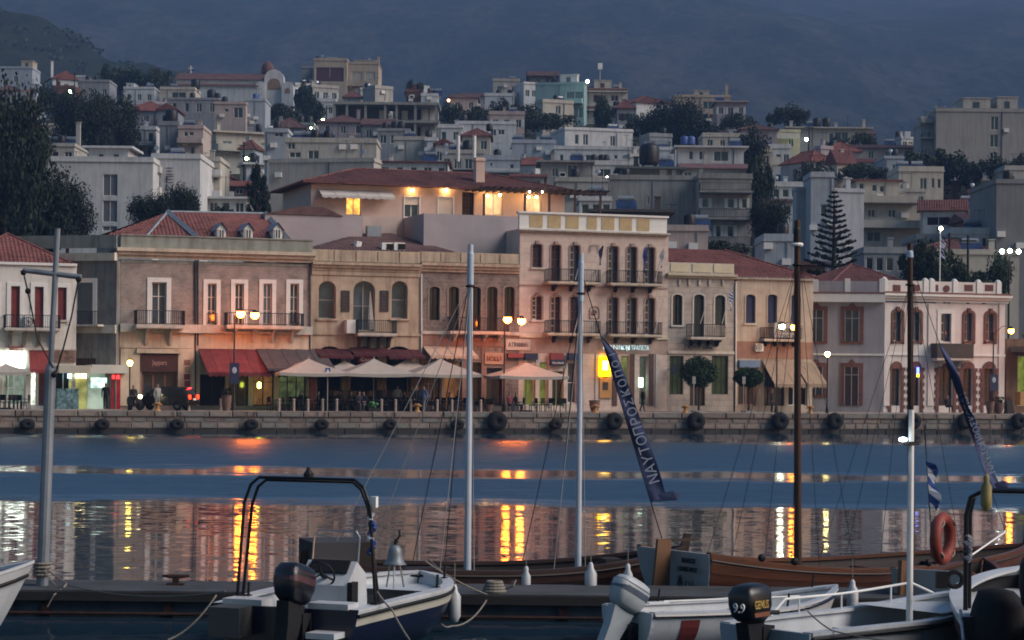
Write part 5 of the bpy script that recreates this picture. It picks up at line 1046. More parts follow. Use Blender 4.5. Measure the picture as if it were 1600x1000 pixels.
h('grey_house', 'long pale grey wall house left of the large white house', 800, 868, 224, 262, 320, 'blue', d=7, ex=(('chim', .6, 1),))
h('grey_house', 'grey house with tall dark doorway above the pergola', 845, 922, 254, 292, 282, 'conc', 'slab', wins=((886, 902, 257, 282), (862, 872, 262, 276)), d=8)
h('white_house', 'white roof house with brick patch right of the tall dark doorway', 918, 988, 258, 290, 285, 'white', wins=((932, 954, 264, 276),), ex=(('box', .6, .9, 8),))
h('beige_house', 'low beige house with white roof rail behind the pergola', 868, 950, 284, 312, 228, 'beige', d=8, ex=(('dish', .8), ('ant', .5, 3)))
h('white_house', 'small white louvred house under the pergola end', 905, 955, 314, 340, 195, 'white', win=(3, 1), d=6)
h('red_gable_house', 'low tiled house just right of the penthouse roof end', 800, 850, 277, 300, 245, 'beige', 'gx', rh=9, win=(2, 1), rm=ROOF)
# ---- grey apartment block, centre right
T = h('apartment_block', 'grey concrete apartment block with blank wall and three balcony floors', 950, 1092, 281, 395, 238, 'conc', d=12, wins=((1010, 1014, 306, 320),), cat='apartments')
T = h('balcony_wing', 'balcony wing of the grey apartment block with white shutters', 1091, 1174, 279, 395, 234, 'conc', d=10, wins=((1096, 1106, 310, 325), (1136, 1146, 310, 325), (1096, 1106, 352, 370), (1136, 1146, 352, 370), (1118, 1126, 352, 370), (1158, 1166, 310, 325)), shut=WC['white'], cat='apartments', ex=(('balc', 0, 1.0, 299, 12), ('balc', 0, 1.0, 341, 13), ('balc', 0, 1.0, 385, 14)))
h('roof_flat', 'grey green roof flat with white door on top of the grey apartment block', 970, 1062, 264, 290, 245, mat('town_slate_green', '#5a6462', .9, .15), 'slab', wins=((1031, 1042, 265, 280), (1050, 1056, 265, 280)), gl=WC['white'], d=6, ex=(('tank', .5, 1.15), ('solar', .8), ('mast', .95, 2.2)))
h('pink_roof_house', 'house with faded pink tiled roof right of the black water tank', 1066, 1182, 264, 290, 252, 'beige', 'gx', rh=12, win=(6, 1), wh=1.6, rm=mat('faded_pink_tile', '#8a5e5c', .9, .2, 2), ex=(('chim', .35, 1.6), ('ant', .6, 3)))
h('blue_tarp_house', 'white house with blue tanks on its flat roof at centre right', 1060, 1162, 231, 262, 290, 'white', 'slab', wins=((1076, 1083, 236, 250), (1092, 1104, 236, 250), (1115, 1138, 236, 252)), ex=(('tank', .12, .55, 1), ('tank', .22, .55, 1), ('ant', .5, 2)), d=8)
h('low_house', 'low cream house above the white blue tank house', 1098, 1162, 214, 236, 335, 'cream', win=(3, 1), ex=(('ant', .3),))
h('pink_house', 'mauve pink house with small dull roof beside the round dark tree', 1158, 1214, 203, 236, 335, 'mauve', 'hip', rh=10, win=(2, 1), rm=ROOF3)
h('peach_box', 'plain peach annex box standing right of the pink bank roof', 1043, 1106, 361, 398, 182, 'pink', d=8)
h('dark_canopy_house', 'low house with dark flat canopy behind the bank parapet', 930, 1044, 332, 360, 185, 'dark', 'slab', d=8, win=(2, 1))
# ---- right side
h('awning_house', 'house with white awning left of the flat roofed ridge house', 1198, 1250, 206, 240, 345, 'tan', win=(2, 1), ex=(('awn', .25, .95, 207, 217), ('chim', .2, 1)))
h('flat_ridge_house', 'wide flat roofed house with two dark tanks at the right ridge', 1232, 1358, 201, 236, 365, 'beige', 'slab', 0, wins=((1295, 1302, 208, 226), (1304, 1325, 206, 222), (1335, 1342, 206, 222)), ex=(('tank', .38, .7), ('tank', .5, .7), ('solar', .32), ('chim', .62, 1), ('chim', .97, 1.6)))
h('hip_house', 'blue grey house with broad red hip roof left of the hedge', 1228, 1308, 253, 282, 305, 'blue', 'hip', 30, .5, rh=20, win=(2, 1), rm=ROOF)
h('low_house', 'long low lilac house with red roof below the flat ridge house', 1318, 1432, 232, 252, 345, 'pink', 'gx', rh=9, win=(4, 1), rm=ROOF3, ex=(('solar', .7), ('mast', .92, 1.6, 1)))
h('low_house', 'long low white house with red roof above the dark hedge', 1308, 1386, 254, 272, 310, 'white', 'gx', rh=9, win=(4, 1), rm=ROOF, ex=(('ant', .3),))
h('blue_house', 'pale blue grey house at the right end of the dark hedge', 1382, 1412, 248, 280, 300, 'blue', win=(1, 1), ex=(('dish', .3),))
h('white_cottage', 'tiny white cottages left of the blue grey tower', 1206, 1262, 292, 312, 265, 'white', win=(4, 1), ex=(('dish', .1),))
h('tower_block', 'tall narrow part of the blank blue grey tower block', 1266, 1302, 277, 420, 222, 'blk', d=6, wins=((1281, 1291, 319, 337),), cat='apartments', ex=(('box', .2, .7, 4),))
h('tower_block', 'broad blank blue grey tower block behind the Norfolk pine', 1240, 1352, 299, 425, 226, 'blk', 'flat', 10, .97, cat='apartments', ex=(('ant', .2),))
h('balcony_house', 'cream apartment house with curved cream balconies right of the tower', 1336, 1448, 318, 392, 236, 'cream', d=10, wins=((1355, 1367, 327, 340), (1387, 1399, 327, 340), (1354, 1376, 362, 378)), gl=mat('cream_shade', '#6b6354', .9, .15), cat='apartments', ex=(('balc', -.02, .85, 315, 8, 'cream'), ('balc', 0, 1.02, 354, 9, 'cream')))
h('top_flat', 'red rimmed top flat of the cream apartment house', 1338, 1406, 283, 318, 246, 'cream', 'gx', rh=5, wins=((1302 + 40, 1350, 286, 300), (1362, 1370, 288, 299), (1374, 1382, 290, 300)), d=7, rm=ROOF)
h('cream_villa', 'cream villa with square loggia openings at centre of the right slope', 1404, 1474, 268, 318, 262, 'cream', wins=((1437, 1448, 278, 297), (1455, 1460, 278, 294), (1464, 1470, 279, 294)), ex=(('box', .05, .4, 2),))
h('red_roof_house', 'white house with red lean roof and open porch right of the cream balconies', 1440, 1512, 330, 368, 232, 'white', 'gx', -12, .93, rh=18, wins=((1450, 1486, 338, 352),), gl=DARKIN, rm=ROOF2)
h('red_roof_house', 'low house with dark red roof behind the mansion flagpole', 1440, 1546, 392, 412, 192, 'white', 'hip', rh=20, rm=ROOF2, d=7)
h('old_school', 'long pale building with tall dark windows behind the mansion parapet', 1462, 1592, 398, 470, 184, 'cream', 'flat', wins=((1518, 1527, 424, 450), (1534, 1543, 424, 450), (1566, 1577, 424, 458), (1490, 1499, 424, 450)), d=9, cat='building', group=None)
h('white_wall_house', 'low white house above the old school roof', 1486, 1552, 366, 392, 208, 'white', d=6, win=(3, 1))
h('brown_house', 'small brown house with blue awning between villa and grey slab', 1508, 1556, 345, 370, 225, 'brick', 'gx', rh=14, win=(2, 1), rm=ROOF3)
h('red_cottage', 'small red cottage under the big grey block trees', 1488, 1520, 286, 304, 300, 'brick', 'gx', rh=7, win=(1, 1), rm=ROOF3)
h('brick_cottage', 'orange brick cottage right of the small red cottage', 1512, 1546, 302, 324, 285, 'brick', win=(2, 1), d=6, ex=(('dish', .9), ('dish', .2)))
h('tin_cottage', 'low grey cottage with satellite dishes below the brick cottage', 1500, 1556, 324, 344, 262, 'grey', 'gx', rh=6, win=(2, 1), ex=(('dish', .9), ('solar', .4)))
h('big_block', 'tall blank grey beige block on the right skyline with three dark windows', 1462, 1640, 175, 300, 330, mat('town_block_beige', '#94938e', .9, .1, .4, .1, stain=.3), 'flat', wins=((1547, 1559, 182, 203), (1546, 1559, 210, 230), (1546, 1558, 238, 257)), d=14, cat='apartments', ex=(('box', .26, .5, 22, 'beige'), ('box', .56, .74, 24, 'beige'), ('solar', .12), ('ant', .5)))
h('block_wing', 'balconied wing left of the tall blank grey beige block', 1438, 1464, 197, 250, 332, 'grey', win=(1, 2), ex=(('balc', 0, 1, 215, 5), ('awn', 0, 1, 182, 192)), d=6)
h('grey_slab', 'blank dark grey block end at the right edge', 1556, 1640, 287, 420, 205, mat('town_grey_dark', '#7a7c7e', .9, .1, .4, .1, stain=.3), d=12, cat='apartments')
h('beige_house', 'small beige house on the right edge above the dark grey block', 1570, 1640, 266, 300, 290, 'beige', win=(3, 1))
h('lane_house', 'small pale house left of the blue grey tower above the sand shop roof', 1194, 1244, 377, 420, 182, 'blue', d=7, ex=(('box', .3, .8, 6, 'pink'),))
h('red_shed', 'red roofed shed behind the Norfolk pine foot', 1248, 1292, 414, 440, 182, 'brick', 'gx', rh=8, rm=ROOF3)
h('glass_porch_house', 'grey house with glazed porch right of the Norfolk pine', 1350, 1432, 396, 430, 190, 'grey', win=(5, 1), d=7)
# more roofs seen between the larger houses
h('filler_house', 'small grey house in the gap right of the tan roofed block', 452, 490, 196, 222, 350, 'grey', win=(2, 1), ex=(('tank', .4, .6), ('tank', .75, .6)))
h('filler_house', 'low white house between concrete frame and brown hip roof', 684, 722, 200, 225, 340, 'white', win=(2, 1), ex=(('ant', .5),))
h('filler_house', 'small cream house peeping over the pink tiled roof', 1168, 1206, 238, 262, 300, 'cream', win=(2, 1))
h('filler_house', 'low pale house under the ridge left of the church', 168, 200, 170, 190, 400, 'white', win=(2, 1))
h('filler_house', 'small dull house behind the maroon loggia house', 470, 492, 107, 140, 490, 'grey', win=(1, 1))
h('filler_house', 'low beige house below the cream slope villa', 1400, 1446, 300, 330, 256, 'beige', win=(3, 1))
h('filler_house', 'mauve roofed cottage left of the tall narrow tower', 1196, 1240, 316, 340, 245, 'white', 'gx', rh=8, win=(2, 1), rm=ROOF3)
h('filler_house', 'small white house above the old school left end', 1432, 1486, 376, 396, 212, 'grey', 'flat', win=(3, 1))
# ---- the many smaller roofs between them
LM = [('church', 370, 130), ('turquoise house', 877, 160), ('white hotel', 150, 300), ('concrete frame', 600, 190), ('beige block', 500, 290), ('tall grey beige block', 1530, 215), ('big black tank', 1018, 240), ('blue grey tower', 1290, 330), ('maroon loggia house', 515, 118), ('cream slope villa', 1438, 290), ('large white house', 925, 220), ('tan roofed block', 385, 225), ('flat ridge house', 1295, 210), ('hotel stair tower', 264, 220), ('penthouse chimney', 751, 265), ('brown hip roof', 744, 205)]
random.seed(41); used = {}; made = 0
for tries in range(900):
    if made >= 58: break
    Z = ru(235, 470); x = ru(20, 1570); p0 = at(x, 300, Z); zg = tz(p0.x, p0.y); yb = Y0 - (zg - HC) / Z * FPX + (x - 800) * ROLL
    wpx, hpx = ru(24, 56), ru(3.0, 6.2) * FPX / Z; yt = yb - hpx; rr = wpx * Z / FPX / 2
    if yb > 330 or yt < 118 or (x > 1150 and yt < 205) or (1440 < x): continue
    if any(math.hypot(p0.x - fx, p0.y + 3 - fy) < fr_ + rr + .5 for fx, fy, fr_ in FOOT): continue
    col = random.choice(('white', 'white', 'cream', 'beige', 'blue', 'pink', 'grey', 'mauve')); rf = random.choice(('flat', 'flat', 'flat', 'hip', 'gx', 'slab'))
    nm, lx, ly = min(LM, key=lambda q: math.hypot(q[1] - x, (q[2] - yb) * 1.5)); dr = ('left' if x < lx else 'right') + (' above' if yb < ly - 12 else ' below' if yb > ly + 12 else '')
    key = (col, rf in ('hip', 'gx'), nm, dr); used[key] = used.get(key, 0) + 1
    if used[key] > 1: continue
    ex = [(random.choice(('ant', 'tank', 'chim', 'dish', 'solar')), ru(.1, .9)) for _ in range(random.choice((1, 2, 3)))] if rf not in ('hip', 'gx') else [('chim', ru(.2, .8), 1.0), ('ant', ru(.2, .8))]
    if rnd() < .5: ex.append(('balc', ru(0, .3), ru(.7, 1.0), yb - hpx * .45, 1.0 * FPX / Z) + (() if rnd() < .5 else (col,)))
    if rnd() < .3: ex.append(('awn', ru(0, .3), ru(.6, 1.0), yt + hpx * .2, yt + hpx * .42))
    dirw = {'left': 'to the left of', 'right': 'to the right of', 'left above': 'up left of', 'right above': 'up right of', 'left below': 'down left of', 'right below': 'down right of'}[dr]
    h('town_house', 'small %s %s house %s the %s' % ({'blue': 'pale blue', 'mauve': 'dull mauve'}.get(col, col), 'red roofed' if rf in ('hip', 'gx') else 'flat roofed', dirw, nm), x - wpx / 2, x + wpx / 2, yt, yb, Z, col, rf, random.choice((0, 0, 16, -16, 24)), .72, d=ru(6, 9), win=(random.choice((2, 3, 3, 4)), 1 if hpx * Z / FPX < 4.4 else 2), rh=ru(1.2, 2.0) * FPX / Z, ex=ex, group='smaller houses of the slope', shut=random.choice((None, None, WC['dark'], WC['white'], WC['brick'])))
    made += 1
# ================================================================== trees
def crown_mesh(seed, n=34, per=80, leaf=.17, shape='round', cols='g'):
    random.seed(seed); m = MB(); cl = []
    for i in range(n):
        while True:
            p = Vector((ru(-1, 1), ru(-1, 1), ru(-1, 1)))
            if p.length < 1: break
        if shape == 'round': c = Vector((p.x * .85, p.y * .85, .55 + p.z * .45)); r = ru(.16, .34)
        elif shape == 'cypress': zz = rnd(); w = .52 * (1 - zz) ** .5 * (1 if zz > .1 else .7); c = Vector((p.x * w, p.y * w, .04 + zz * .94)); r = ru(.06, .12)
        else: c = Vector((p.x * .9, p.y * .9, .62 + p.z * .32 - .25 * (p.x ** 2 + p.y ** 2))); r = ru(.14, .3)
        cl.append((c, r))
    for c, r in cl:
        for j in range(per):
            while True:
                p = Vector((ru(-1, 1), ru(-1, 1), ru(-1, 1)))
                if p.length < 1: break
            q = c + p * r; q.z = max(q.z, .02); a = Vector((ru(-1, 1), ru(-1, 1), ru(-.6, 1))).normalized() * leaf * ru(.5, 1.1) * .4; b = a.cross(Vector((ru(-1, 1), ru(-1, 1), ru(-1, 1)))).normalized() * leaf * .24
            m.add([q - a, q + b, q + a, q - b], [(0, 1, 2, 3)])
    return m
def leafmat(name, c1, c2):
    m, n, l, b = base_mat(name, .75, 0, .25); tc = n.new('ShaderNodeTexCoord'); a = nz(n, l, tc.outputs['Object'], 4.5, 3)
    r = ramp(n, l, a.outputs['Fac'], [(.35, rgb(c1)), (.65, rgb(c2))]); l.new(r.outputs[0], b.inputs['Base Color']); MATS[name] = m; return m
LEAF = [leafmat('leaves_dark', '#17231a', '#2a3826'), leafmat('leaves_olive', '#202a1e', '#38402c'), leafmat('leaves_deep', '#121d17', '#222f22')]
CR = [crown_mesh(s, 36, 85).mesh('crown', LEAF[s % 3]) for s in range(5)] + [crown_mesh(11, 60, 60, .10, 'cypress').mesh('crown', LEAF[2])] + [crown_mesh(21 + s, 30, 80, .15, 'flat').mesh('crown', LEAF[s % 3]) for s in range(2)]
CR += [crown_mesh(31 + s, 90, 150, .085).mesh('crown', LEAF[2]) for s in range(3)]
random.seed(99)
BARK = mat('bark', '#3c3128', .95, .3, 4, .5, 20)
def trunk_mesh():
    m = MB(); m.tube([(0, 0, -.6), (.02, 0, .1), (.0, .03, .5)], [.075, .055, .03], 7)
    for k in range(5): a = k * 1.26; m.tube([(0.01, .01, .12 + .06 * k), (.25 * math.cos(a), .25 * math.sin(a), .38 + .06 * k), (.45 * math.cos(a), .45 * math.sin(a), .55 + .05 * k)], [.035, .02, .008], 5)
    return m.mesh('trunk', BARK)
TRK = trunk_mesh()
def tree(label, x, yb, Z, wpx, hpx, v=0, group='trees on the hillside', name='tree'):
    p = at(x, yb, Z); k = Z / FPX; o = link(name, None); o.location = p; o.rotation_euler = (0, 0, ru(0, 6)); sx = wpx * k / 2; o.scale = (sx, sx, hpx * k); tag(o, label, 'tree', group)
    link('crown', CR[v], o); link('trunk', TRK, o); return o
TR = [('big dark tree filling the left edge beside the white hotel', 8, 400, 186, 150, 235, 8), ('broad dark tree reaching over the left shuttered house', 60, 400, 190, 120, 130, 9), ('lower dark tree right of the big left edge tree', 105, 385, 192, 84, 90, 10),
      ('large dark tree standing behind the white hotel roof room', 128, 250, 300, 96, 100, 9), ('dark tree right of the large tree behind the hotel roof room', 178, 245, 305, 86, 84, 10), ('tall dark tree at far left above the white hotel', 22, 300, 250, 110, 130, 10), ('round tree on the ridge left of the church', 215, 150, 455, 70, 44, 6), ('dark ridge tree beside the church roof', 250, 146, 460, 50, 40, 7), ('ridge tree between grey house and low white terrace house', 178, 150, 460, 50, 46, 1),
      ('dark bush in front of the white church apses', 440, 190, 385, 56, 28, 7), ('tree right of the church apses', 474, 178, 425, 30, 44, 0), ('dark tree between church and tan roofed block', 490, 200, 390, 34, 50, 3),
      ('small tree behind the brick box on the ridge', 648, 156, 440, 34, 28, 1), ('dark tree right of the white box on the concrete frame', 706, 196, 385, 44, 38, 6), ('dark tree below the far pink house', 748, 200, 380, 50, 34, 7), ('dark tree left of the cream one window house', 786, 200, 385, 44, 40, 2), ('tree at the foot of the turquoise house', 820, 208, 372, 56, 40, 4), ('dark hedge tree under the cream one window house', 872, 206, 370, 70, 30, 7),
      ('pointed dark tree left of the broad red hip roof', 944, 205, 390, 34, 50, 0), ('dark tree in front of the broad hip roofed house', 1006, 222, 365, 60, 46, 6), ('large round dark tree on the ridge left of the tan balcony house', 1058, 226, 362, 84, 66, 9), ('dark tree right of the large round ridge tree', 1090, 226, 360, 60, 44, 3), ('flat topped ridge tree right of the tan balcony house', 1150, 205, 400, 60, 28, 7), ('broad ridge tree left of the flat roofed ridge house', 1234, 202, 385, 70, 38, 6),
      ('round dark tree beside the mauve pink house', 1176, 262, 300, 46, 56, 2), ('dark tree behind the balcony wing of the grey block', 1188, 330, 250, 44, 80, 3), ('tree at the right end of the flat roofed ridge house', 1350, 232, 360, 46, 26, 7),
      ('dark tree left of the hedge under the red hip roof', 1270, 300, 288, 56, 42, 4), ('bushy dark tree under the long low white house', 1334, 285, 295, 66, 30, 7), ('dark tree right of the long low white house', 1372, 286, 292, 40, 28, 6), ('green tree in front of the tall grey beige block', 1448, 285, 310, 80, 50, 1), ('tree left of the tall grey beige block foot', 1500, 290, 300, 70, 46, 3), ('tree at the right foot of the tall grey beige block', 1556, 292, 298, 80, 48, 6), ('bush on the right edge above the dark grey block', 1596, 290, 298, 40, 44, 2),
      ('dark tree behind the mansion roof left of the flagpole', 1436, 452, 178, 60, 70, 0), ('dark bushy tree behind the mansion flagpole', 1476, 458, 176, 70, 60, 4), ('shrub between the old school windows', 1514, 460, 175, 44, 40, 1), ('dark tree at the right end of the mansion parapet', 1562, 470, 174, 40, 70, 3),
      ('leafy tree in front of the lower hotel wall', 236, 362, 200, 70, 54, 9), ('darker tree right of the leafy hotel wall tree', 282, 362, 202, 60, 64, 8), ('small tree by the lettered hotel sign', 262, 345, 212, 40, 44, 6), ('low shrub by the blue roofed shed', 352, 348, 210, 50, 24, 7), ('small round shrub on the penthouse terrace', 681, 336, 163, 20, 24, 2), ('dark shrub hedge under the balcony wing', 1124, 400, 196, 90, 24, 7), ('dark tree left of the red gabled cottage', 300, 300, 262, 26, 30, 0),
      ('tall tree between the centre block and blue tarp house', 1190, 300, 262, 40, 44, 1), ('bush under the flat ridge house awning', 1306, 238, 352, 36, 22, 2), ('dark tree on the left ridge behind the pale blue house', 84, 178, 372, 50, 40, 3), ('dark bush below the white gabled left house', 44, 190, 352, 60, 30, 6)]
for lb, x, yb, Z, w_, h_, v in TR: tree(lb, x, yb, Z, w_ * 1.12, h_, v)
tree('slim dark cypress beside the big beige block', 401, 345, 208, 92, 84, 5, name='cypress'); tree('second cypress partly behind the slim dark cypress', 411, 348, 214, 60, 70, 5, name='cypress')
random.seed(77); m = MB()
for i in range(900):
    Z = ru(195, 480); x = ru(-10, 1620); p0 = at(x, 300, Z); c = Vector((p0.x, p0.y, tz(p0.x, p0.y))); r = ru(.6, 1.8)
    for j in range(26):
        q = c + Vector((ru(-1, 1) * r, ru(-1, 1) * r, abs(ru(-.2, 1)) * r * .9)); a_ = Vector((ru(-1, 1), ru(-1, 1), ru(-.4, 1))).normalized() * ru(.2, .4); b_ = a_.cross(Vector((ru(-1, 1), ru(-1, 1), ru(-1, 1)))).normalized() * .2
        m.add([q - a_, q + b_, q + a_, q - b_], [(0, 1, 2, 3)])
for i in range(520):
    u_, v_ = ru(0, 600), ru(40, 175); c = Vector(ridge(u_, v_)); r = ru(2, 5)
    for j in range(16):
        q = c + Vector((ru(-1, 1) * r, ru(-1, 1) * r, abs(ru(-.2, .8)) * r * .8)); a_ = Vector((ru(-1, 1), ru(-1, 1), ru(-.4, 1))).normalized() * ru(.7, 1.3); b_ = a_.cross(Vector((ru(-1, 1), ru(-1, 1), ru(-1, 1)))).normalized() * .7
        m.add([q - a_, q + b_, q + a_, q - b_], [(0, 1, 2, 3)])
o = link('undergrowth', m.mesh('undergrowth', LEAF[1])); o['kind'] = 'stuff'; o['label'] = 'low green scrub and garden bushes between the hillside houses'; o['category'] = 'shrubs'
# Norfolk pine: tiers of drooping branches
def norfolk(label, x, yb, Z, wpx, hpx, seed=3):
    random.seed(seed); p = at(x, yb, Z); k = Z / FPX; H = hpx * k; R = wpx * k / 2; T = Thing('norfolk_pine', label, 'tree', p, 0)
    m = MB(); m.tube([(0, 0, -2), (0, 0, H * .5), (0, 0, H)], [.25, .14, .03], 7); T.part('trunk', m, BARK)
    m = MB(); tiers = 15
    for i in range(tiers):
        f = (i / (tiers - 1)) ** .8; z = H * (.08 + .88 * f); r = R * (1 - f) ** .8 + .25; nb = 7
        for j in range(nb):
            a = 2 * math.pi * (j + rnd() * .5) / nb; L = r * ru(.8, 1.1); dv = Vector((math.cos(a), math.sin(a), .1))
            for s_ in range(int(16 + L * 24)):
                u = rnd(); q = Vector((0, 0, z)) + dv * L * u + Vector((0, 0, .16 * u * u * L)); b = Vector((ru(-1, 1), ru(-1, 1), ru(-.5, .8))).normalized() * (.24 + .2 * (1 - f)); c = dv.normalized() * ru(.1, .26) + Vector((0, 0, ru(-.3, .1) * (1.3 - f)))
                m.add([q - b * .5, q + c * .5, q + b * .5, q - c * .4], [(0, 1, 2, 3)])
    T.part('crown', m, LEAF[2]); random.seed(99 + seed)
norfolk('tall tiered Norfolk pine in front of the blue grey tower', 1302, 445, 176, 78, 150)
tree('low rounded dark tree right of the balcony wing of the grey block', 1202, 382, 212, 74, 66, 9)
# palms
def palm(label, x, yb, Z, hpx, rpx):
    p = at(x, yb, Z); k = Z / FPX; T = Thing('palm', label, 'tree', p, 0); H = hpx * k; m = MB(); m.tube([(0, 0, -3), (.1, 0, H * .55)], .16, 7); T.part('trunk', m, BARK); R = rpx * k; m = MB()
    for i in range(26):
        a = rnd() * 6.28; el = ru(-.2, 1.2); pts = []
        for j in range(7):
            u = j / 6; pts.append(Vector((math.cos(a) * R * u * math.cos(el * .7), math.sin(a) * R * u * math.cos(el * .7), H * .55 + R * (u * math.sin(el) - .7 * u * u))))
        for j in range(6):
            d = (pts[j + 1] - pts[j]); sd_ = d.cross(Vector((0, 0, 1))).normalized() * .16 * (1 - j / 7); m.add([pts[j] - sd_, pts[j + 1] - sd_ * .8, pts[j + 1] + Vector((0, 0, .06)), pts[j] + Vector((0, 0, .06))], [(0, 1, 2, 3)]); m.add([pts[j] + sd_, pts[j] + Vector((0, 0, .06)), pts[j + 1] + Vector((0, 0, .06)), pts[j + 1] + sd_ * .8], [(0, 1, 2, 3)])
    T.part('crown', m, LEAF[1])
palm('palm with spiky fronds left of the penthouse awning', 506, 345, 160, 42, 26); palm('palm crown by the blue roofed shed', 345, 348, 206, 34, 24); palm('small palm behind the mansion parapet', 1536, 470, 173, 46, 20)
# ================================================================== street lamps and poles on the slope
def hill_lamp(label, x, y, Z, col, es, r=.3, pole=6.0):
    p = at(x, y, Z); T = Thing('street_lamp', label, 'street lamp', (p.x, p.y, p.z - pole), 0, group='lit street lamps on the slope')
    m = MB(); m.tube([(.25, 0, -2), (.25, 0, pole + .3), (0, 0, pole + .4)], .06, 6); T.part('pole', m, IRON); m = MB(); m.sphere((0, 0, pole), r, 10, 6); T.part('lamp', m, glow('hill_lamp_' + col, col, es))
hill_lamp('bright greenish street lamp at upper left', 110, 143, 400, '#e8ffb0', 30, .32); hill_lamp('greenish street lamp below the tan roofed block', 385, 248, 300, '#d8ffb0', 45, .2); hill_lamp('greenish street lamp above the beige block solar panels', 505, 188, 350, '#e0ffa8', 45, .24); hill_lamp('white street lamp right of the turquoise house', 918, 127, 418, '#f4fff0', 60, .3); hill_lamp('greenish street lamp below the flat roofed ridge house', 1260, 218, 340, '#e8ffd0', 60, .24)
hill_lamp('small white lamp above the penthouse pergola', 949, 277, 240, '#fff4e0', 14, .12, 3); hill_lamp('tiny amber lamp beside the far pink house', 701, 157, 425, '#ffb060', 18, .22, 3); hill_lamp('small white lamp on the roof of the dish house', 86 + 400, 200, 345, '#fff0d8', 6, .16, 3)
p = at(1565, 393, 172)
T = Thing('floodlight_mast', 'three white floodlights on a mast behind the mansion at right', 'street lamp', (p.x, p.y, p.z - 7), 0)
m = MB(); m.tube([(.6, 0, -6), (.6, 0, 7)], .08, 6); m.tube([(-.1, 0, 6.9), (1.4, 0, 6.9)], .05, 6); T.part('mast', m, IRON)
for dx in (0, .62, 1.32): m = MB(); m.sphere((dx, -.15, 7 + (.06 if dx == .62 else 0)), .17, 10, 6); T.part('floodlight', m, glow('flood_white', '#f0fff4', 20))
T = Thing('flagpole', 'white flagpole with drooping blue and white flag and lamp behind the mansion parapet', 'flagpole', at(1468, 470, 162), 0); k = 162 / FPX
m = MB(); m.tube([(0, 0, -2), (0, 0, 112 * k)], .05, 6); T.part('pole', m, WOODW); m = MB(); m.sphere((0.06, 0, 113 * k), .14, 10, 6); T.part('lamp', m, glow('pole_lamp', '#ffe8b0', 16))
m = MB()
for i in range(8): z0, z1 = (100 - i * 4) * k, (96 - i * 4) * k; w0 = .32 + .08 * math.sin(i); m.quad((.04, .03 * math.sin(i + 1), z1), (.04 + w0, .1 * math.sin(i * 1.3), z1 - .1), (.04 + w0, .1 * math.sin(i * 1.3 - 1.3), z0 - .1), (.04, .03 * math.sin(i), z0))
T.part('flag', m, GREEK)
def upole(label, x, yb, yt, Z):
    p = at(x, yb, Z); H = (yb - yt) * Z / FPX; m = MB(); m.tube([(0, 0, -3), (0, 0, H)], .11, 6); m.box(-.7, .7, -.05, .05, H - .5, H - .38); one('utility_pole', label, 'utility pole', m, IRON, p, group='poles on the slope')
upole('thin dark utility pole beside the bright upper left lamp', 116, 160, 112, 402); upole('dark pole left of the old school windows', 1483, 440, 364, 182); upole('dark pole right of the flagpole lamp', 1512, 440, 368, 181); upole('dark pole below the tan roofed block', 381, 262, 222, 298); upole('dark pole beside the lamp above the solar panels', 510, 200, 165, 348); upole('dark pole below the flat ridge house lamp', 1264, 240, 195, 338)
# ================================================================== things on the quay
SOD = glow('lamp_sodium', '#ff7a20', 40.0); YLAMP = glow('lamp_yellow', '#ffe060', 10.0); WLAMP = glow('lamp_white', '#f4ffd8', 24.0)
POST = mat('lamp_post_paint', '#3a332c', .6, .25, 3, metal=.2)
def lamp_post(label, x, heads, yb=634, t=-4.2, arm=True, r=.27, sign=None):
    s_ = S(x, 560, t); T = FThing('street_lamp', label, 'street lamp', s_, t, G, 'quayside street lamps'); ztop = max(ZZ(h_[0], h_[1], t) for h_ in heads)
    m = MB(); m.tube([(s_, t, G), (s_, t, G + 1.2), (s_, t, ztop - .1)], [.09, .06, .045], 8); m.lathe([(.16, 0), (.14, .25), (.09, .5)], (s_, t, G), 10); T.part('post', m, POST)
    for hx, hy, mt in heads:
        hs, hz = S(hx, hy, t), ZZ(hx, hy, t); m = MB(); m.tube([(s_, t, ztop - .3), ((s_ + hs) / 2, t, hz + .32), (hs, t, hz + .3)], .03, 6); a = T.part('arm', m, POST)
        m = MB(); m.lathe([(.05, .34), (r * .9, .18), (r * 1.1, .12), (.04, .3)], (hs, t, hz), 10); T.part('hood', m, POST, a)
        m = MB(); m.sphere((hs, t, hz), r, 12, 8); T.part('globe', m, mt, a)
    if sign:
        a, b, c, d = r4(*sign, t); m = MB(); m.box(a, b, t - .12, t - .07, c, d); p = T.part('banner_sign', m, mat('sign_deep_blue', '#23264a', .6, .15)); m = MB(); m.sphere(((a + b) / 2, t - .13, (c + d) / 2 + .2), .16, 8, 5, (1, 1, 1.3)); m.v = [(v[0], t - .13 + (v[1] - t + .13) * .1, v[2]) for v in m.v]; T.part('emblem', m, mat('emblem_white', '#a8a8b4', .7, .2), p)
    return T
lamp_post('orange twin lamp in front of the red awning with blue sign', 366, ((376, 490, SOD), (398, 492, SOD)), sign=(358, 373, 567, 600))
lamp_post('orange twin lamp beside the lone peach parasol', 788, ((793, 499, SOD), (815, 501, SOD)))
lamp_post('white and orange twin lamp at the sand awnings', 1214, ((1222, 510, WLAMP), (1240, 511, SOD)), r=.2)
lamp_post('orange single lamp at the right end of the mansion with blue sign', 1552, ((1580, 517, SOD),), r=.2, sign=(1545, 1558, 585, 611))
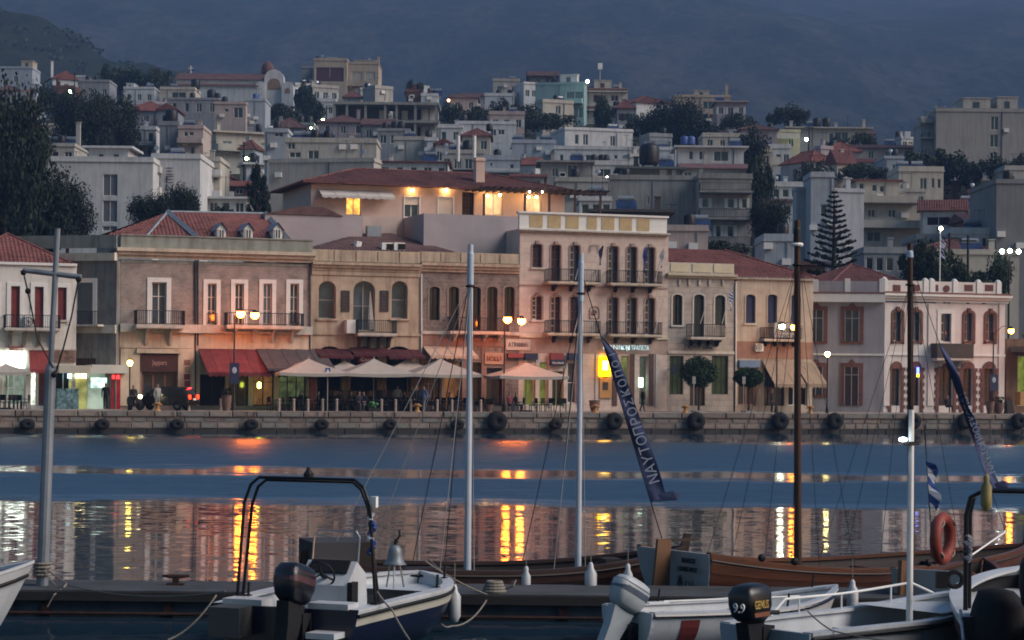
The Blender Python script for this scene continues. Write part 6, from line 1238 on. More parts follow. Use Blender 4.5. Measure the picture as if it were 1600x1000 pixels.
def globe_post(label, x, y, mt, t=-3.5, r=.17):
    s_, z_ = S(x, y, t), ZZ(x, y, t); T = FThing('globe_lamp', label, 'street lamp', s_, t, G, 'small globe lamps'); m = MB(); m.tube([(s_, t, G), (s_, t, z_ - r * .8)], .045, 6); m.lathe([(.13, 0), (.1, .3), (.05, .5)], (s_, t, G), 8); T.part('post', m, IRON)
    m = MB(); m.sphere((s_, t, z_), r, 10, 7, (1, 1, 1.2)); T.part('globe', m, mt); m = MB(); m.lathe([(r * .8, r * .9), (.03, r * 1.6)], (s_, t, z_), 8); T.part('cap', m, IRON)
globe_post('small yellow globe lamp left of the parked car', 203, 567, YLAMP); globe_post('small yellow globe lamp before the shaded mansion side wall', 1293, 553, glow('lamp_yellow_bright', '#ffe890', 16.0))
# ---- parasols
CANV = mat('parasol_canvas', '#a2988c', .9, .1, 2, .05); ALU = mat('parasol_pole', '#9c958c', .5, .1)
def parasol(label, x, yap, yrim, hw, t, dp=1.75, group='beige cafe parasols'):
    s_ = S(x, yrim, t); zr, za = ZZ(x, yrim, t), ZZ(x, yap, t); T = FThing('parasol', label, 'parasol', s_, t, G, group); m = MB(); n = 6
    cs = [(-hw, -dp), (hw, -dp), (hw, dp), (-hw, dp)]
    for i in range(4):
        (xa, ya), (xb, yb) = cs[i], cs[(i + 1) % 4]
        for j in range(n):
            k0, k1 = j / n, (j + 1) / n; P = lambda u, k: (s_ + (xa + (xb - xa) * u) * k, t + (ya + (yb - ya) * u) * k, za + (zr - za) * (k ** .82) - .07 * math.sin(math.pi * u) * k)
            for q in range(4): u0, u1 = q / 4, (q + 1) / 4; m.add([P(u0, k1), P(u1, k1), P(u1, k0), P(u0, k0)], [(0, 1, 2, 3)])
        for q in range(4):
            u0, u1 = q / 4, (q + 1) / 4; a, b = P(u0, 1), P(u1, 1); m.quad((a[0], a[1], a[2] - .2), (b[0], b[1], b[2] - .2), b, a)
    T.part('canopy', m, CANV); m = MB(); m.tube([(s_, t, G), (s_, t, za + .12)], .035, 7); T.part('pole', m, ALU); m = MB(); m.box(s_ - .35, s_ + .35, t - .35, t + .35, G, G + .1); T.part('base', m, IRON)
    for xa, ya in cs: m = MB(); m.tube([(s_, t, za - .12), (s_ + xa * .98, t + ya * .98, zr - .03)], .014, 4); T.part('rib', m, ALU)
parasol('first beige parasol from the red awning, half lit orange', 482, 560, 582, 2.3, -3.3); parasol('second beige parasol from the red awning, set back', 538, 564, 583, 2.2, -.95, 1.2); parasol('third beige parasol from the red awning', 584, 560, 583, 2.35, -3.3); parasol('fourth beige parasol from the red awning, set back', 637, 560, 584, 2.3, -.95, 1.2); parasol('fifth beige parasol, next to the white mast', 688, 560, 584, 2.3, -3.3); parasol('lone wide peach lit parasol beside the twin lamp', 822, 566, 587, 2.45, -3.0)
parasol('small orange lit parasol at the left edge under the lit sign', 10, 568, 580, 1.3, -2.2)
# ---- cafe chairs and tables
DK = mat('dark_rattan', '#241d1a', .8, .3, 8)
def chair_mesh():
    m = MB()
    for x in (-.2, .2):
        for y in (-.2, .2): m.box(x - .02, x + .02, y - .02, y + .02, 0, .45 if y < 0 else .9)
    m.box(-.23, .23, -.23, .23, .43, .48); m.box(-.22, .22, .18, .23, .55, .92); m.box(-.24, -.2, -.2, .2, .62, .66); m.box(.2, .24, -.2, .2, .62, .66); return m.mesh('cafe_chair', DK)
def table_mesh():
    m = MB(); m.lathe([(.38, .70), (.4, .72), (.4, .74), (.38, .745)], (0, 0, 0), 14); m.tube([(0, 0, 0), (0, 0, .7)], .03, 6); m.lathe([(.24, 0), (.22, .03), (.04, .06)], (0, 0, 0), 10); return m.mesh('cafe_table', mat('table_top', '#4a3a30', .6, .2))
CHM, TBM = chair_mesh(), table_mesh()
random.seed(5)
for i in range(15):
    for t in (-4.0, -2.3):
        x = 438 + i * 21 + (6 if t > -3 else 0)
        if 738 < x < 752: continue
        s_ = S(x, 630, t); o = link('cafe_table', TBM); o.location = front(s_, t, G); tag(o, 'small round dark cafe table under the beige parasols', 'table', 'cafe tables under the parasols')
        for e in (-1, 1):
            if rnd() < .12: continue
            o = link('cafe_chair', CHM); o.location = front(s_ + e * .55, t + ru(-.25, .25), G); o.rotation_euler = (0, 0, PHI - e * math.pi / 2 + ru(-.5, .5)); tag(o, 'dark rattan cafe chair drawn up under the beige parasols', 'chair', 'cafe chairs under the parasols')
for i in range(6):
    x = 800 + i * 16; s_ = S(x, 630, -3); o = link('cafe_chair', CHM); o.location = front(s_, -3 + ru(-.6, .6), G); o.rotation_euler = (0, 0, ru(0, 6)); tag(o, 'dark cafe chair under the lone peach parasol', 'chair', 'cafe chairs under the lone parasol')
for i in range(7):
    x = 2 + i * 6.5; s_ = S(x, 630, -2.2); o = link('cafe_chair', CHM); o.location = front(s_, -2.2 + ru(-.6, .6), G); o.rotation_euler = (0, 0, ru(0, 6)); tag(o, 'dark cafe chair outside the lit shop at the left edge', 'chair', 'cafe chairs at the left shop')
# screen of dark glazing at the back of the terraces
T = FThing('terrace_screen', 'dark glazed wind screen under the beige parasols', 'screen', S(570), -.45)
for i in range(12):
    a, b = S(505 + i * 13), S(505 + (i + 1) * 13); m = MB(); ring(m, a, b, G, G + 1.35, .05, -.5, -.45); f_ = T.part('screen_frame', m, DK); m = MB(); m.box(a + .05, b - .05, -.48, -.47, G + .05, G + 1.3); T.part('pane', m, GLASS, f_)
# ---- bollards, tyres, mooring bollards
BOL = mat('bollard_paint', '#a08a7c', .8, .2, 4)
bm = MB(); bm.lathe([(.09, 0), (.09, .62), (.075, .66), (.11, .72), (.08, .8), (.02, .82)], (0, 0, 0), 10); bme = bm.mesh('bollard', BOL)
ORD = ('first', 'second', 'third', 'fourth', 'fifth', 'sixth', 'seventh', 'eighth', 'ninth', 'tenth', 'eleventh', 'twelfth', 'thirteenth')
for bi, x in enumerate((295, 345, 436, 459, 481, 504, 526, 596, 618, 642, 683, 706, 751)):
    o = link('bollard', bme); t = -4.6; o.location = front(S(x, 632, t), t, G); tag(o, ORD[bi] + ' short pale bollard from the left along the cafe terrace', 'bollard', 'pale bollards along the terrace')
YB = mat('mooring_yellow', '#b07a1c', .6, .25, 4)
def mooring(label, x):
    m = MB(); m.lathe([(.22, 0), (.2, .08), (.12, .12), (.12, .34), (.22, .42), (.22, .5), (.1, .54)], (0, 0, 0), 12); m.tube([(-.32, 0, .38), (.32, 0, .38)], .05, 6); fone('mooring_bollard', label, 'bollard', m, YB, 0, 0, 0, 'yellow mooring bollards').location = front(S(x, 636, -5.6), -5.6, G)
mooring('yellow mooring bollard in front of the parked car', 246); mooring('yellow mooring bollard near the man in blue', 652); mooring('yellow mooring bollard under the yellow bank sign', 930); mooring('yellow mooring bollard left of the clipped round tree', 1071); mooring('rusty mooring bollard right of the sand awnings', 1266)
RUB = mat('tyre_rubber', '#101114', .85, .4, 3, .4, 10)
def tyre(label, x, yc, rpx, flat=False):
    t = QE - .35; s_, z_ = S(x, yc, t), ZZ(x, yc, t); k = 143 / FPX; R = rpx * k; T = FThing('tyre_fender', label, 'tyre fender', s_, t, z_, 'tyre fenders on the quay')
    m = MB(); r = R * (.475 if not flat else .49); m.torus((s_, t, z_), R - r, r, 'y', 18, 9); m.v = [(v[0] + .02 * math.sin(v[2] * 9), v[1], v[2] * 1 if not flat else z_ + (v[2] - z_) * .72) for v in m.v]; T.part('tread', m, RUB, smooth=True)
    m = MB(); m.lathe([(R * .5, -.06), (R * .5, .06)], (s_, t, z_), 12, Matrix.Rotation(math.radians(90), 4, 'X')); T.part('core', m, RUB)
    for e in (-.4, .4): m = MB(); m.tube([(s_ + e * R, t, z_ + R * .5), (s_ + e * R * 1.3, QE - .14, G - .03)], .025, 5); T.part('chain', m, IRON)
for i, x in enumerate((43, 160, 277, 393, 503, 610, 715, 868)): tyre(('low tyre fender on the quay, ' + ('first', 'second', 'third', 'fourth', 'fifth', 'sixth', 'seventh', 'eighth')[i] + ' from the left'), x, 663, 11.5, True)
for lb, x, r in (('big black tyre fender right of the first white mast', 777, 17), ('big black tyre fender under the yellow bank sign', 960, 15), ('big black tyre fender below the clipped round tree', 1088, 16), ('big black tyre fender left of the dark wooden mast', 1219, 16), ('big black tyre fender below the shaded mansion side wall', 1305, 15), ('big black tyre fender behind the thin white mast', 1427, 15), ('big black tyre fender below the mansion balcony', 1508, 15), ('big black tyre fender at the right edge', 1592, 15)): tyre(lb, x, 658, r - .5)
# ---- clipped trees
def topiary(label, x, ytop, ybot, wpx, t=-2.5, sq=False):
    s_ = S(x, ybot, t); z0, z1 = ZZ(x, ybot, t), ZZ(x, ytop, t); R = wpx / 2 * 146 / FPX; T = FThing('clipped_tree', label, 'tree', s_, t, G); random.seed(int(x)); m = MB()
    for i in range(4200):
        while True:
            p = Vector((ru(-1, 1), ru(-1, 1), ru(-1, 1)))
            if .55 < p.length < 1: break
        e = 1 + .16 * noise.noise(p * 2.6) + ru(-.05, .05); q = Vector((s_ + p.x * R * e, t + p.y * R * e, (z0 + z1) / 2 + p.z * (z1 - z0) / 2 * e)); a = Vector((ru(-1, 1), ru(-1, 1), ru(-1, 1))).normalized() * .085; b = a.cross(Vector((ru(-1, 1), ru(-1, 1), ru(-1, 1)))).normalized() * .05
        m.add([q - a, q + b, q + a, q - b], [(0, 1, 2, 3)])
    T.part('crown', m, leafmat('ficus_leaves_%d' % x, '#1c2c1c', '#33482a')); m = MB(); m.tube([(s_, t, G), (s_ + .02, t, G + .8), (s_, t, (z0 + z1) / 2)], [.09, .07, .05], 7); T.part('trunk', m, BARK); m = MB(); m.box(s_ - .4, s_ + .4, t - .4, t + .4, G, G + .12); T.part('tree_grate', m, WC['conc'])
topiary('large round clipped tree in front of the narrow pale bank', 1092, 557, 606, 60); topiary('smaller flat clipped tree before the sand shop', 1170, 575, 605, 48, -2.8)
# ---- signs
def road_sign(label, x, y, m_, t=-4.8, hw=.22, hh=.22, yb=634):
    s_, z_ = S(x, y, t), ZZ(x, y, t); T = FThing('road_sign', label, 'sign', s_, t, G); m = MB(); m.tube([(s_, t, G), (s_, t, z_ + hh)], .03, 6); T.part('post', m, ALU); m = MB(); m.box(s_ - hw, s_ + hw, t - .05, t - .031, z_ - hh, z_ + hh); T.part('plate', m, m_)
    return T
SB = mat('road_sign_blue', '#24508c', .5, .1)
T = road_sign('square blue road sign between the first and second parasol', 512, 579, SB, hw=.17, hh=.17); s_, z_ = S(512, 579, -4.8), ZZ(512, 579, -4.8); m = MB(); m.add([(s_ - .1, -4.855, z_ - .1), (s_ + .1, -4.855, z_ - .1), (s_, -4.855, z_ + .11)], [(0, 1, 2)]); T.part('triangle_mark', m, WOODW)
road_sign('small pale sign on a pole in front of the clipped round tree', 1084, 594, mat('sign_back_grey', '#8a8580', .6, .1), hw=.12, hh=.26); road_sign('thin round topped sign before the smaller clipped tree', 1162, 594, MATS['sign_back_grey'], hw=.12, hh=.25)
# ---- kiosk in the lane
T = FThing('kiosk', 'white street kiosk with lit counter and flat canopies in the lane', 'kiosk', S(140), 1.0)
m = MB(); q = r4(88, 136, 571, 583); m.box(q[0], q[1], -1.5, 3, q[2], q[2] + .5); T.part('canopy', m, mat('kiosk_cream', '#b0a898', .7, .15)); m = MB(); q = r4(137, 196, 565, 582); m.box(q[0], q[1], -1.2, 3, q[2] - .05, q[2] + .5); T.part('canopy', m, mat('kiosk_white', '#b8bab8', .6, .1))
m = MB(); q = r4(108, 136, 583, 634); m.box(q[0], q[1], .2, 2.8, G, q[3]); T.part('booth', m, lit('kiosk_yellow', '#c8c878', .3, .8)); m = MB(); q = r4(138, 171, 583, 634); m.box(q[0] + .02, q[1], .1, 2.8, G, q[3]); T.part('booth', m, lit('kiosk_pale', '#bcd0bc', .25, .7))
m = MB(); q = r4(142, 168, 590, 606); m.box(q[0], q[1], .02, .09, q[2], q[3]); T.part('counter_window', m, lit('kiosk_window', '#d8fff4', .7, 3))
m = MB(); q = r4(173, 187, 585, 633); m.box(q[0], q[1], -.3, .6, G, q[3]); p = T.part('drinks_fridge', m, lit('fridge_red', '#a02028', .18, 1)); m = MB(); q = r4(174, 186, 586, 592); m.box(q[0], q[1], -.34, -.304, q[2], q[3]); T.part('lit_header', m, glow('fridge_header', '#ff3030', 1.3), p)
for x, w_, c_ in ((118, 6, '#ffe8a0'), (127, 8, '#fff0c0'), (106, 5, '#b8f0ff')): m = MB(); q = r4(x, x + w_, 584, 591); m.box(q[0], q[1], -.1, .15, q[2], q[3]); T.part('light_box', m, glow('kiosk_light_%d' % x, c_, 1.8))
m = MB(); q = r4(86, 120, 607, 634); m.box(q[0], q[1], -.9, -.5, G, q[3]); T.part('magazine_rack', m, mat('magazines', '#5a8890', .7, .9, 5))
m = MB(); m.tube([(S(139), -1.3, ZZ(139, 574)), (S(139), -1.3, ZZ(139, 552))], .02, 5); T.part('aerial', m, IRON)
T = FThing('lane_pole', 'pale utility pole standing in the lane behind the kiosk', 'utility pole', S(174, 520, 4), 4); s_ = S(174, 520, 4); m = MB(); m.tube([(s_, 4, G), (s_, 4, ZZ(173, 432, 4))], .11, 8); T.part('pole', m, mat('pole_grey', '#7c746a', .8, .2)); m = MB(); m.tube([(s_, 4, ZZ(173, 436, 4)), (s_ + .2, 3.6, ZZ(173, 428, 4)), (s_ + .45, 3.2, ZZ(173, 440, 4)), (s_ + .5, 3.1, ZZ(173, 500, 4))], .03, 5); T.part('cable', m, IRON)
# ---- planters, boxes
def planter(label, x, t, h_, r=.32, plant=True):
    s_ = S(x, 630, t); T = FThing('planter', label, 'planter', s_, t); m = MB(); m.lathe([(r * .6, 0), (r * .9, h_ * .5), (r, h_ * .9), (r * 1.1, h_), (r * .8, h_ - .03)], (s_, t, G), 12); T.part('pot', m, mat('terracotta_pot', '#7a5a48', .9, .3, 3))
    if plant:
        m = MB(); random.seed(int(x))
        for i in range(140): p = Vector((ru(-1, 1), ru(-1, 1), ru(0, 1.4))) * .3; q = Vector((s_, t, G + h_)) + p; a = Vector((ru(-1, 1), ru(-1, 1), ru(0, 1))).normalized() * .09; b = a.cross(Vector((rnd(), rnd(), rnd()))).normalized() * .04; m.add([q - a, q + b, q + a, q - b], [(0, 1, 2, 3)])
        T.part('leaves', m, LEAF[1])
planter('tall clay urn with plant under the red awning', 354, -4.6, 1.0); planter('big clay urn at the right of the mansion doors', 1547, -4.4, .9, plant=False); planter('second clay urn right of the mansion doors', 1561, -4.2, .8, .38); planter('dark round tub by the yellow cash machine', 929, -3.5, .8, .38, False)
planter('leafy tub beside the twin lamp post', 764, -4.0, .5)
T = FThing('menu_board', 'leaning chalk board at the mansion corner', 'sign', S(1577), -3.6); s_ = S(1577, 620, -3.6)
for e in (-1, 1): m = MB(); m.add([(s_ - .3, -3.6 + e * .3, G), (s_ + .3, -3.6 + e * .3, G), (s_ + .25, -3.6 + e * .02, G + 1.0), (s_ - .25, -3.6 + e * .02, G + 1.0)], [(0, 1, 2, 3)]); T.part('panel', m, DK)
T = FThing('orange_panel', 'upright orange lit menu panel under the first parasol', 'sign', S(489), -3.0); q = r4(484, 493, 592, 634, -3.0); m = MB(); m.box(q[0], q[1], -3.05, -3.0, G, q[3]); T.part('panel', m, mat('orange_board', '#a04a20', .7, .25))
T = FThing('green_lantern', 'bright yellow green hanging lantern under the red awning', 'lantern', S(405), -2.5); s_, z_ = S(405, 600, -2.5), ZZ(405, 602, -2.5); m = MB(); m.lathe([(.04, -.2), (.12, -.15), (.12, .15), (.04, .2)], (s_, -2.5, z_), 8); T.part('glass', m, glow('lantern_green', '#e0f050', 8)); m = MB(); m.tube([(s_, -2.5, z_ + .2), (s_, -2.5, z_ + 1.0)], .015, 4); T.part('cord', m, IRON)
T = FThing('fruit_rack', 'crate of bright green produce beside the sitting people', 'crate', S(584), -5.0); s_ = S(584, 628, -5.0); m = MB(); m.box(s_ - .4, s_ + .4, -5.2, -4.8, G, G + .25); T.part('crate', m, DK)
random.seed(3)
for i in range(10): m = MB(); m.sphere((s_ + ru(-.3, .3), -5 + ru(-.12, .12), G + .3 + ru(0, .28)), .12, 7, 5); T.part('melon', m, mat('melon_green', '#3a7a38', .6, .3, 6))
# ---- people (one continuous skinned body each)
SKIN = mat('skin', '#8a6252', .7, .1)
def person(label, x, t, pose, top, bottom, hair='#1c1612', H=1.72, face=0.0, z=None, bag=None):
    J = dict(pel=(0, 0, .53), sp=(0, 0, .64), ch=(0, .0, .76), nk=(0, 0, .845), hd0=(0, -.01, .875), hd1=(0, -.012, .935), hd2=(0, -.006, .985))
    s = 1
    if pose == 'stand': lg = lambda e: [(e * .055, 0, .5), (e * .058, -.008, .28), (e * .06, .01, .05), (e * .062, -.06, .02)]; ar = lambda e: [(e * .115, 0, .80), (e * .14, .01, .62), (e * .145, -.03, .48), (e * .145, -.05, .43)]
    elif pose == 'walk': lg = lambda e: [(e * .05, 0, .5), (e * .052, -.05 * e, .28), (e * .052, -.10 * e + .02, .05), (e * .055, -.10 * e - .05, .02)]; ar = lambda e: [(e * .115, 0, .80), (e * .14, .05 * e, .63), (e * .14, .02 * e - .04, .5), (e * .138, .02 * e - .06, .45)]
    else: lg = lambda e: [(e * .055, -.02, .5), (e * .07, -.23, .515), (e * .07, -.22, .28), (e * .07, -.28, .26)]; ar = lambda e: [(e * .115, 0, .80), (e * .14, -.02, .64), (e * .09, -.15, .58), (e * .06, -.2, .58)]
    V, E, Rr = [], [], []
    def av(p, r): V.append(Vector(p) * H); Rr.append(r * H); return len(V) - 1
    ip = av(J['pel'], .075); i1 = av(J['sp'], .07); i2 = av(J['ch'], .082); i3 = av(J['nk'], .032); i4 = av(J['hd0'], .042); i5 = av(J['hd1'], .055); i6 = av(J['hd2'], .035)
    E += [(ip, i1), (i1, i2), (i2, i3), (i3, i4), (i4, i5), (i5, i6)]
    for e in (-1, 1):
        pr = ip
        for p, r in zip(lg(e), (.055, .038, .026, .02)): q = av(p, r); E.append((pr, q)); pr = q
        pr = i2
        for p, r in zip(ar(e), (.036, .026, .02, .018)): q = av(p, r); E.append((pr, q)); pr = q
    me = bpy.data.meshes.new('tmp'); me.from_pydata([tuple(v) for v in V], E, []); o = bpy.data.objects.new('tmp', me); COL.objects.link(o)
    sk = o.modifiers.new('s', 'SKIN'); sd_ = o.modifiers.new('u', 'SUBSURF'); sd_.levels = 1
    for i, v in enumerate(me.skin_vertices[0].data): v.radius = (Rr[i] * (1.25 if i in (0, 1, 2) else 1), Rr[i]); v.use_root = (i == 0)
    bpy.context.view_layer.update(); dg = bpy.context.evaluated_depsgraph_get(); nm = bpy.data.meshes.new_from_object(o.evaluated_get(dg)); bpy.data.objects.remove(o); bpy.data.meshes.remove(me)
    nm.materials.clear(); hm_ = mat('hair_' + hair[1:], hair, .8, .2); tm = mat('cloth_' + top[1:], top, .9, .2, 5); bm_ = mat('cloth_' + bottom[1:], bottom, .9, .2, 5); sh = mat('shoe_dark', '#18161a', .7, .2)
    for m_ in (SKIN, tm, bm_, hm_, sh): nm.materials.append(m_)
    for p in nm.polygons:
        c = p.center / H; zc = c.z; p.use_smooth = True
        if zc > .86: p.material_index = 3 if (zc > .955 or c.y > .012) else 0
        elif zc > .83: p.material_index = 0
        elif abs(c.x) > .105 and zc < .5 or (pose == 'sit' and abs(c.x) < .12 and c.y < -.12 and zc > .56): p.material_index = 0
        elif zc > .53: p.material_index = 1
        elif zc < (.035 if pose != 'sit' else .275): p.material_index = 4
        else: p.material_index = 2
    ob = link('person', nm); s_ = S(x, 632, t); ob.location = front(s_, t, G + (0 if pose != 'sit' else .47 - .5 * H + (z or 0))); ob.rotation_euler = (0, 0, PHI + face); tag(ob, label, 'person', None); return ob
person('person in pale grey clothes standing by the dark car', 246, -5.0, 'stand', '#8c8f8a', '#7a7d78', face=.5); person('person in dark clothes standing at the kiosk', 165, -1.4, 'stand', '#17181c', '#1a1a1e', face=2.8); person('person in black standing right of the parasol tables', 650, -4.7, 'stand', '#15161a', '#17171b', face=.6)
person('person in light blue shirt near a yellow mooring bollard', 662, -4.9, 'walk', '#5a6e96', '#6c7484', face=-1.0); person('person in dark jacket sitting at the terrace edge', 561, -5.2, 'sit', '#22232a', '#4c4440', face=.3); person('second person sitting at the terrace edge in brown trousers', 568, -5.1, 'sit', '#1d1c22', '#6a5548', face=-.6); person('person in brown coat standing under the third parasol', 600, -3.0, 'stand', '#6a4a34', '#4a3a34', face=.2)
person('person in white shirt standing under the fourth parasol', 621, -2.8, 'stand', '#a8a096', '#22242a', face=-.4); person('person in black walking past the bank door', 1004, -2.2, 'walk', '#131318', '#17171c', face=1.4); person('person in red sitting below the lone peach parasol', 796, -4.6, 'sit', '#702830', '#3a3a44', face=.4); person('person in dark clothes before the sand awnings', 1206, -3.2, 'stand', '#20242c', '#1c1e24', face=.8)
person('person sitting at a table near the lone peach parasol', 806, -4.4, 'sit', '#4a3a34', '#2a2a30', face=1.6); person('seated cafe guest in grey under the fifth parasol', 702, -3.4, 'sit', '#4a4a50', '#2c2c34', face=1.2); person('seated cafe guest in dark shirt under the first parasol', 470, -3.6, 'sit', '#2a2624', '#23222a', face=-1.2)
person('person standing on the mansion step in black', 1480, -1.0, 'sit', '#141418', '#1a1a20', face=.2)
for i_, (px_, t_, c1, c2, fc) in enumerate(((497, -3.9, '#3a3230', '#22222a', 1.3), (531, -2.6, '#5a4a44', '#2a2a30', -1.2), (548, -3.8, '#2c2c34', '#3a3430', 1.4), (632, -3.7, '#4c3c38', '#26262c', -1.3), (672, -3.5, '#6a625a', '#2c2a30', 1.1), (716, -2.6, '#2a2c38', '#2a2a2e', -1.0))):
    person(('seated cafe guest in dark brown behind the first bollards', 'seated cafe guest in taupe behind the blue road sign', 'seated cafe guest in charcoal left of the terrace edge pair', 'seated cafe guest in brown under the fourth parasol', 'seated cafe guest in light grey beside the man in blue', 'seated cafe guest in navy left of the first white mast')[i_], px_, t_, 'sit', c1, c2, face=fc)
# ---- dark car
def car():
    Tc = FThing('parked_car', 'dark red black hatchback with glowing tail lights outside the maroon sign', 'car', S(256, 620, -3.2), -3.2, G); Tc.o = (0, 0, 0); Tc.r.rotation_euler = (0, 0, PHI + math.radians(148))
    PAINT = mat('car_paint', '#1c1216', .25, .15, 2, 0, spec=.6); L, W = 4.1, 1.72
    def loft(secs): 
        m = MB(); n = len(secs[0][1])
        for y_, pr in secs: m.v += [(p[0], y_, p[1]) for p in pr]
        for i in range(len(secs) - 1):
            for j in range(n): k = (j + 1) % n; m.f.append((i * n + j, i * n + k, (i + 1) * n + k, (i + 1) * n + j)); m.mi.append(0)
        m.f.append(tuple(range(n))[::-1]); m.f.append(tuple((len(secs) - 1) * n + i for i in range(n))); m.mi += [0, 0]; return m
    body = [(-1.95, .32), (2.0, .3), (2.06, .55), (1.95, .72), (1.05, .92), (.85, .95), (-1.9, 1.0), (-2.04, .85), (-2.06, .5)]
    sh = lambda pr, k, dz: [(p[0] * k, .6 + (p[1] - .6) * dz) for p in pr]
    Tc.part('body', loft([(-.86, sh(body, .96, .86)), (-.8, sh(body, .99, .97)), (-.6, body), (.6, body), (.8, sh(body, .99, .97)), (.86, sh(body, .96, .86))]), PAINT, smooth=False)
    cab = [(.95, .93), (.35, 1.4), (.1, 1.46), (-1.45, 1.47), (-1.7, 1.38), (-1.98, .98)]
    Tc.part('glasshouse', loft([(-.76, [(p[0] * .99, p[1]) for p in cab[:1]] + [(p[0] * .97, .95 + (p[1] - .95) * .82) for p in cab[1:5]] + cab[5:]), (-.62, cab), (.62, cab), (.76, [(p[0] * .99, p[1]) for p in cab[:1]] + [(p[0] * .97, .95 + (p[1] - .95) * .82) for p in cab[1:5]] + cab[5:])]), GLASS)
    m = MB(); m.box(-1.6, .2, -.58, .58, 1.468, 1.5); 
    for y_ in (-.66, .66):
        for xa, za, xb, zb in ((.95, .94, .32, 1.42), (-.4, .97, -.42, 1.43), (-1.98, .99, -1.62, 1.42), (.32, 1.42, -1.62, 1.43)): m.bar((xa, y_ * 1.1, za), (xb, y_ * .99, zb), .07, .05)
    Tc.part('roof_pillars', m, PAINT)
    for x_ in (1.28, -1.25):
        for y_ in (-.8, .8):
            m = MB(); m.torus((x_, y_, .31), .22, .1, 'y', 18, 8); w = Tc.part('wheel', m, RUB, smooth=True); m = MB(); m.lathe([(.2, -.05), (.2, .05), (.06, .07)], (x_, y_, .31), 12, Matrix.Rotation(math.radians(90), 4, 'X')); T2 = Tc.part('rim', m, mat('wheel_rim', '#6a6c70', .4, .1, metal=.7), w)
    TL = glow('tail_light', '#ff2a10', 3.0)
    for y_ in (-.68, .68): m = MB(); m.box(-2.08, -1.98, y_ - .09, y_ + .09, .74, 1.0); Tc.part('tail_light', m, TL)
    m = MB(); m.box(-1.78, -1.72, -.25, .25, 1.4, 1.45); Tc.part('brake_light', m, glow('brake_light', '#ff3030', 3.0)); m = MB(); m.box(-2.12, -2.02, -.8, .8, .38, .6); Tc.part('bumper', m, PAINT); m = MB(); m.box(-2.115, -2.07, -.26, .26, .66, .78); Tc.part('number_plate', m, WOODW)
    for y_ in (-.62, .62): m = MB(); m.box(1.93, 2.02, y_ - .16, y_ + .16, .6, .74); Tc.part('headlight', m, GLASS)
    for y_ in (-.9, .9): m = MB(); m.box(.6, .8, y_ - .1, y_ + .1, .98, 1.1); Tc.part('mirror', m, PAINT)
car()
def scooter():
    T = FThing('scooter', 'motor scooter with lit headlamp in front of the parked car', 'scooter', S(211, 622, -4.4), -4.4, G); T.o = (0, 0, 0); T.r.rotation_euler = (0, 0, PHI - math.radians(70)); BK = mat('scooter_black', '#15161a', .4, .2)
    for x_ in (-.6, .6): m = MB(); m.torus((x_, 0, .25), .18, .07, 'y', 14, 7); T.part('wheel', m, RUB)
    m = MB(); m.prism([(-.75, .35), (.1, .3), (.1, .42), (-.05, .7), (-.8, .75)], -.16, .16); T.part('body', m, BK); m = MB(); m.prism([(.4, .3), (.55, .3), (.62, .95), (.5, 1.0)], -.2, .2); m.box(.0, .45, -.16, .16, .28, .34); T.part('leg_shield', m, BK); m = MB(); m.prism([(-.75, .76), (-.05, .71), (-.1, .8), (-.7, .86)], -.14, .14); T.part('seat', m, DK)
    m = MB(); m.tube([(.55, -.32, 1.05), (.52, 0, 1.0), (.55, .32, 1.05)], .025, 6); T.part('handlebar', m, IRON); m = MB(); m.sphere((.66, 0, .88), .12, 10, 6); T.part('headlamp', m, glow('scooter_lamp', '#fff0b0', 9))
    m = MB()
    for e in (-1, 1): m.tube([(.52, e * .25, 1.04), (.45, e * .34, 1.2)], .012, 4); m.sphere((.45, e * .34, 1.25), .06, 6, 4)
    T.part('mirror', m, IRON)
scooter(); person('helmeted rider seated on the scooter with lit headlamp', 208, -4.25, 'sit', '#231c20', '#1e1c22', hair='#14141a', face=.2, z=.3)
# ================================================================== boats and pontoon
GEL = mat('white_gelcoat', '#b4b8bc', .35, .1, 1.5, .03, spec=.5, stain=.25); NAVYH = mat('navy_hull', '#0e1230', .25, .2, 1.2, 0, spec=.5); BLACKR = mat('black_rubber', '#0c0d11', .7, .2); OFFW = mat('cream_stripe', '#a9a594', .45, .1)
WOODD = mat('brown_hull_wood', '#38211b', .55, .35, 2.0, .15, 30, aniso=(.5, 3, 6)); WOODO = mat('varnished_hull_wood', '#5c2e16', .4, .35, 2.0, .15, 30, aniso=(.5, 3, 6)); WOODK = mat('dark_boat_wood', '#2a1a14', .6, .3, 3, .15, aniso=(.5, 3, 6)); GREYT = mat('grey_transom_paint', '#8e9498', .5, .12, 1.5, .05); ROPE = mat('rope', '#7c7468', .95, .3, 20); WIRE = mat('stay_wire', '#8c8a88', .5, .1)
TUBEM = mat('dark_steel_tube', '#23262c', .35, .2, 3, metal=.6); SSTEEL = mat('stainless', '#9a9ea4', .3, .1, metal=.9)
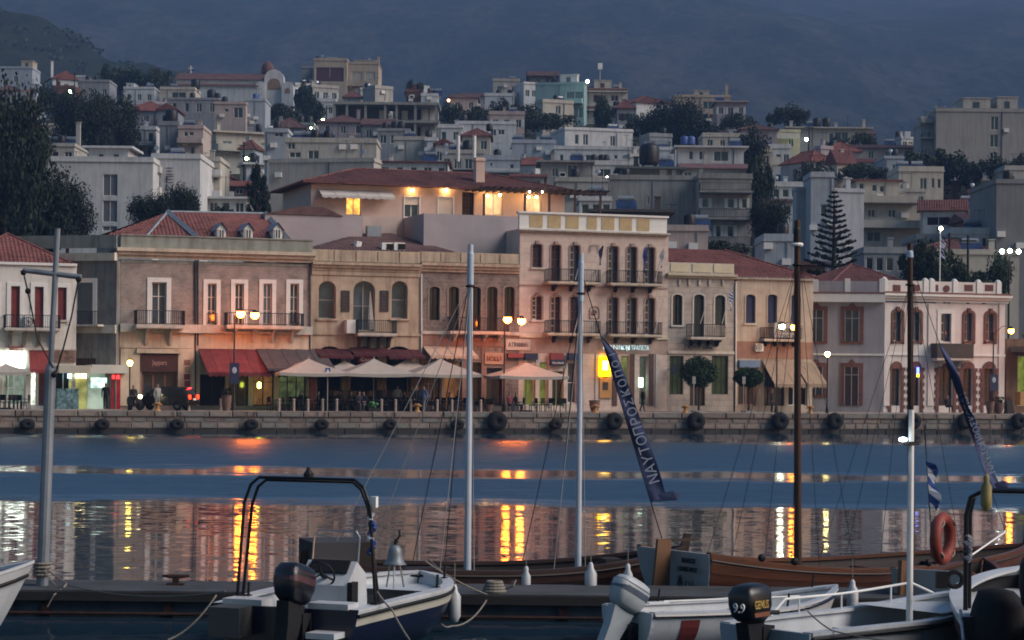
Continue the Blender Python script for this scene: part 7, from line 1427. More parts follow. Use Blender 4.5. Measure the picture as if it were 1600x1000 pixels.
class Hull:
    def __init__(s, L, B, st, mid, bow, draft=.25, tr=.8, full=.42, p=2.2, flare=.75, rake=.35, trake=.0):
        s.__dict__.update(L=L, B=B, st=st, mid=mid, bow=bow, draft=draft, tr=tr, full=full, p=p, flare=flare, rake=rake, trake=trake)
    def b(s, u):
        f = s.tr + (1 - s.tr) * (1 - ((s.full - u) / s.full) ** 2) if u < s.full else max(0, 1 - ((u - s.full) / (1 - s.full)) ** s.p) ** .75
        return s.B / 2 * f
    def sh(s, u): return s.mid + (s.st - s.mid) * ((.5 - u) / .5) ** 2 if u < .5 else s.mid + (s.bow - s.mid) * ((u - .5) / .5) ** 2
    def P(s, u, v, e=1, off=0.0):
        k = -s.draft * (1 - max(0, (u - .75) / .25) ** 2 * .6); z = k + (s.sh(u) - k) * v ** 1.15
        y = s.b(u) * min(1, (math.sin(min(1, v) * math.pi / 2)) ** s.flare) + off
        return Vector((s.L * u - s.rake * (1 - v) * max(0, (u - .6) / .4) ** 1.5 + s.trake * (v - 1) * max(0, 1 - u * 5), e * max(y, .012), z))
    def skin(s, v0, v1, off=0.0, n=22, m=4, inner=False, u1=1.0):
        mb = MB()
        for e in (-1, 1):
            b0 = len(mb.v)
            for i in range(n + 1):
                for j in range(m + 1): mb.v.append(tuple(s.P(u1 * i / n, v0 + (v1 - v0) * j / m, e, off)))
            for i in range(n):
                for j in range(m):
                    q = (b0 + i * (m + 1) + j, b0 + (i + 1) * (m + 1) + j, b0 + (i + 1) * (m + 1) + j + 1, b0 + i * (m + 1) + j + 1); mb.f.append(q if (e < 0) != inner else q[::-1]); mb.mi.append(0)
        return mb
    def rail(s, v, w, h, off=0.0, n=26, u0=0.0, u1=1.0):
        mb = MB()
        for e in (-1, 1): mb.tube([s.P(u0 + (u1 - u0) * i / n, v, e, off) for i in range(n + 1)], w, 6)
        return mb
    def cap(s, wi, n=26, dz=.012, u0=0, u1=1):            # flat gunwale cap, wi wide inwards
        mb = MB()
        for e in (-1, 1):
            b0 = len(mb.v)
            for i in range(n + 1):
                u = u0 + (u1 - u0) * i / n; p = s.P(u, 1, e); q = Vector((p.x, e * max(abs(p.y) - wi, 0.0), p.z)); mb.v += [(p.x, p.y + e * .02, p.z + dz), (q.x, q.y, q.z + dz), (p.x, p.y + e * .02, p.z - .03), (q.x, q.y, q.z - .03)]
            for i in range(n):
                a = b0 + i * 4
                for f in ((a, a + 4, a + 5, a + 1), (a + 2, a + 3, a + 7, a + 6), (a, a + 2, a + 6, a + 4), (a + 1, a + 5, a + 7, a + 3)): mb.f.append(f if e < 0 else f[::-1]); mb.mi.append(0)
        return mb
    def transom(s, x=0.0, th=.06, n=8, v0=0.0):
        mb = MB(); pts = [s.P(0, v0 + (1 - v0) * j / n, 1) for j in range(n + 1)]; pr = [(p.y, p.z) for p in pts] + [(-p.y, p.z) for p in pts[::-1]]
        N = len(pr); tk = s.trake; zt = s.sh(0); f = lambda z: tk * ((z + s.draft) / (zt + s.draft) - 1)
        mb.v += [(x + f(z), y, z) for y, z in pr] + [(x + th + f(z), y, z) for y, z in pr]; mb.f += [tuple(range(N)), tuple(range(2 * N - 1, N - 1, -1))]; mb.mi += [0, 0]
        for i in range(N): j = (i + 1) % N; mb.f.append((j, i, N + i, N + j)); mb.mi.append(0)
        return mb
    def deck(s, z, u0, u1, n=16, inset=.06):
        mb = MB(); L_, R_ = [], []
        for i in range(n + 1):
            u = u0 + (u1 - u0) * i / n; k = -s.draft; v = min(1, max(.02, ((z - k) / (s.sh(u) - k))) ** (1 / 1.15)); p = s.P(u, v); L_.append((p.x, max(p.y - inset, .01), z)); R_.append((p.x, -max(p.y - inset, .01), z))
        for i in range(n): mb.add([R_[i], R_[i + 1], L_[i + 1], L_[i]], [(0, 1, 2, 3)])
        return mb
def Boat(name, label, X, Y, head, cat='boat'): return Thing(name, label, cat, (X, Y, 0), math.radians(head))
def xw(T, p):                                               # world -> boat frame
    return T.r.matrix_basis.inverted() @ Vector(p)
def fender(label, p, L=.5, r=.11, m_=None):
    m = MB(); m.lathe([(.02, L * .5 + .08), (.04, L * .5 + .04), (r * .5, L * .46), (r, L * .3), (r, -L * .3), (r * .6, -L * .46), (.03, -L * .5)], (0, 0, 0), 12); T = Thing('fender', label, 'fender', p, 0); T.part('body', m, m_ or GEL, smooth=True); m = MB(); m.tube([(0, 0, L * .5 + .06), (.0, .02, L * .5 + .4)], .008, 5); T.part('lanyard', m, ROPE)
def rope(label, pts, r=.013, sag=0.0, n=14):
    q = []
    for a, b in zip(pts, pts[1:]):
        a, b = Vector(a), Vector(b)
        for i in range(n): k = i / n; p = a.lerp(b, k); p.z -= sag * 4 * k * (1 - k); q.append(p)
    q.append(Vector(pts[-1])); m = MB(); m.tube(q, r, 5); one('mooring_rope', label, 'rope', m, ROPE)
def outboard(name, label, T, x, y, z, yaw=0, tilt=0, s=1.0, cowl=None, leg=None, cowlh=.42, texts=(), band=None, tiller=True, cw=1.0):
    """An outboard clamped on a transom: cowl, midsection, gearcase, propeller, bracket."""
    M = T.r.matrix_basis @ Matrix.Translation((x, y, z)) @ Matrix.Rotation(math.radians(yaw), 4, 'Z')
    O = Thing(name, label, 'outboard motor', M.translation, 0); O.r.rotation_euler = (M.to_euler()[0], M.to_euler()[1], M.to_euler()[2])
    R = Matrix.Rotation(math.radians(tilt), 4, 'Y')
    def X(mb): mb.v = [tuple(R @ (Vector(v) * s)) for v in mb.v]; return mb
    m = MB(); secs = [(0.02, .11, .14, -.26), (.08, .15, .2, -.27), (.2, .165, .24, -.28), (cowlh * .75, .16, .25, -.29), (cowlh * .93, .13, .21, -.28), (cowlh, .07, .12, -.26)]; n = 16
    for zz, hw, hl, cx in secs:
        for k in range(n):
            a = 2 * math.pi * k / n; c, q = math.cos(a), math.sin(a); sg = lambda v: math.copysign(abs(v) ** .45, v); m.v.append((cx + hl * sg(c), hw * cw * sg(q), zz + .06))
    for i in range(len(secs) - 1):
        for k in range(n): l = (k + 1) % n; m.f.append((i * n + k, i * n + l, (i + 1) * n + l, (i + 1) * n + k)); m.mi.append(0)
    m.f.append(tuple(range(n))[::-1]); m.f.append(tuple((len(secs) - 1) * n + k for k in range(n))); m.mi += [0, 0]; C = O.part('cowl', X(m), cowl, smooth=True)
    m = MB(); m.prism([(-.44, .07), (-.12, .07), (-.15, -.2), (-.17, -.55), (-.34, -.55), (-.38, -.2)], -.085, .085); O.part('midsection', X(m), leg or cowl)
    m = MB(); m.lathe([(.02, -.26), (.07, -.16), (.08, .02), (.05, .2), (.02, .24)], (-.27, 0, -.68), 10, Matrix.Rotation(math.radians(90), 4, 'Y')); m.prism([(-.36, -.5), (-.18, -.5), (-.2, -.68), (-.34, -.68)], -.035, .035); m.prism([(-.3, -.7), (-.16, -.7), (-.32, -.92)], -.012, .012); m.box(-.5, -.12, -.1, .1, -.53, -.51); O.part('gearcase', X(m), leg or cowl)
    for k in range(3): a = k * 2.09; m = MB(); m.add([(-.53, 0, -.68), (-.5, .13 * math.cos(a - .4), -.68 + .13 * math.sin(a - .4)), (-.56, .15 * math.cos(a), -.68 + .15 * math.sin(a)), (-.57, .13 * math.cos(a + .4), -.68 + .13 * math.sin(a + .4))], [(0, 1, 2, 3)]); O.part('propeller_blade', X(m), leg or cowl)
    m = MB(); m.prism([(-.16, .02), (.06, .02), (.06, -.2), (-.02, -.22), (-.02, -.03), (-.16, -.3)], -.1, .1); m.v = [tuple(Vector(v) * s) for v in m.v]; O.part('clamp_bracket', m, BLACKR)
    if tiller: m = MB(); m.tube([(-.1, .05, .1), (.15, .08, .14), (.42, .1, .12)], [.03, .025, .028], 7); O.part('tiller', X(m), BLACKR)
    if band:
        m = MB()
        for zz in (cowlh * .52, cowlh * .80):
            i = 0
            while i < len(secs) - 2 and secs[i + 1][0] < zz: i += 1
            k_ = (zz - secs[i][0]) / (secs[i + 1][0] - secs[i][0]); hw, hl, cx = [secs[i][j] + (secs[i + 1][j] - secs[i][j]) * k_ for j in (1, 2, 3)]
            for k in range(n): a = 2 * math.pi * k / n; m.v.append((cx + hl * 1.02 * sg(math.cos(a)), hw * 1.03 * cw * sg(math.sin(a)), zz + .06))
        for k in range(n): l = (k + 1) % n; m.f.append((k, l, n + l, n + k)); m.mi.append(0)
        O.part('cowl_band', X(m), band)
    for txt, size, loc, rot, tm, w_ in texts:
        o = lettering(C, txt, size * s, R @ (Vector(loc) * s), tm, w_ * s if w_ else None); o.rotation_euler = (R @ Matrix.Rotation(rot[2], 4, 'Z') @ Matrix.Rotation(rot[0], 4, 'X')).to_euler()
    return O
# ---------------------------------------------------------------- pontoon
PY0, PY1, PZ = 34.3, 36.0, .42
CONC = mat('pontoon_concrete', '#3e4144', .9, .35, 1.2, .3, 12, stain=.4); PBLUE = mat('pontoon_blue_paint', '#2c3a48', .7, .4, 1.0, .1, stain=.9); RUST = mat('rust', '#3a2118', .95, .5, 5, .4)
T = Thing('pontoon', 'long low concrete and blue steel mooring pontoon across the foreground', 'pontoon', (0, PY0, 0), 0)
m = MB(); m.box(-11, 14, 0, PY1 - PY0, PZ - .12, PZ); T.part('deck', m, CONC); m = MB(); m.box(-11, 14, -.05, .0, PZ - .16, PZ - .02); T.part('rubbing_strake', m, mat('wet_timber', '#2a2624', .8, .4, 3, aniso=(.3, 3, 3)))
m = MB(); m.box(-11, 14, .25, PY1 - PY0 - .05, -.8, PZ - .122); T.part('float', m, BLACKR)
x = -11.0; random.seed(12)
while x < 13.5:
    w_ = ru(1.4, 2.2); m = MB(); m.box(x + .04, x + w_ - .04, .06, .24, -.3, PZ - .17); T.part('side_panel', m, PBLUE); m = MB(); m.box(x - .1, x + .035, .02, .2, -.35, PZ - .165); T.part('rib', m, RUST); x += w_
m = MB(); m.tube([(-11, -.02, .06), (14, -.02, .06)], .03, 6); T.part('lower_rail', m, RUST)
def cleat(label, x, y):
    p = Vector((x, y, PZ)); m = MB(); m.box(-.14, .14, -.07, .07, 0, .03); m.box(-.05, .05, -.04, .04, .03, .13); m.tube([(-.22, 0, .15), (-.1, 0, .14), (.1, 0, .14), (.22, 0, .15)], [.02, .035, .035, .02], 7); one('cleat', label, 'cleat', m, RUST, p)
pc = on_z(262, 912, PZ + .1); cleat('rusty mooring cleat on the left stretch of pontoon', pc.x, 35.3)
pc = on_z(772, 930, PZ); m = MB()
for k in range(4): m.torus((0, 0, .03 + k * .045), .17 - k * .02, .032, 'z', 16, 6)
m.tube([(.15, 0, .05), (.3, -.05, .12), (.34, -.02, .2), (.27, 0, .16)], .02, 5)
one('rope_coil', 'coil of pale rope on the pontoon in front of the brown boat', 'rope', m, ROPE, (pc.x, 34.55, PZ))
# ---------------------------------------------------------------- leaning grey pole with crossbar
GP = mat('galvanised_pole', '#7d8894', .5, .25, 2, .1, metal=.3, stain=.4)
T = Thing('mooring_pole', 'leaning grey steel pole with crossbar and cables at left', 'pole', at(67, 915, 35), 0); b0 = Vector(T.r.location); T.r.location.z = PZ
o3 = lambda x, y: at(x, y, 35) - Vector(T.r.location)
p0, p1, p2 = o3(66, 905), o3(79, 578), o3(90, 357); p0.z = 0
m = MB(); m.tube([p0, p1, o3(80, 566)], [.098, .088, .05], 12); T.part('sleeve', m, GP); m = MB(); m.tube([p1, p2], .046, 10); T.part('pole', m, GP)
m = MB(); m.tube([o3(36, 422), o3(127, 433)], .046, 10); T.part('crossbar', m, GP)
for pts in ([(38, 426), (48, 470), (60, 530), (85, 575)], [(124, 436), (113, 495), (100, 545), (86, 590)]): m = MB(); m.tube([o3(*q) - Vector((0, .06, 0)) for q in pts], .014, 5); T.part('cable', m, IRON)
for q in ((38, 426), (124, 437), (86, 585), (45, 455)): m = MB(); m.sphere(o3(*q) - Vector((0, .06, 0)), .05, 7, 5); T.part('shackle', m, IRON)
m = MB(); q = o3(65, 890)
for k in range(4): m.torus((q.x + .005 * k, 0, q.z - .08 + k * .06), .125, .025, 'z', 14, 5)
T.part('rope_lashing', m, ROPE)
# ---------------------------------------------------------------- wooden sailing boats
def wooden(name, label, X, Y, head, L, B, st, mid, bow, hm, planks, tr=.82, deckz=.12):
    T = Boat(name, label, X, Y, head); H = Hull(L, B, st, mid, bow, .35, tr, .45, 2.0, .6, .5, -.18)
    T.part('bottom', H.skin(0, .55, 0, 24, 4), GREYT if hm is WOODO else WOODK)
    vs = [.55, .68, .80, .90, 1.0]
    for i in range(4): T.part('plank', H.skin(vs[i] - .012, vs[i + 1], .012 * (i + 1) * .6, 26, 1), planks[i % len(planks)])
    T.part('lining', H.skin(.3, .995, -.035, 24, 3, True), WOODK); T.part('floor', H.deck(deckz, .02, .95), WOODK)
    T.part('gunwale', H.cap(.09, dz=.03), hm); T.part('rubbing_rail', H.rail(.93, .022, .02, .03), WOODK)
    tp = T.part('transom', H.transom(-.03, .06), GREYT)
    for u in (.22, .42, .6, .78): m = MB(); y_ = H.b(u) - .06; m.box(L * u - .12, L * u + .12, -y_, y_, H.sh(u) - .2, H.sh(u) - .16); T.part('thwart', m, hm)
    m = MB(); m.prism([(L - .3, -.2), (L + .02, bow - .2), (L + .1, bow + .22), (L - .02, bow + .24), (L - .14, bow - .1)], -.04, .04); T.part('stem', m, hm)
    m = MB(); m.prism([(-.06, st + .18), (-.34, st + .2), (-.5, -.3), (-.12, -.35)], -.03, .03); r_ = T.part('rudder', m, mat('rudder_wood', '#6a4420', .5, .3, 3, aniso=(4, 4, .6))); m = MB(); m.bar((-.2, 0, st + .17), (.6, .05, st + .16), .045); T.part('tiller', m, WOODK, r_)
    return T, H
def mast(T, H, xl, ztop, r, m_, name='mast', lean=0.0, top=None, sleeve=.6, zb=.1):
    a, b = Vector((xl, 0, zb)), Vector((xl + lean, 0, ztop)); m = MB(); m.tube([a, a.lerp(b, .3), b], [r * 1.15, r, r * .82], 12); o = T.part(name, m, m_)
    if top: m = MB(); c = a.lerp(b, 1 - sleeve / (ztop - zb)); m.tube([c, b - Vector((0, 0, .16)), b], [r * 1.05, r * 1.0, r * .15], 12); T.part('mast_cap', m, top, o)
    m = MB(); c = a.lerp(b, .88); m.torus(c, r * 1.15, .02, 'z', 12, 5); T.part('band', m, IRON, o); return o
def stay(T, a, b, r=.007, m_=None): m = MB(); m.tube([a, b], r, 4); return T.part('stay', m, m_ or WIRE)
MW = mat('mast_white', '#aeb8c6', .4, .12, 2, .03); 
TA, HA = wooden('wooden_sailboat', 'dark brown wooden two masted boat with white masts behind the pontoon', -3.25, 37.25, 17, 6.7, 1.9, .66, .50, .82, WOODD, (WOODD, WOODD, mat('brown_hull_wood_light', '#44281f', .5, .35, 2, .15, 30, aniso=(.5, 3, 6)), WOODD))
mA1 = mast(TA, HA, 2.62, 6.15, .058, MW, top=mat('mast_sleeve_blue', '#9fb2c8', .5, .1), sleeve=.7); mA2 = mast(TA, HA, 4.66, 6.05, .052, MW, top=MATS['mast_sleeve_blue'], sleeve=.85)
for xl, zt, zs in ((2.62, 5.5, .55), (4.66, 5.2, .6)):
    for e in (-1, 1):
        for dx in (-.15, -.75): stay(TA, (xl, e * .05, zt), (xl + dx, e * HA.b((xl + dx) / HA.L), HA.sh((xl + dx) / HA.L)), .008, WIRE if e < 0 else IRON)
stay(TA, (2.62, 0, 5.5), (.1, -.3, .8)); stay(TA, (2.62, 0, 5.45), (1.0, .6, .62)); FS0, FS1 = Vector((4.66, 0, 5.75)), Vector((6.25, 0, .95)); stay(TA, FS0, FS1, .01, IRON)
m = MB(); m.box(5.0, 5.3, -.5, -.1, .5, .66); TA.part('stowed_gear', m, WOODK); m = MB(); m.box(1.4, 2.2, -.6, -.2, .4, .56); TA.part('stowed_gear', m, WOODK)
m = MB(); m.box(-.25, .75, -.62, .62, .62, 1.02); TA.part('stern_locker', m, WOODK)
TB, HB = wooden('wooden_sailboat', 'varnished orange brown wooden boat with grey lettered transom and brown masts', 2.75, 36.75, 34, 8.6, 2.4, .95, .55, .74, WOODO, (WOODO, mat('varnished_hull_wood_dark', '#54290f', .4, .35, 2, .15, 30, aniso=(.5, 3, 6)), WOODO, WOODO))
BM = mat('brown_mast', '#3c2216', .45, .3, 2, .1, aniso=(4, 4, .5)); mast(TB, HB, 2.8, 6.65, .066, BM, lean=-.1, top=mat('mast_tip_black', '#17181c', .6, .1), sleeve=.45); mast(TB, HB, 5.55, 6.35, .062, BM, lean=-.12, top=MATS['mast_sleeve_blue'], sleeve=.25)
m = MB(); m.torus((2.7, 0, 6.22), .082, .035, 'z', 12, 6); TB.part('mast_band', m, WOODW)
for xl, zt in ((2.75, 5.9), (5.48, 5.6)):
    for e in (-1, 1):
        for dx in (.3, -.5, -1.1): stay(TB, (xl, e * .05, zt), (xl + dx, e * HB.b((xl + dx) / HB.L), HB.sh((xl + dx) / HB.L)), .006, IRON)
GS0, GS1 = Vector((5.46, 0, 6.0)), Vector((8.0, 0, 1.0)); stay(TB, GS0, GS1, .008, IRON); stay(TB, GS1, (6.6, -.4, .6), .02, WOODW)
TXT = mat('transom_letters', '#20242c', .7, .1); tp = [c for c in TB.r.children if c.name.startswith('transom')][0]
for i, (t_, w_, hgt, yy) in enumerate((('ΝΑΒΟΣ', .36, .12, .80), ('ΣΚΑΝΤΑΡΗΣ', .52, .11, .66), ('Σ Ε Π', .26, .12, .42))):
    o = lettering(tp, t_, hgt, (-.20 + yy * .17 - .02, -.52 + (.0 if i < 2 else -.12), yy - .03), TXT, w_, rot=(math.pi / 2 - .12, 0, -math.pi / 2))
m = MB(); c = Vector((-.13, -.40, .47)); m.torus((0, 0, 0), .05, .014, 'x', 10, 5); m.bar((0, 0, -.1), (0, 0, .1), .022); m.bar((0, -.06, .06), (0, .06, .06), .018); m.tube([(0, -.08, -.03), (0, -.05, -.09), (0, .05, -.09), (0, .08, -.03)], .014, 5); o = link('anchor_emblem', m.mesh('anchor_emblem', TXT), tp); o.location = c - Vector((.03, 0, 0))
for u in (.12, .2, .56, .7): m = MB(); y_ = -HB.b(u); m.sphere((HB.L * u, y_, HB.sh(u) + .08), .07, 8, 5); TB.part('deck_block', m, IRON)
# sail-cloth banners rolled along the forestays
BAN = mat('banner_blue', '#34426e', .85, .25, 3, .1); BANL = mat('banner_letters', '#a4adc4', .85, .1)
def banner(label, T, a, b, f0, f1, w, txt, flip=1, furl=.0):
    M = T.r.matrix_basis; A, B_ = M @ a, M @ b; p = A.lerp(B_, f0); q = A.lerp(B_, f1); d = (p - q); L = d.length; ex = d.normalized(); ey = Vector((0, 1, 0)).cross(ex).normalized(); ey = -ey if ey.x > 0 else ey; ezz = ex.cross(ey)
    Mx = Matrix(((ex.x, ey.x, ezz.x, q.x), (ex.y, ey.y, ezz.y, q.y), (ex.z, ey.z, ezz.z, q.z), (0, 0, 0, 1)))
    O = Thing('banner', label, 'banner', (0, 0, 0), 0); O.r.matrix_world = Mx; m = MB(); n = 26; k = 6
    def P(i, j):
        u, v = i / n, j / k; ww = w * (1 - .55 * u ** 2.2) * (1 + .05 * math.sin(u * 9)) * (min(1, (1 - u) * 9 + .05)); tw = furl * math.sin(u * 8); y_ = -ww * v
        return (u * L, y_ * math.cos(tw), y_ * math.sin(tw) + .025 * math.sin(v * 5 + u * 14))
    m.add([P(i, j) for i in range(n + 1) for j in range(k + 1)], [(i * (k + 1) + j, i * (k + 1) + j + 1, (i + 1) * (k + 1) + j + 1, (i + 1) * (k + 1) + j) for i in range(n) for j in range(k)]); O.part('cloth', m, BAN, smooth=True)
    m = MB(); m.add([(-.02, -w * .3, 0), (-.1, -w * 1.6, .03), (-.02, -w * 1.9, -.02), (.08, -w * 1.5, .0), (.1, -w * .6, 0)], [(0, 1, 2, 3, 4)]); O.part('tail', m, BAN)
    sz = w * .8; step = sz * .78
    for i, ch in enumerate(txt):
        u = (.1 * L + i * step) / L
        if u > .93: break
        s2 = sz * (1 - .5 * u ** 2.2); o = lettering(O.r, ch, s2 * 1.15, (u * L + step * .5, -w * (1 - .55 * u ** 2.2) * .88, .055 if ezz.y < 0 else -.055), BANL, None, rot=(0, 0, 0) if ezz.y < 0 else (math.pi, 0, 0), ext=.004, name='letter')
    return O
banner('navy sea scout banner with pale capital letters on the forestay', TA, FS0, FS1, .24, .86, .29, 'ΝΑΥΤΟΠΡΟΣΚΟΠΟΙ')
banner('rolled blue and white banner on the right boat forestay', TB, GS0, GS1, .27, .84, .2, 'ΝΑΥΤΟΠΡΟΣΚΟΠΟΙ', furl=1.0)
# small flag on the second brown mast's halyard
T = Thing('pennant', 'small drooping blue and white striped flag left of the life ring', 'flag', at(1447, 720, 37.5), 0); m = MB()
for i in range(8): z0, z1 = -i * .1, -(i + 1) * .1; a0, a1 = .16 + .05 * math.sin(i * 1.4), .16 + .05 * math.sin(i * 1.4 + 1.4); m.quad((.012 * i, 0, z1), (.012 * i + a1, .05 * math.sin(i), z1 - .06), (.012 * i + a0, .05 * math.sin(i - 1), z0 - .06), (.012 * i - .012, 0, z0))
T.part('cloth', m, GREEK); m = MB(); m.tube([(-.03, 0, .6), (.11, 0, -1.5)], .007, 4); T.part('halyard', m, IRON)
# tender with grey transom
T = Boat('tender', 'small wooden tender with plain grey transom and brown rudder', 6.75, 34.9, 62); H = Hull(3.0, 1.45, .82, .6, .8, .25, .9, .45, 2.0, .6); T.part('hull', H.skin(0, 1), WOODO); T.part('lining', H.skin(.3, .99, -.03, inner=True), WOODK); T.part('gunwale', H.cap(.07), WOODO); T.part('transom', H.transom(-.03), GREYT); T.part('floor', H.deck(.1, .02, .95), WOODK); m = MB(); m.prism([(-.05, .95), (-.28, .98), (-.42, -.2), (-.1, -.25)], -.03, .03); m.v = [(v[0], v[1] + .42, v[2]) for v in m.v]; T.part('rudder', m, MATS['rudder_wood'])
# ---------------------------------------------------------------- blue console boat
G_ = Boat('console_boat', 'navy hulled white motor boat with centre console and steel arch', -3.05, 29.55, 69); H = Hull(4.6, 2.35, .70, .74, .82, .25, .92, .5, 2.6, .55, .5)
G_.part('hull', H.skin(0, .80, 0, 26, 5), NAVYH, smooth=True); G_.part('white_band', H.skin(.80, .915, .006, 26, 1), OFFW); G_.part('top_strake', H.skin(.945, 1.0, .012, 26, 1), GEL); G_.part('rub_rail', H.rail(.93, .028, .02, .02), BLACKR); G_.part('gunwale', H.cap(.16), GEL); G_.part('liner', H.skin(.35, .99, -.10, 24, 4, True), GEL, smooth=True); G_.part('sole', H.deck(.32, .0, .97, inset=.1), GEL); G_.part('bow_deck', H.deck(.64, .74, .985, inset=.05), GEL); G_.part('transom', H.transom(-.04, .08), NAVYH)
m = MB(); m.box(-.02, .32, -.95, -.35, .34, .78); G_.part('stern_seat', m, GEL); m = MB(); m.box(-.02, .32, .35, .95, .34, .78); G_.part('stern_seat', m, GEL); m = MB(); m.box(-.42, .0, .48, .95, .30, .70); G_.part('side_step', m, mat('grey_step', '#4a4a48', .8, .2)); m = MB(); m.box(-.38, -.03, -.92, -.5, .34, .42); G_.part('swim_platform', m, GEL)
m = MB(); cx = 1.45; m.prism([(cx - .3, .33), (cx + .4, .33), (cx + .34, 1.02), (cx + .02, 1.22), (cx - .14, 1.05), (cx - .3, .9)], -.38, .38); G_.part('console', m, GEL)
m = MB(); m.prism([(cx - .145, 1.055), (cx + .0, 1.215), (cx - .02, 1.235), (cx - .165, 1.075)], -.3, .3); G_.part('dash', m, BLACKR)
m = MB(); MWh = Matrix.Translation((cx - .34, 0, 1.06)) @ Matrix.Rotation(math.radians(-28), 4, 'Y'); m.torus((0, 0, 0), .2, .016, 'x', 20, 6)
for k in range(3): a = 1.57 + k * 2.09; m.bar((0, 0, 0), (0, .2 * math.cos(a), .2 * math.sin(a)), .02)
m.v = [tuple(MWh @ Vector(v)) for v in m.v]; m.bar((cx - .34, 0, 1.06), (cx - .15, 0, .98), .05); G_.part('steering_wheel', m, BLACKR)
m = MB(); fr = [(cx + .1, -.36, 1.15), (cx + .16, -.36, 1.55), (cx + .18, -.3, 1.63), (cx + .18, .3, 1.63), (cx + .16, .36, 1.55), (cx + .1, .36, 1.15)]; m.tube(fr, .014, 7); w = G_.part('windscreen_frame', m, SSTEEL)
def clearmat():
    m, n, l, b = base_mat('windscreen_perspex', .08, 0, .5); b.inputs['Base Color'].default_value = (.75, .72, .68, 1); b.inputs['Alpha'].default_value = .12; return m
m = MB(); m.add([(cx + .11, -.34, 1.18), (cx + .11, .34, 1.18), (cx + .165, .34, 1.58), (cx + .165, -.34, 1.58)], [(0, 1, 2, 3)]); G_.part('windscreen', m, clearmat(), w)
m = MB(); m.box(cx + .42, cx + .8, -.3, .3, .33, .66); G_.part('console_seat', m, BLACKR); m = MB(); m.box(cx - .3, cx - .1, -.46, -.385, .5, .95); G_.part('control_box', m, BLACKR)
# arch of double tubes
xa = .62; hb_ = H.b(xa / H.L) - .06; zs = H.sh(xa / H.L)
for dx, dy in ((0, 0), (.14, .07)):
    yb, yt, zt = hb_ - dy * .2, hb_ - .2 - dy, 2.42 - dy * .5; pts = [(xa + dx, -yb, zs), (xa + dx * .7, -yt - .1, zt - .35), (xa + dx * .6, -yt, zt - .1), (xa + dx * .6, -yt + .13, zt)]; m = MB(); m.tube(pts + [(p[0], -p[1], p[2]) for p in pts[::-1]], .024, 8); G_.part('arch_tube', m, TUBEM)
m = MB(); m.lathe([(.05, -.06), (.07, -.03), (.07, .03), (.04, .07), (.02, .12)], (xa + .06, 0, 2.46), 10); G_.part('navigation_light', m, IRON)
for e in (-1, 1): m = MB(); m.box(xa - .08, xa + .2, e * hb_ - .05, e * hb_ + .05, zs + .012, zs + .04); G_.part('arch_foot', m, BLACKR)
m = MB(); m.box(xa + .02, xa + .1, -hb_ + .02, -hb_ + .1, 2.05, 2.2); G_.part('lamp_box', m, WOODW)
m = MB(); py = -(hb_ - .1)
for i in range(9): k = i / 9; m.tube([(xa + .03 + .03 * math.cos(i * 1.7), py + .035 * math.sin(i * 1.7) - .02, 1.98 - i * .065), (xa + .03 + .03 * math.cos(i * 1.7 + 1.2), py - .02 + .035 * math.sin(i * 1.7 + 1.2), 1.93 - i * .065)], .04, 6)
G_.part('furled_flag', m, GREEK)
for u, e in ((.63, -1), (.86, -1), (.9, 1), (.18, 1)): m = MB(); p = H.P(u, 1, e); m.tube([(p.x, p.y * .88, p.z), (p.x + .02, p.y * .88, p.z + .2)], .022, 6); m.box(p.x - .06, p.x + .06, p.y * .88 - .035, p.y * .88 + .035, p.z + .012, p.z + .025); G_.part('mooring_post', m, BLACKR)
# bell-shaped lamp on a stand at the bow
T = Thing('deck_bell', 'grey bell on a small tripod at the bow of the navy boat', 'bell', G_.r.matrix_basis @ Vector((3.15, -.22, .72)), 0); m = MB(); m.lathe([(.18, .32), (.15, .345), (.12, .40), (.108, .48), (.10, .55), (.06, .6), (.02, .62)], (0, 0, 0), 14); T.part('bell', m, mat('bell_grey', '#6e7a82', .5, .2, 3, metal=.4), smooth=True); m = MB(); m.tube([(0, 0, .6), (.02, 0, .7)], .03, 6); m.tube([(.02, 0, .68), (.07, 0, .75), (.06, 0, .84)], .018, 6); T.part('crown_hook', m, IRON)
for k in range(3): a = k * 2.09 + .5; m = MB(); m.tube([(.08 * math.cos(a), .08 * math.sin(a), .34), (.15 * math.cos(a), .15 * math.sin(a), -.02)], .014, 6); T.part('leg', m, SSTEEL)
outboard('outboard_motor', 'large dark outboard with striped cowl on the navy boat', G_, -.02, -.30, .62, -10, 16, 1.2, mat('cowl_dark', '#12141f', .3, .3, 4, 0, spec=.5), BLACKR, .46, band=mat('cowl_stripe', '#4a2830', .4, .4, 8), tiller=False)
bp = G_.r.matrix_basis @ Vector((3.9, -.75, .72)); fender('white fender hanging at the bow of the navy boat', bp + Vector((.12, -.14, -.33)), .5, .095)
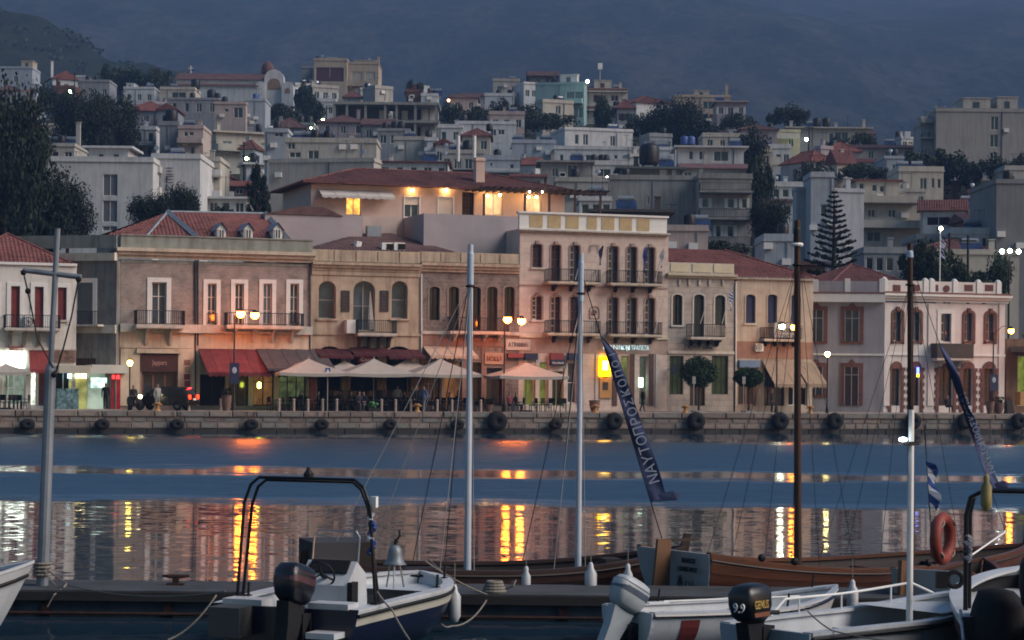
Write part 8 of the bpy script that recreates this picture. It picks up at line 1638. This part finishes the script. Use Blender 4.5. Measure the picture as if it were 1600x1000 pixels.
# ---------------------------------------------------------------- white dinghy with red stripe and tilted outboard
D_ = Boat('dinghy', 'white dinghy with red panels and dark rub rail below the lettered transom', 1.72, 31.45, 29); H = Hull(3.75, 1.55, .52, .5, .72, .2, .88, .5, 2.3, .6, .4)
D_.part('hull', H.skin(0, .9, 0, 24, 5), GEL, smooth=True); D_.part('rub_rail', H.rail(.95, .03, .02, .015), NAVYH); D_.part('top_strake', H.skin(.9, 1, .008, 24, 1), GEL); D_.part('gunwale', H.cap(.13), GEL); D_.part('liner', H.skin(.3, .99, -.09, 22, 3, True), GEL); D_.part('sole', H.deck(.2, .02, .96), GEL); D_.part('transom', H.transom(-.04, .07), GEL)
for u0, u1 in ((.12, .2), (.42, .5), (.55, .58)): 
    m = MB(); n = 6; m.add([H.P(u0 + (u1 - u0) * i / n, .45 + .42 * j / 3, -1, .008) for i in range(n + 1) for j in range(4)], [(i * 4 + j, (i + 1) * 4 + j, (i + 1) * 4 + j + 1, i * 4 + j + 1) for i in range(n) for j in range(3)]); D_.part('red_panel', m, mat('red_panel', '#6e1c18', .5, .2))
for u in (.3, .62): m = MB(); y_ = H.b(u) - .12; m.box(H.L * u - .13, H.L * u + .13, -y_, y_, .34, .38); D_.part('thwart', m, GEL)
m = MB(); m.tube([(.8, .3, .56), (2.9, -.2, .6)], .02, 6); m.box(.5, .85, .22, .36, .545, .56); D_.part('oar', m, WOODW)
for u, e in ((.62, -1), (.25, 1), (.93, 1)): m = MB(); p = H.P(u, 1, e); m.tube([(p.x, p.y * .9, p.z), (p.x + .03, p.y * .9, p.z + .2)], .016, 6); D_.part('thole_pin', m, BLACKR)
WM = mat('motor_grey_white', '#9aa2a6', .4, .15, 3, .03); outboard('outboard_motor', 'tilted pale grey outboard with blue top label on the white dinghy', D_, -.03, -.22, .32, 0, 30, 1.12, WM, WM, .44, band=mat('motor_label_blue', '#33495e', .4, .3, 8), tiller=False)
fender('white fender standing against the brown boat left of the second white mast', at(822, 912, 35.95), .42, .075); fender('larger white fender below the second white mast', at(923, 912, 35.95), .55, .1); fender('slim white fender behind the tilted outboard', at(981, 912, 35.9), .5, .08); fender('white fender on the near side of the red panelled dinghy', D_.r.matrix_basis @ Vector((1.75, -.9, .1)), .5, .1); fender('white fender on the varnished hull beyond the rail', at(1332, 935, 33.5), .42, .09)
# ---------------------------------------------------------------- white boat with thin mast and 9.9 outboard
E_ = Boat('launch', 'white open launch with black rub rail and thin white mast', 3.3, 28.0, 40); H = Hull(4.1, 1.75, .66, .68, .92, .22, .9, .5, 2.3, .58, .4)
E_.part('hull', H.skin(0, .9, 0, 24, 5), GEL, smooth=True); E_.part('rub_rail', H.rail(.93, .03, .02, .015), BLACKR); E_.part('top_strake', H.skin(.9, 1, .008, 24, 1), GEL); E_.part('gunwale', H.cap(.15), GEL); E_.part('liner', H.skin(.3, .99, -.1, 22, 3, True), GEL); E_.part('sole', H.deck(.25, .02, .96), GEL); E_.part('transom', H.transom(-.04, .07), mat('transom_grey_blue', '#8a97a4', .5, .1)); E_.part('foredeck', H.deck(.76, .62, .98, inset=.06), GEL)
for u in (.3, .55): m = MB(); y_ = H.b(u) - .12; m.box(H.L * u - .14, H.L * u + .14, -y_, y_, .42, .46); E_.part('thwart', m, GEL)
m = MB(); pr = [H.P(.22 + .7 * i / 10, 1, 1) for i in range(11)]; m.tube([(p.x, p.y * .9, p.z + (.22 if 0 < i < 10 else .02)) for i, p in enumerate(pr)], .018, 7); E_.part('hand_rail', m, WOODW)
for i in (2, 5, 8): m = MB(); p = pr[i]; m.tube([(p.x, p.y * .9, p.z), (p.x, p.y * .9, p.z + .22)], .014, 6); E_.part('rail_post', m, WOODW)
q = xw(E_, at(1421, 960, 28.8)); qz = 3.9 - (640 - 584 - 6) / 118
m = MB(); m.tube([(q.x, q.y, .3), (q.x, q.y, qz)], [.045, .036], 10); mo = E_.part('mast', m, WOODW); m = MB(); zl = 3.9 - (692 - 584 - 6) / 118; m.box(q.x - .12, q.x + .12, q.y - .04, q.y + .04, zl - .03, zl + .02); m.tube([(q.x, q.y, zl), (q.x, q.y, zl + .5)], .02, 6); E_.part('crosstree', m, IRON, mo)
m = MB(); pl = xw(E_, at(1411, 691, 28.7)); m.sphere((pl.x, pl.y, zl + .05), .05, 8, 5, (1.2, 1.2, .6)); E_.part('anchor_light', m, glow('anchor_light', '#e8f8ff', 5), mo)
outboard('outboard_motor', 'black small outboard marked 9.9 on the white launch', E_, -.03, .0, .68, 9, 0, 1.15, mat('cowl_black', '#0e0f12', .35, .2, 4, 0, spec=.5), BLACKR, .44, texts=(('9.9', .15, (-.56, -.045, .2), (math.pi / 2, 0, -math.pi / 2), WOODW, .15), ('GENUS', .13, (-.32, -.178, .24), (math.pi / 2, 0, 0), mat('decal_yellow', '#c8a030', .5, .2), .26), ('▬', .16, (-.31, -.178, .14), (math.pi / 2, 0, 0), mat('decal_orange', '#8a4a28', .5, .2), .28)), cw=1.05)
# ---------------------------------------------------------------- boat at the right edge: steel arch, life ring, black motor
F_ = Boat('work_boat', 'black hulled white decked boat with steel arch at the right edge', 6.45, 26.2, 80); H = Hull(5.2, 2.1, 1.0, 1.0, 1.2, .3, .94, .5, 2.5, .55)
F_.part('hull', H.skin(0, .93, 0, 24, 5), BLACKR, smooth=True); F_.part('top_strake', H.skin(.93, 1, .01, 24, 1), GEL); F_.part('gunwale', H.cap(.22), GEL); F_.part('deck', H.deck(.9, .12, .98, inset=.05), GEL); F_.part('transom', H.transom(-.04, .08), BLACKR); F_.part('sole', H.deck(.55, 0, .14, inset=.05), GEL)
xa = .75; hb_ = H.b(xa / H.L) - .1
for dx, dy in ((0, 0), (.25, .05)):
    pts = [(xa + dx, hb_ - dy, 1.0), (xa + dx, hb_ - dy, 2.2), (xa + dx, hb_ - .05 - dy, 2.42), (xa + dx, hb_ - .2 - dy, 2.5)]; m = MB(); m.tube(pts + [(p[0], -p[1], p[2]) for p in pts[::-1]], .03, 8); F_.part('arch_tube', m, TUBEM)
m = MB(); m.tube([(-.25, hb_ + .05, .75), (.1, hb_ + .08, 1.08)], .02, 6); m.tube([(-.2, hb_ - .25, .7), (.25, hb_ - .3, 1.1)], .02, 6); F_.part('boarding_ladder', m, SSTEEL)
m = MB()
for i in range(10): m.tube([(xa + .02 * math.sin(i), hb_ + .02 * math.cos(i * 2), 1.95 - i * .03), (xa + .03 * math.cos(i), hb_ - .05, 1.9 - i * .03)], .04, 6)
F_.part('rope_wrap', m, mat('pale_cloth_wrap', '#6c7480', .9, .3, 6))
p = at(1473, 842, 26.9); T = Thing('life_ring', 'orange life ring hanging on the steel arch', 'life ring', p, 1.02); m = MB(); m.torus((0, 0, 0), .255, .075, 'y', 26, 9); T.part('ring', m, mat('life_ring_orange', (.26, .02, .004), .6, .2, 3), smooth=True)
for k in range(4): a = k * 1.57 + .78; m = MB(); c = Vector((.27 * math.cos(a), 0, .27 * math.sin(a))); m.torus(c, .085, .012, 'x' if abs(math.cos(a)) < .1 else 'y', 10, 5); m.v = [tuple((Matrix.Rotation(-a, 4, 'Y') @ Matrix.Rotation(1.5708, 4, 'Z') @ (Vector(v) - c)) + c) for v in m.v]; T.part('grab_strap', m, mat('strap_grey', '#8a8078', .8, .1))
outboard('outboard_motor', 'big black covered outboard at the right edge', F_, -.05, -.02, .95, 0, 5, 1.75, mat('motor_cover_black', '#0b0c10', .75, .3, 3, .3, 6), BLACKR, .46, tiller=False, cw=1.25)
m = MB(); m.lathe([(.34, -.5), (.38, -.2), (.34, .15), (.22, .32), (.05, .36)], (0, 0, 0), 12); m.v = [(v[0] * 1 + .03 * math.sin(v[2] * 14), v[1], v[2]) for v in m.v]; one('covered_bundle', 'black tarpaulin bundle beside the big covered outboard', 'bundle', m, MATS['motor_cover_black'], F_.r.matrix_basis @ Vector((.15, .55, 1.0)), smooth=True)
m = MB(); m.torus((0, 0, 0), .1, .035, 'y', 14, 7); m.box(-.25, -.1, -.05, .05, -.12, .1); T = one('winch', 'grey winch drum behind the arch of the right edge boat', 'winch', m, IRON, at(1492, 905, 28.6))
fender('yellow topped dark buoy hanging from the steel arch', at(1541, 775, 26.9), .38, .07, mat('buoy_yellow', '#8a7a30', .6, .5, 4))
# ---------------------------------------------------------------- white boat at the left edge
H_ = Boat('fishing_boat', 'white clinker bow of a fishing boat at the left edge', -11.6, 29.9, 14); H = Hull(4.95, 1.9, .7, .8, 1.16, .3, .85, .5, 2.2, .62, .7)
H_.part('keel', H.skin(0, .34, .02, 24, 2), mat('antifoul_blue', '#1f4a6a', .6, .2)); 
for i in range(4): H_.part('plank', H.skin(.34 + i * .13, .34 + (i + 1) * .13 + .01, .004 + .004 * (3 - i), 24, 1), GEL)
H_.part('top_strake', H.skin(.87, 1, .012, 24, 1), GEL); H_.part('rub_rail', H.rail(.86, .03, .02, .02), BLACKR); H_.part('gunwale', H.cap(.12), GEL); H_.part('foredeck', H.deck(.84, .0, .985, inset=.05), mat('deck_blue', '#7486a0', .5, .15)); H_.part('liner', H.skin(.7, .99, -.08, 22, 2, True), MATS['deck_blue'])
m = MB(); me = text_mesh('ΒΑΣΙΛΗΣ', .09, .003, .42); p = H.P(.83, .94, -1); o = link('boat_name', me, H_.r); me.materials.clear(); me.materials.append(TXT); o.location = (p.x, p.y - .06, p.z - .05); o.rotation_euler = (math.pi / 2, 0, math.radians(24))
for u in (.75, .88): m = MB(); p = H.P(u, 1, -1); m.tube([(p.x, p.y * .9, p.z), (p.x, p.y * .9, p.z + .09)], .02, 6); H_.part('cleat', m, SSTEEL)
# ---------------------------------------------------------------- mooring ropes
rope('frayed rope from the leaning pole to the pontoon edge', (at(66, 885, 34.9), at(104, 912, 34.5), (-7.05, 34.35, PZ + .03))); rope('slack rope from the leaning pole to the navy boat', (at(70, 890, 34.9), at(104, 914, 34.6), at(352, 924, 31.5)), .011, .12); rope('rope loop hanging over the pontoon edge at left', (at(104, 914, 34.5), at(84, 930, 34.2), at(74, 948, 34.2)), .012); rope('rope from the navy boat stern down into the water', (at(338, 930, 31.0), at(262, 1000, 29.5)), .013, .1)
rope('rope from the navy bow to the coil on the pontoon', (G_.r.matrix_basis @ Vector((4.35, -.2, 1.0)), at(770, 932, 34.4)), .012, .05); rope('rope curving from the coil back below the navy bow', (at(760, 938, 34.2), at(735, 968, 33.0), at(705, 978, 32.2), at(690, 975, 31.6)), .012, .03); rope('rope slung down the side of the navy boat', (G_.r.matrix_basis @ Vector((.75, -1.02, .9)), at(612, 952, 29.5), at(640, 1000, 28.8)), .013, .02)
rope('bow line crossing from the brown boat to the pontoon', (at(668, 872, 37.5), at(745, 938, 34.4)), .012, .03); rope('thin line along the side of the white launch', (at(1262, 955, 28.1), at(1300, 985, 27.6), at(1400, 1002, 27.2)), .01, .02)
# ================================================================== the dusk air
hz = MB(); hz.box(-3200, 3200, -80, 5600, -6, 1150)
hm = bpy.data.materials.new('dusk_air'); hm.use_nodes = True; hn = hm.node_tree.nodes; hn.clear()
ho = hn.new('ShaderNodeOutputMaterial'); hv = hn.new('ShaderNodeVolumePrincipled'); hm.node_tree.links.new(hv.outputs[0], ho.inputs['Volume'])
hv.inputs['Color'].default_value = (.27, .50, 1.0, 1); hv.inputs['Density'].default_value = .00023; hv.inputs['Anisotropy'].default_value = .0
HZ = link('haze', hz.mesh('haze', hm)); HZ['kind'] = 'stuff'
HZ['label'] = 'pale blue dusk haze lying over harbour, town and mountain'
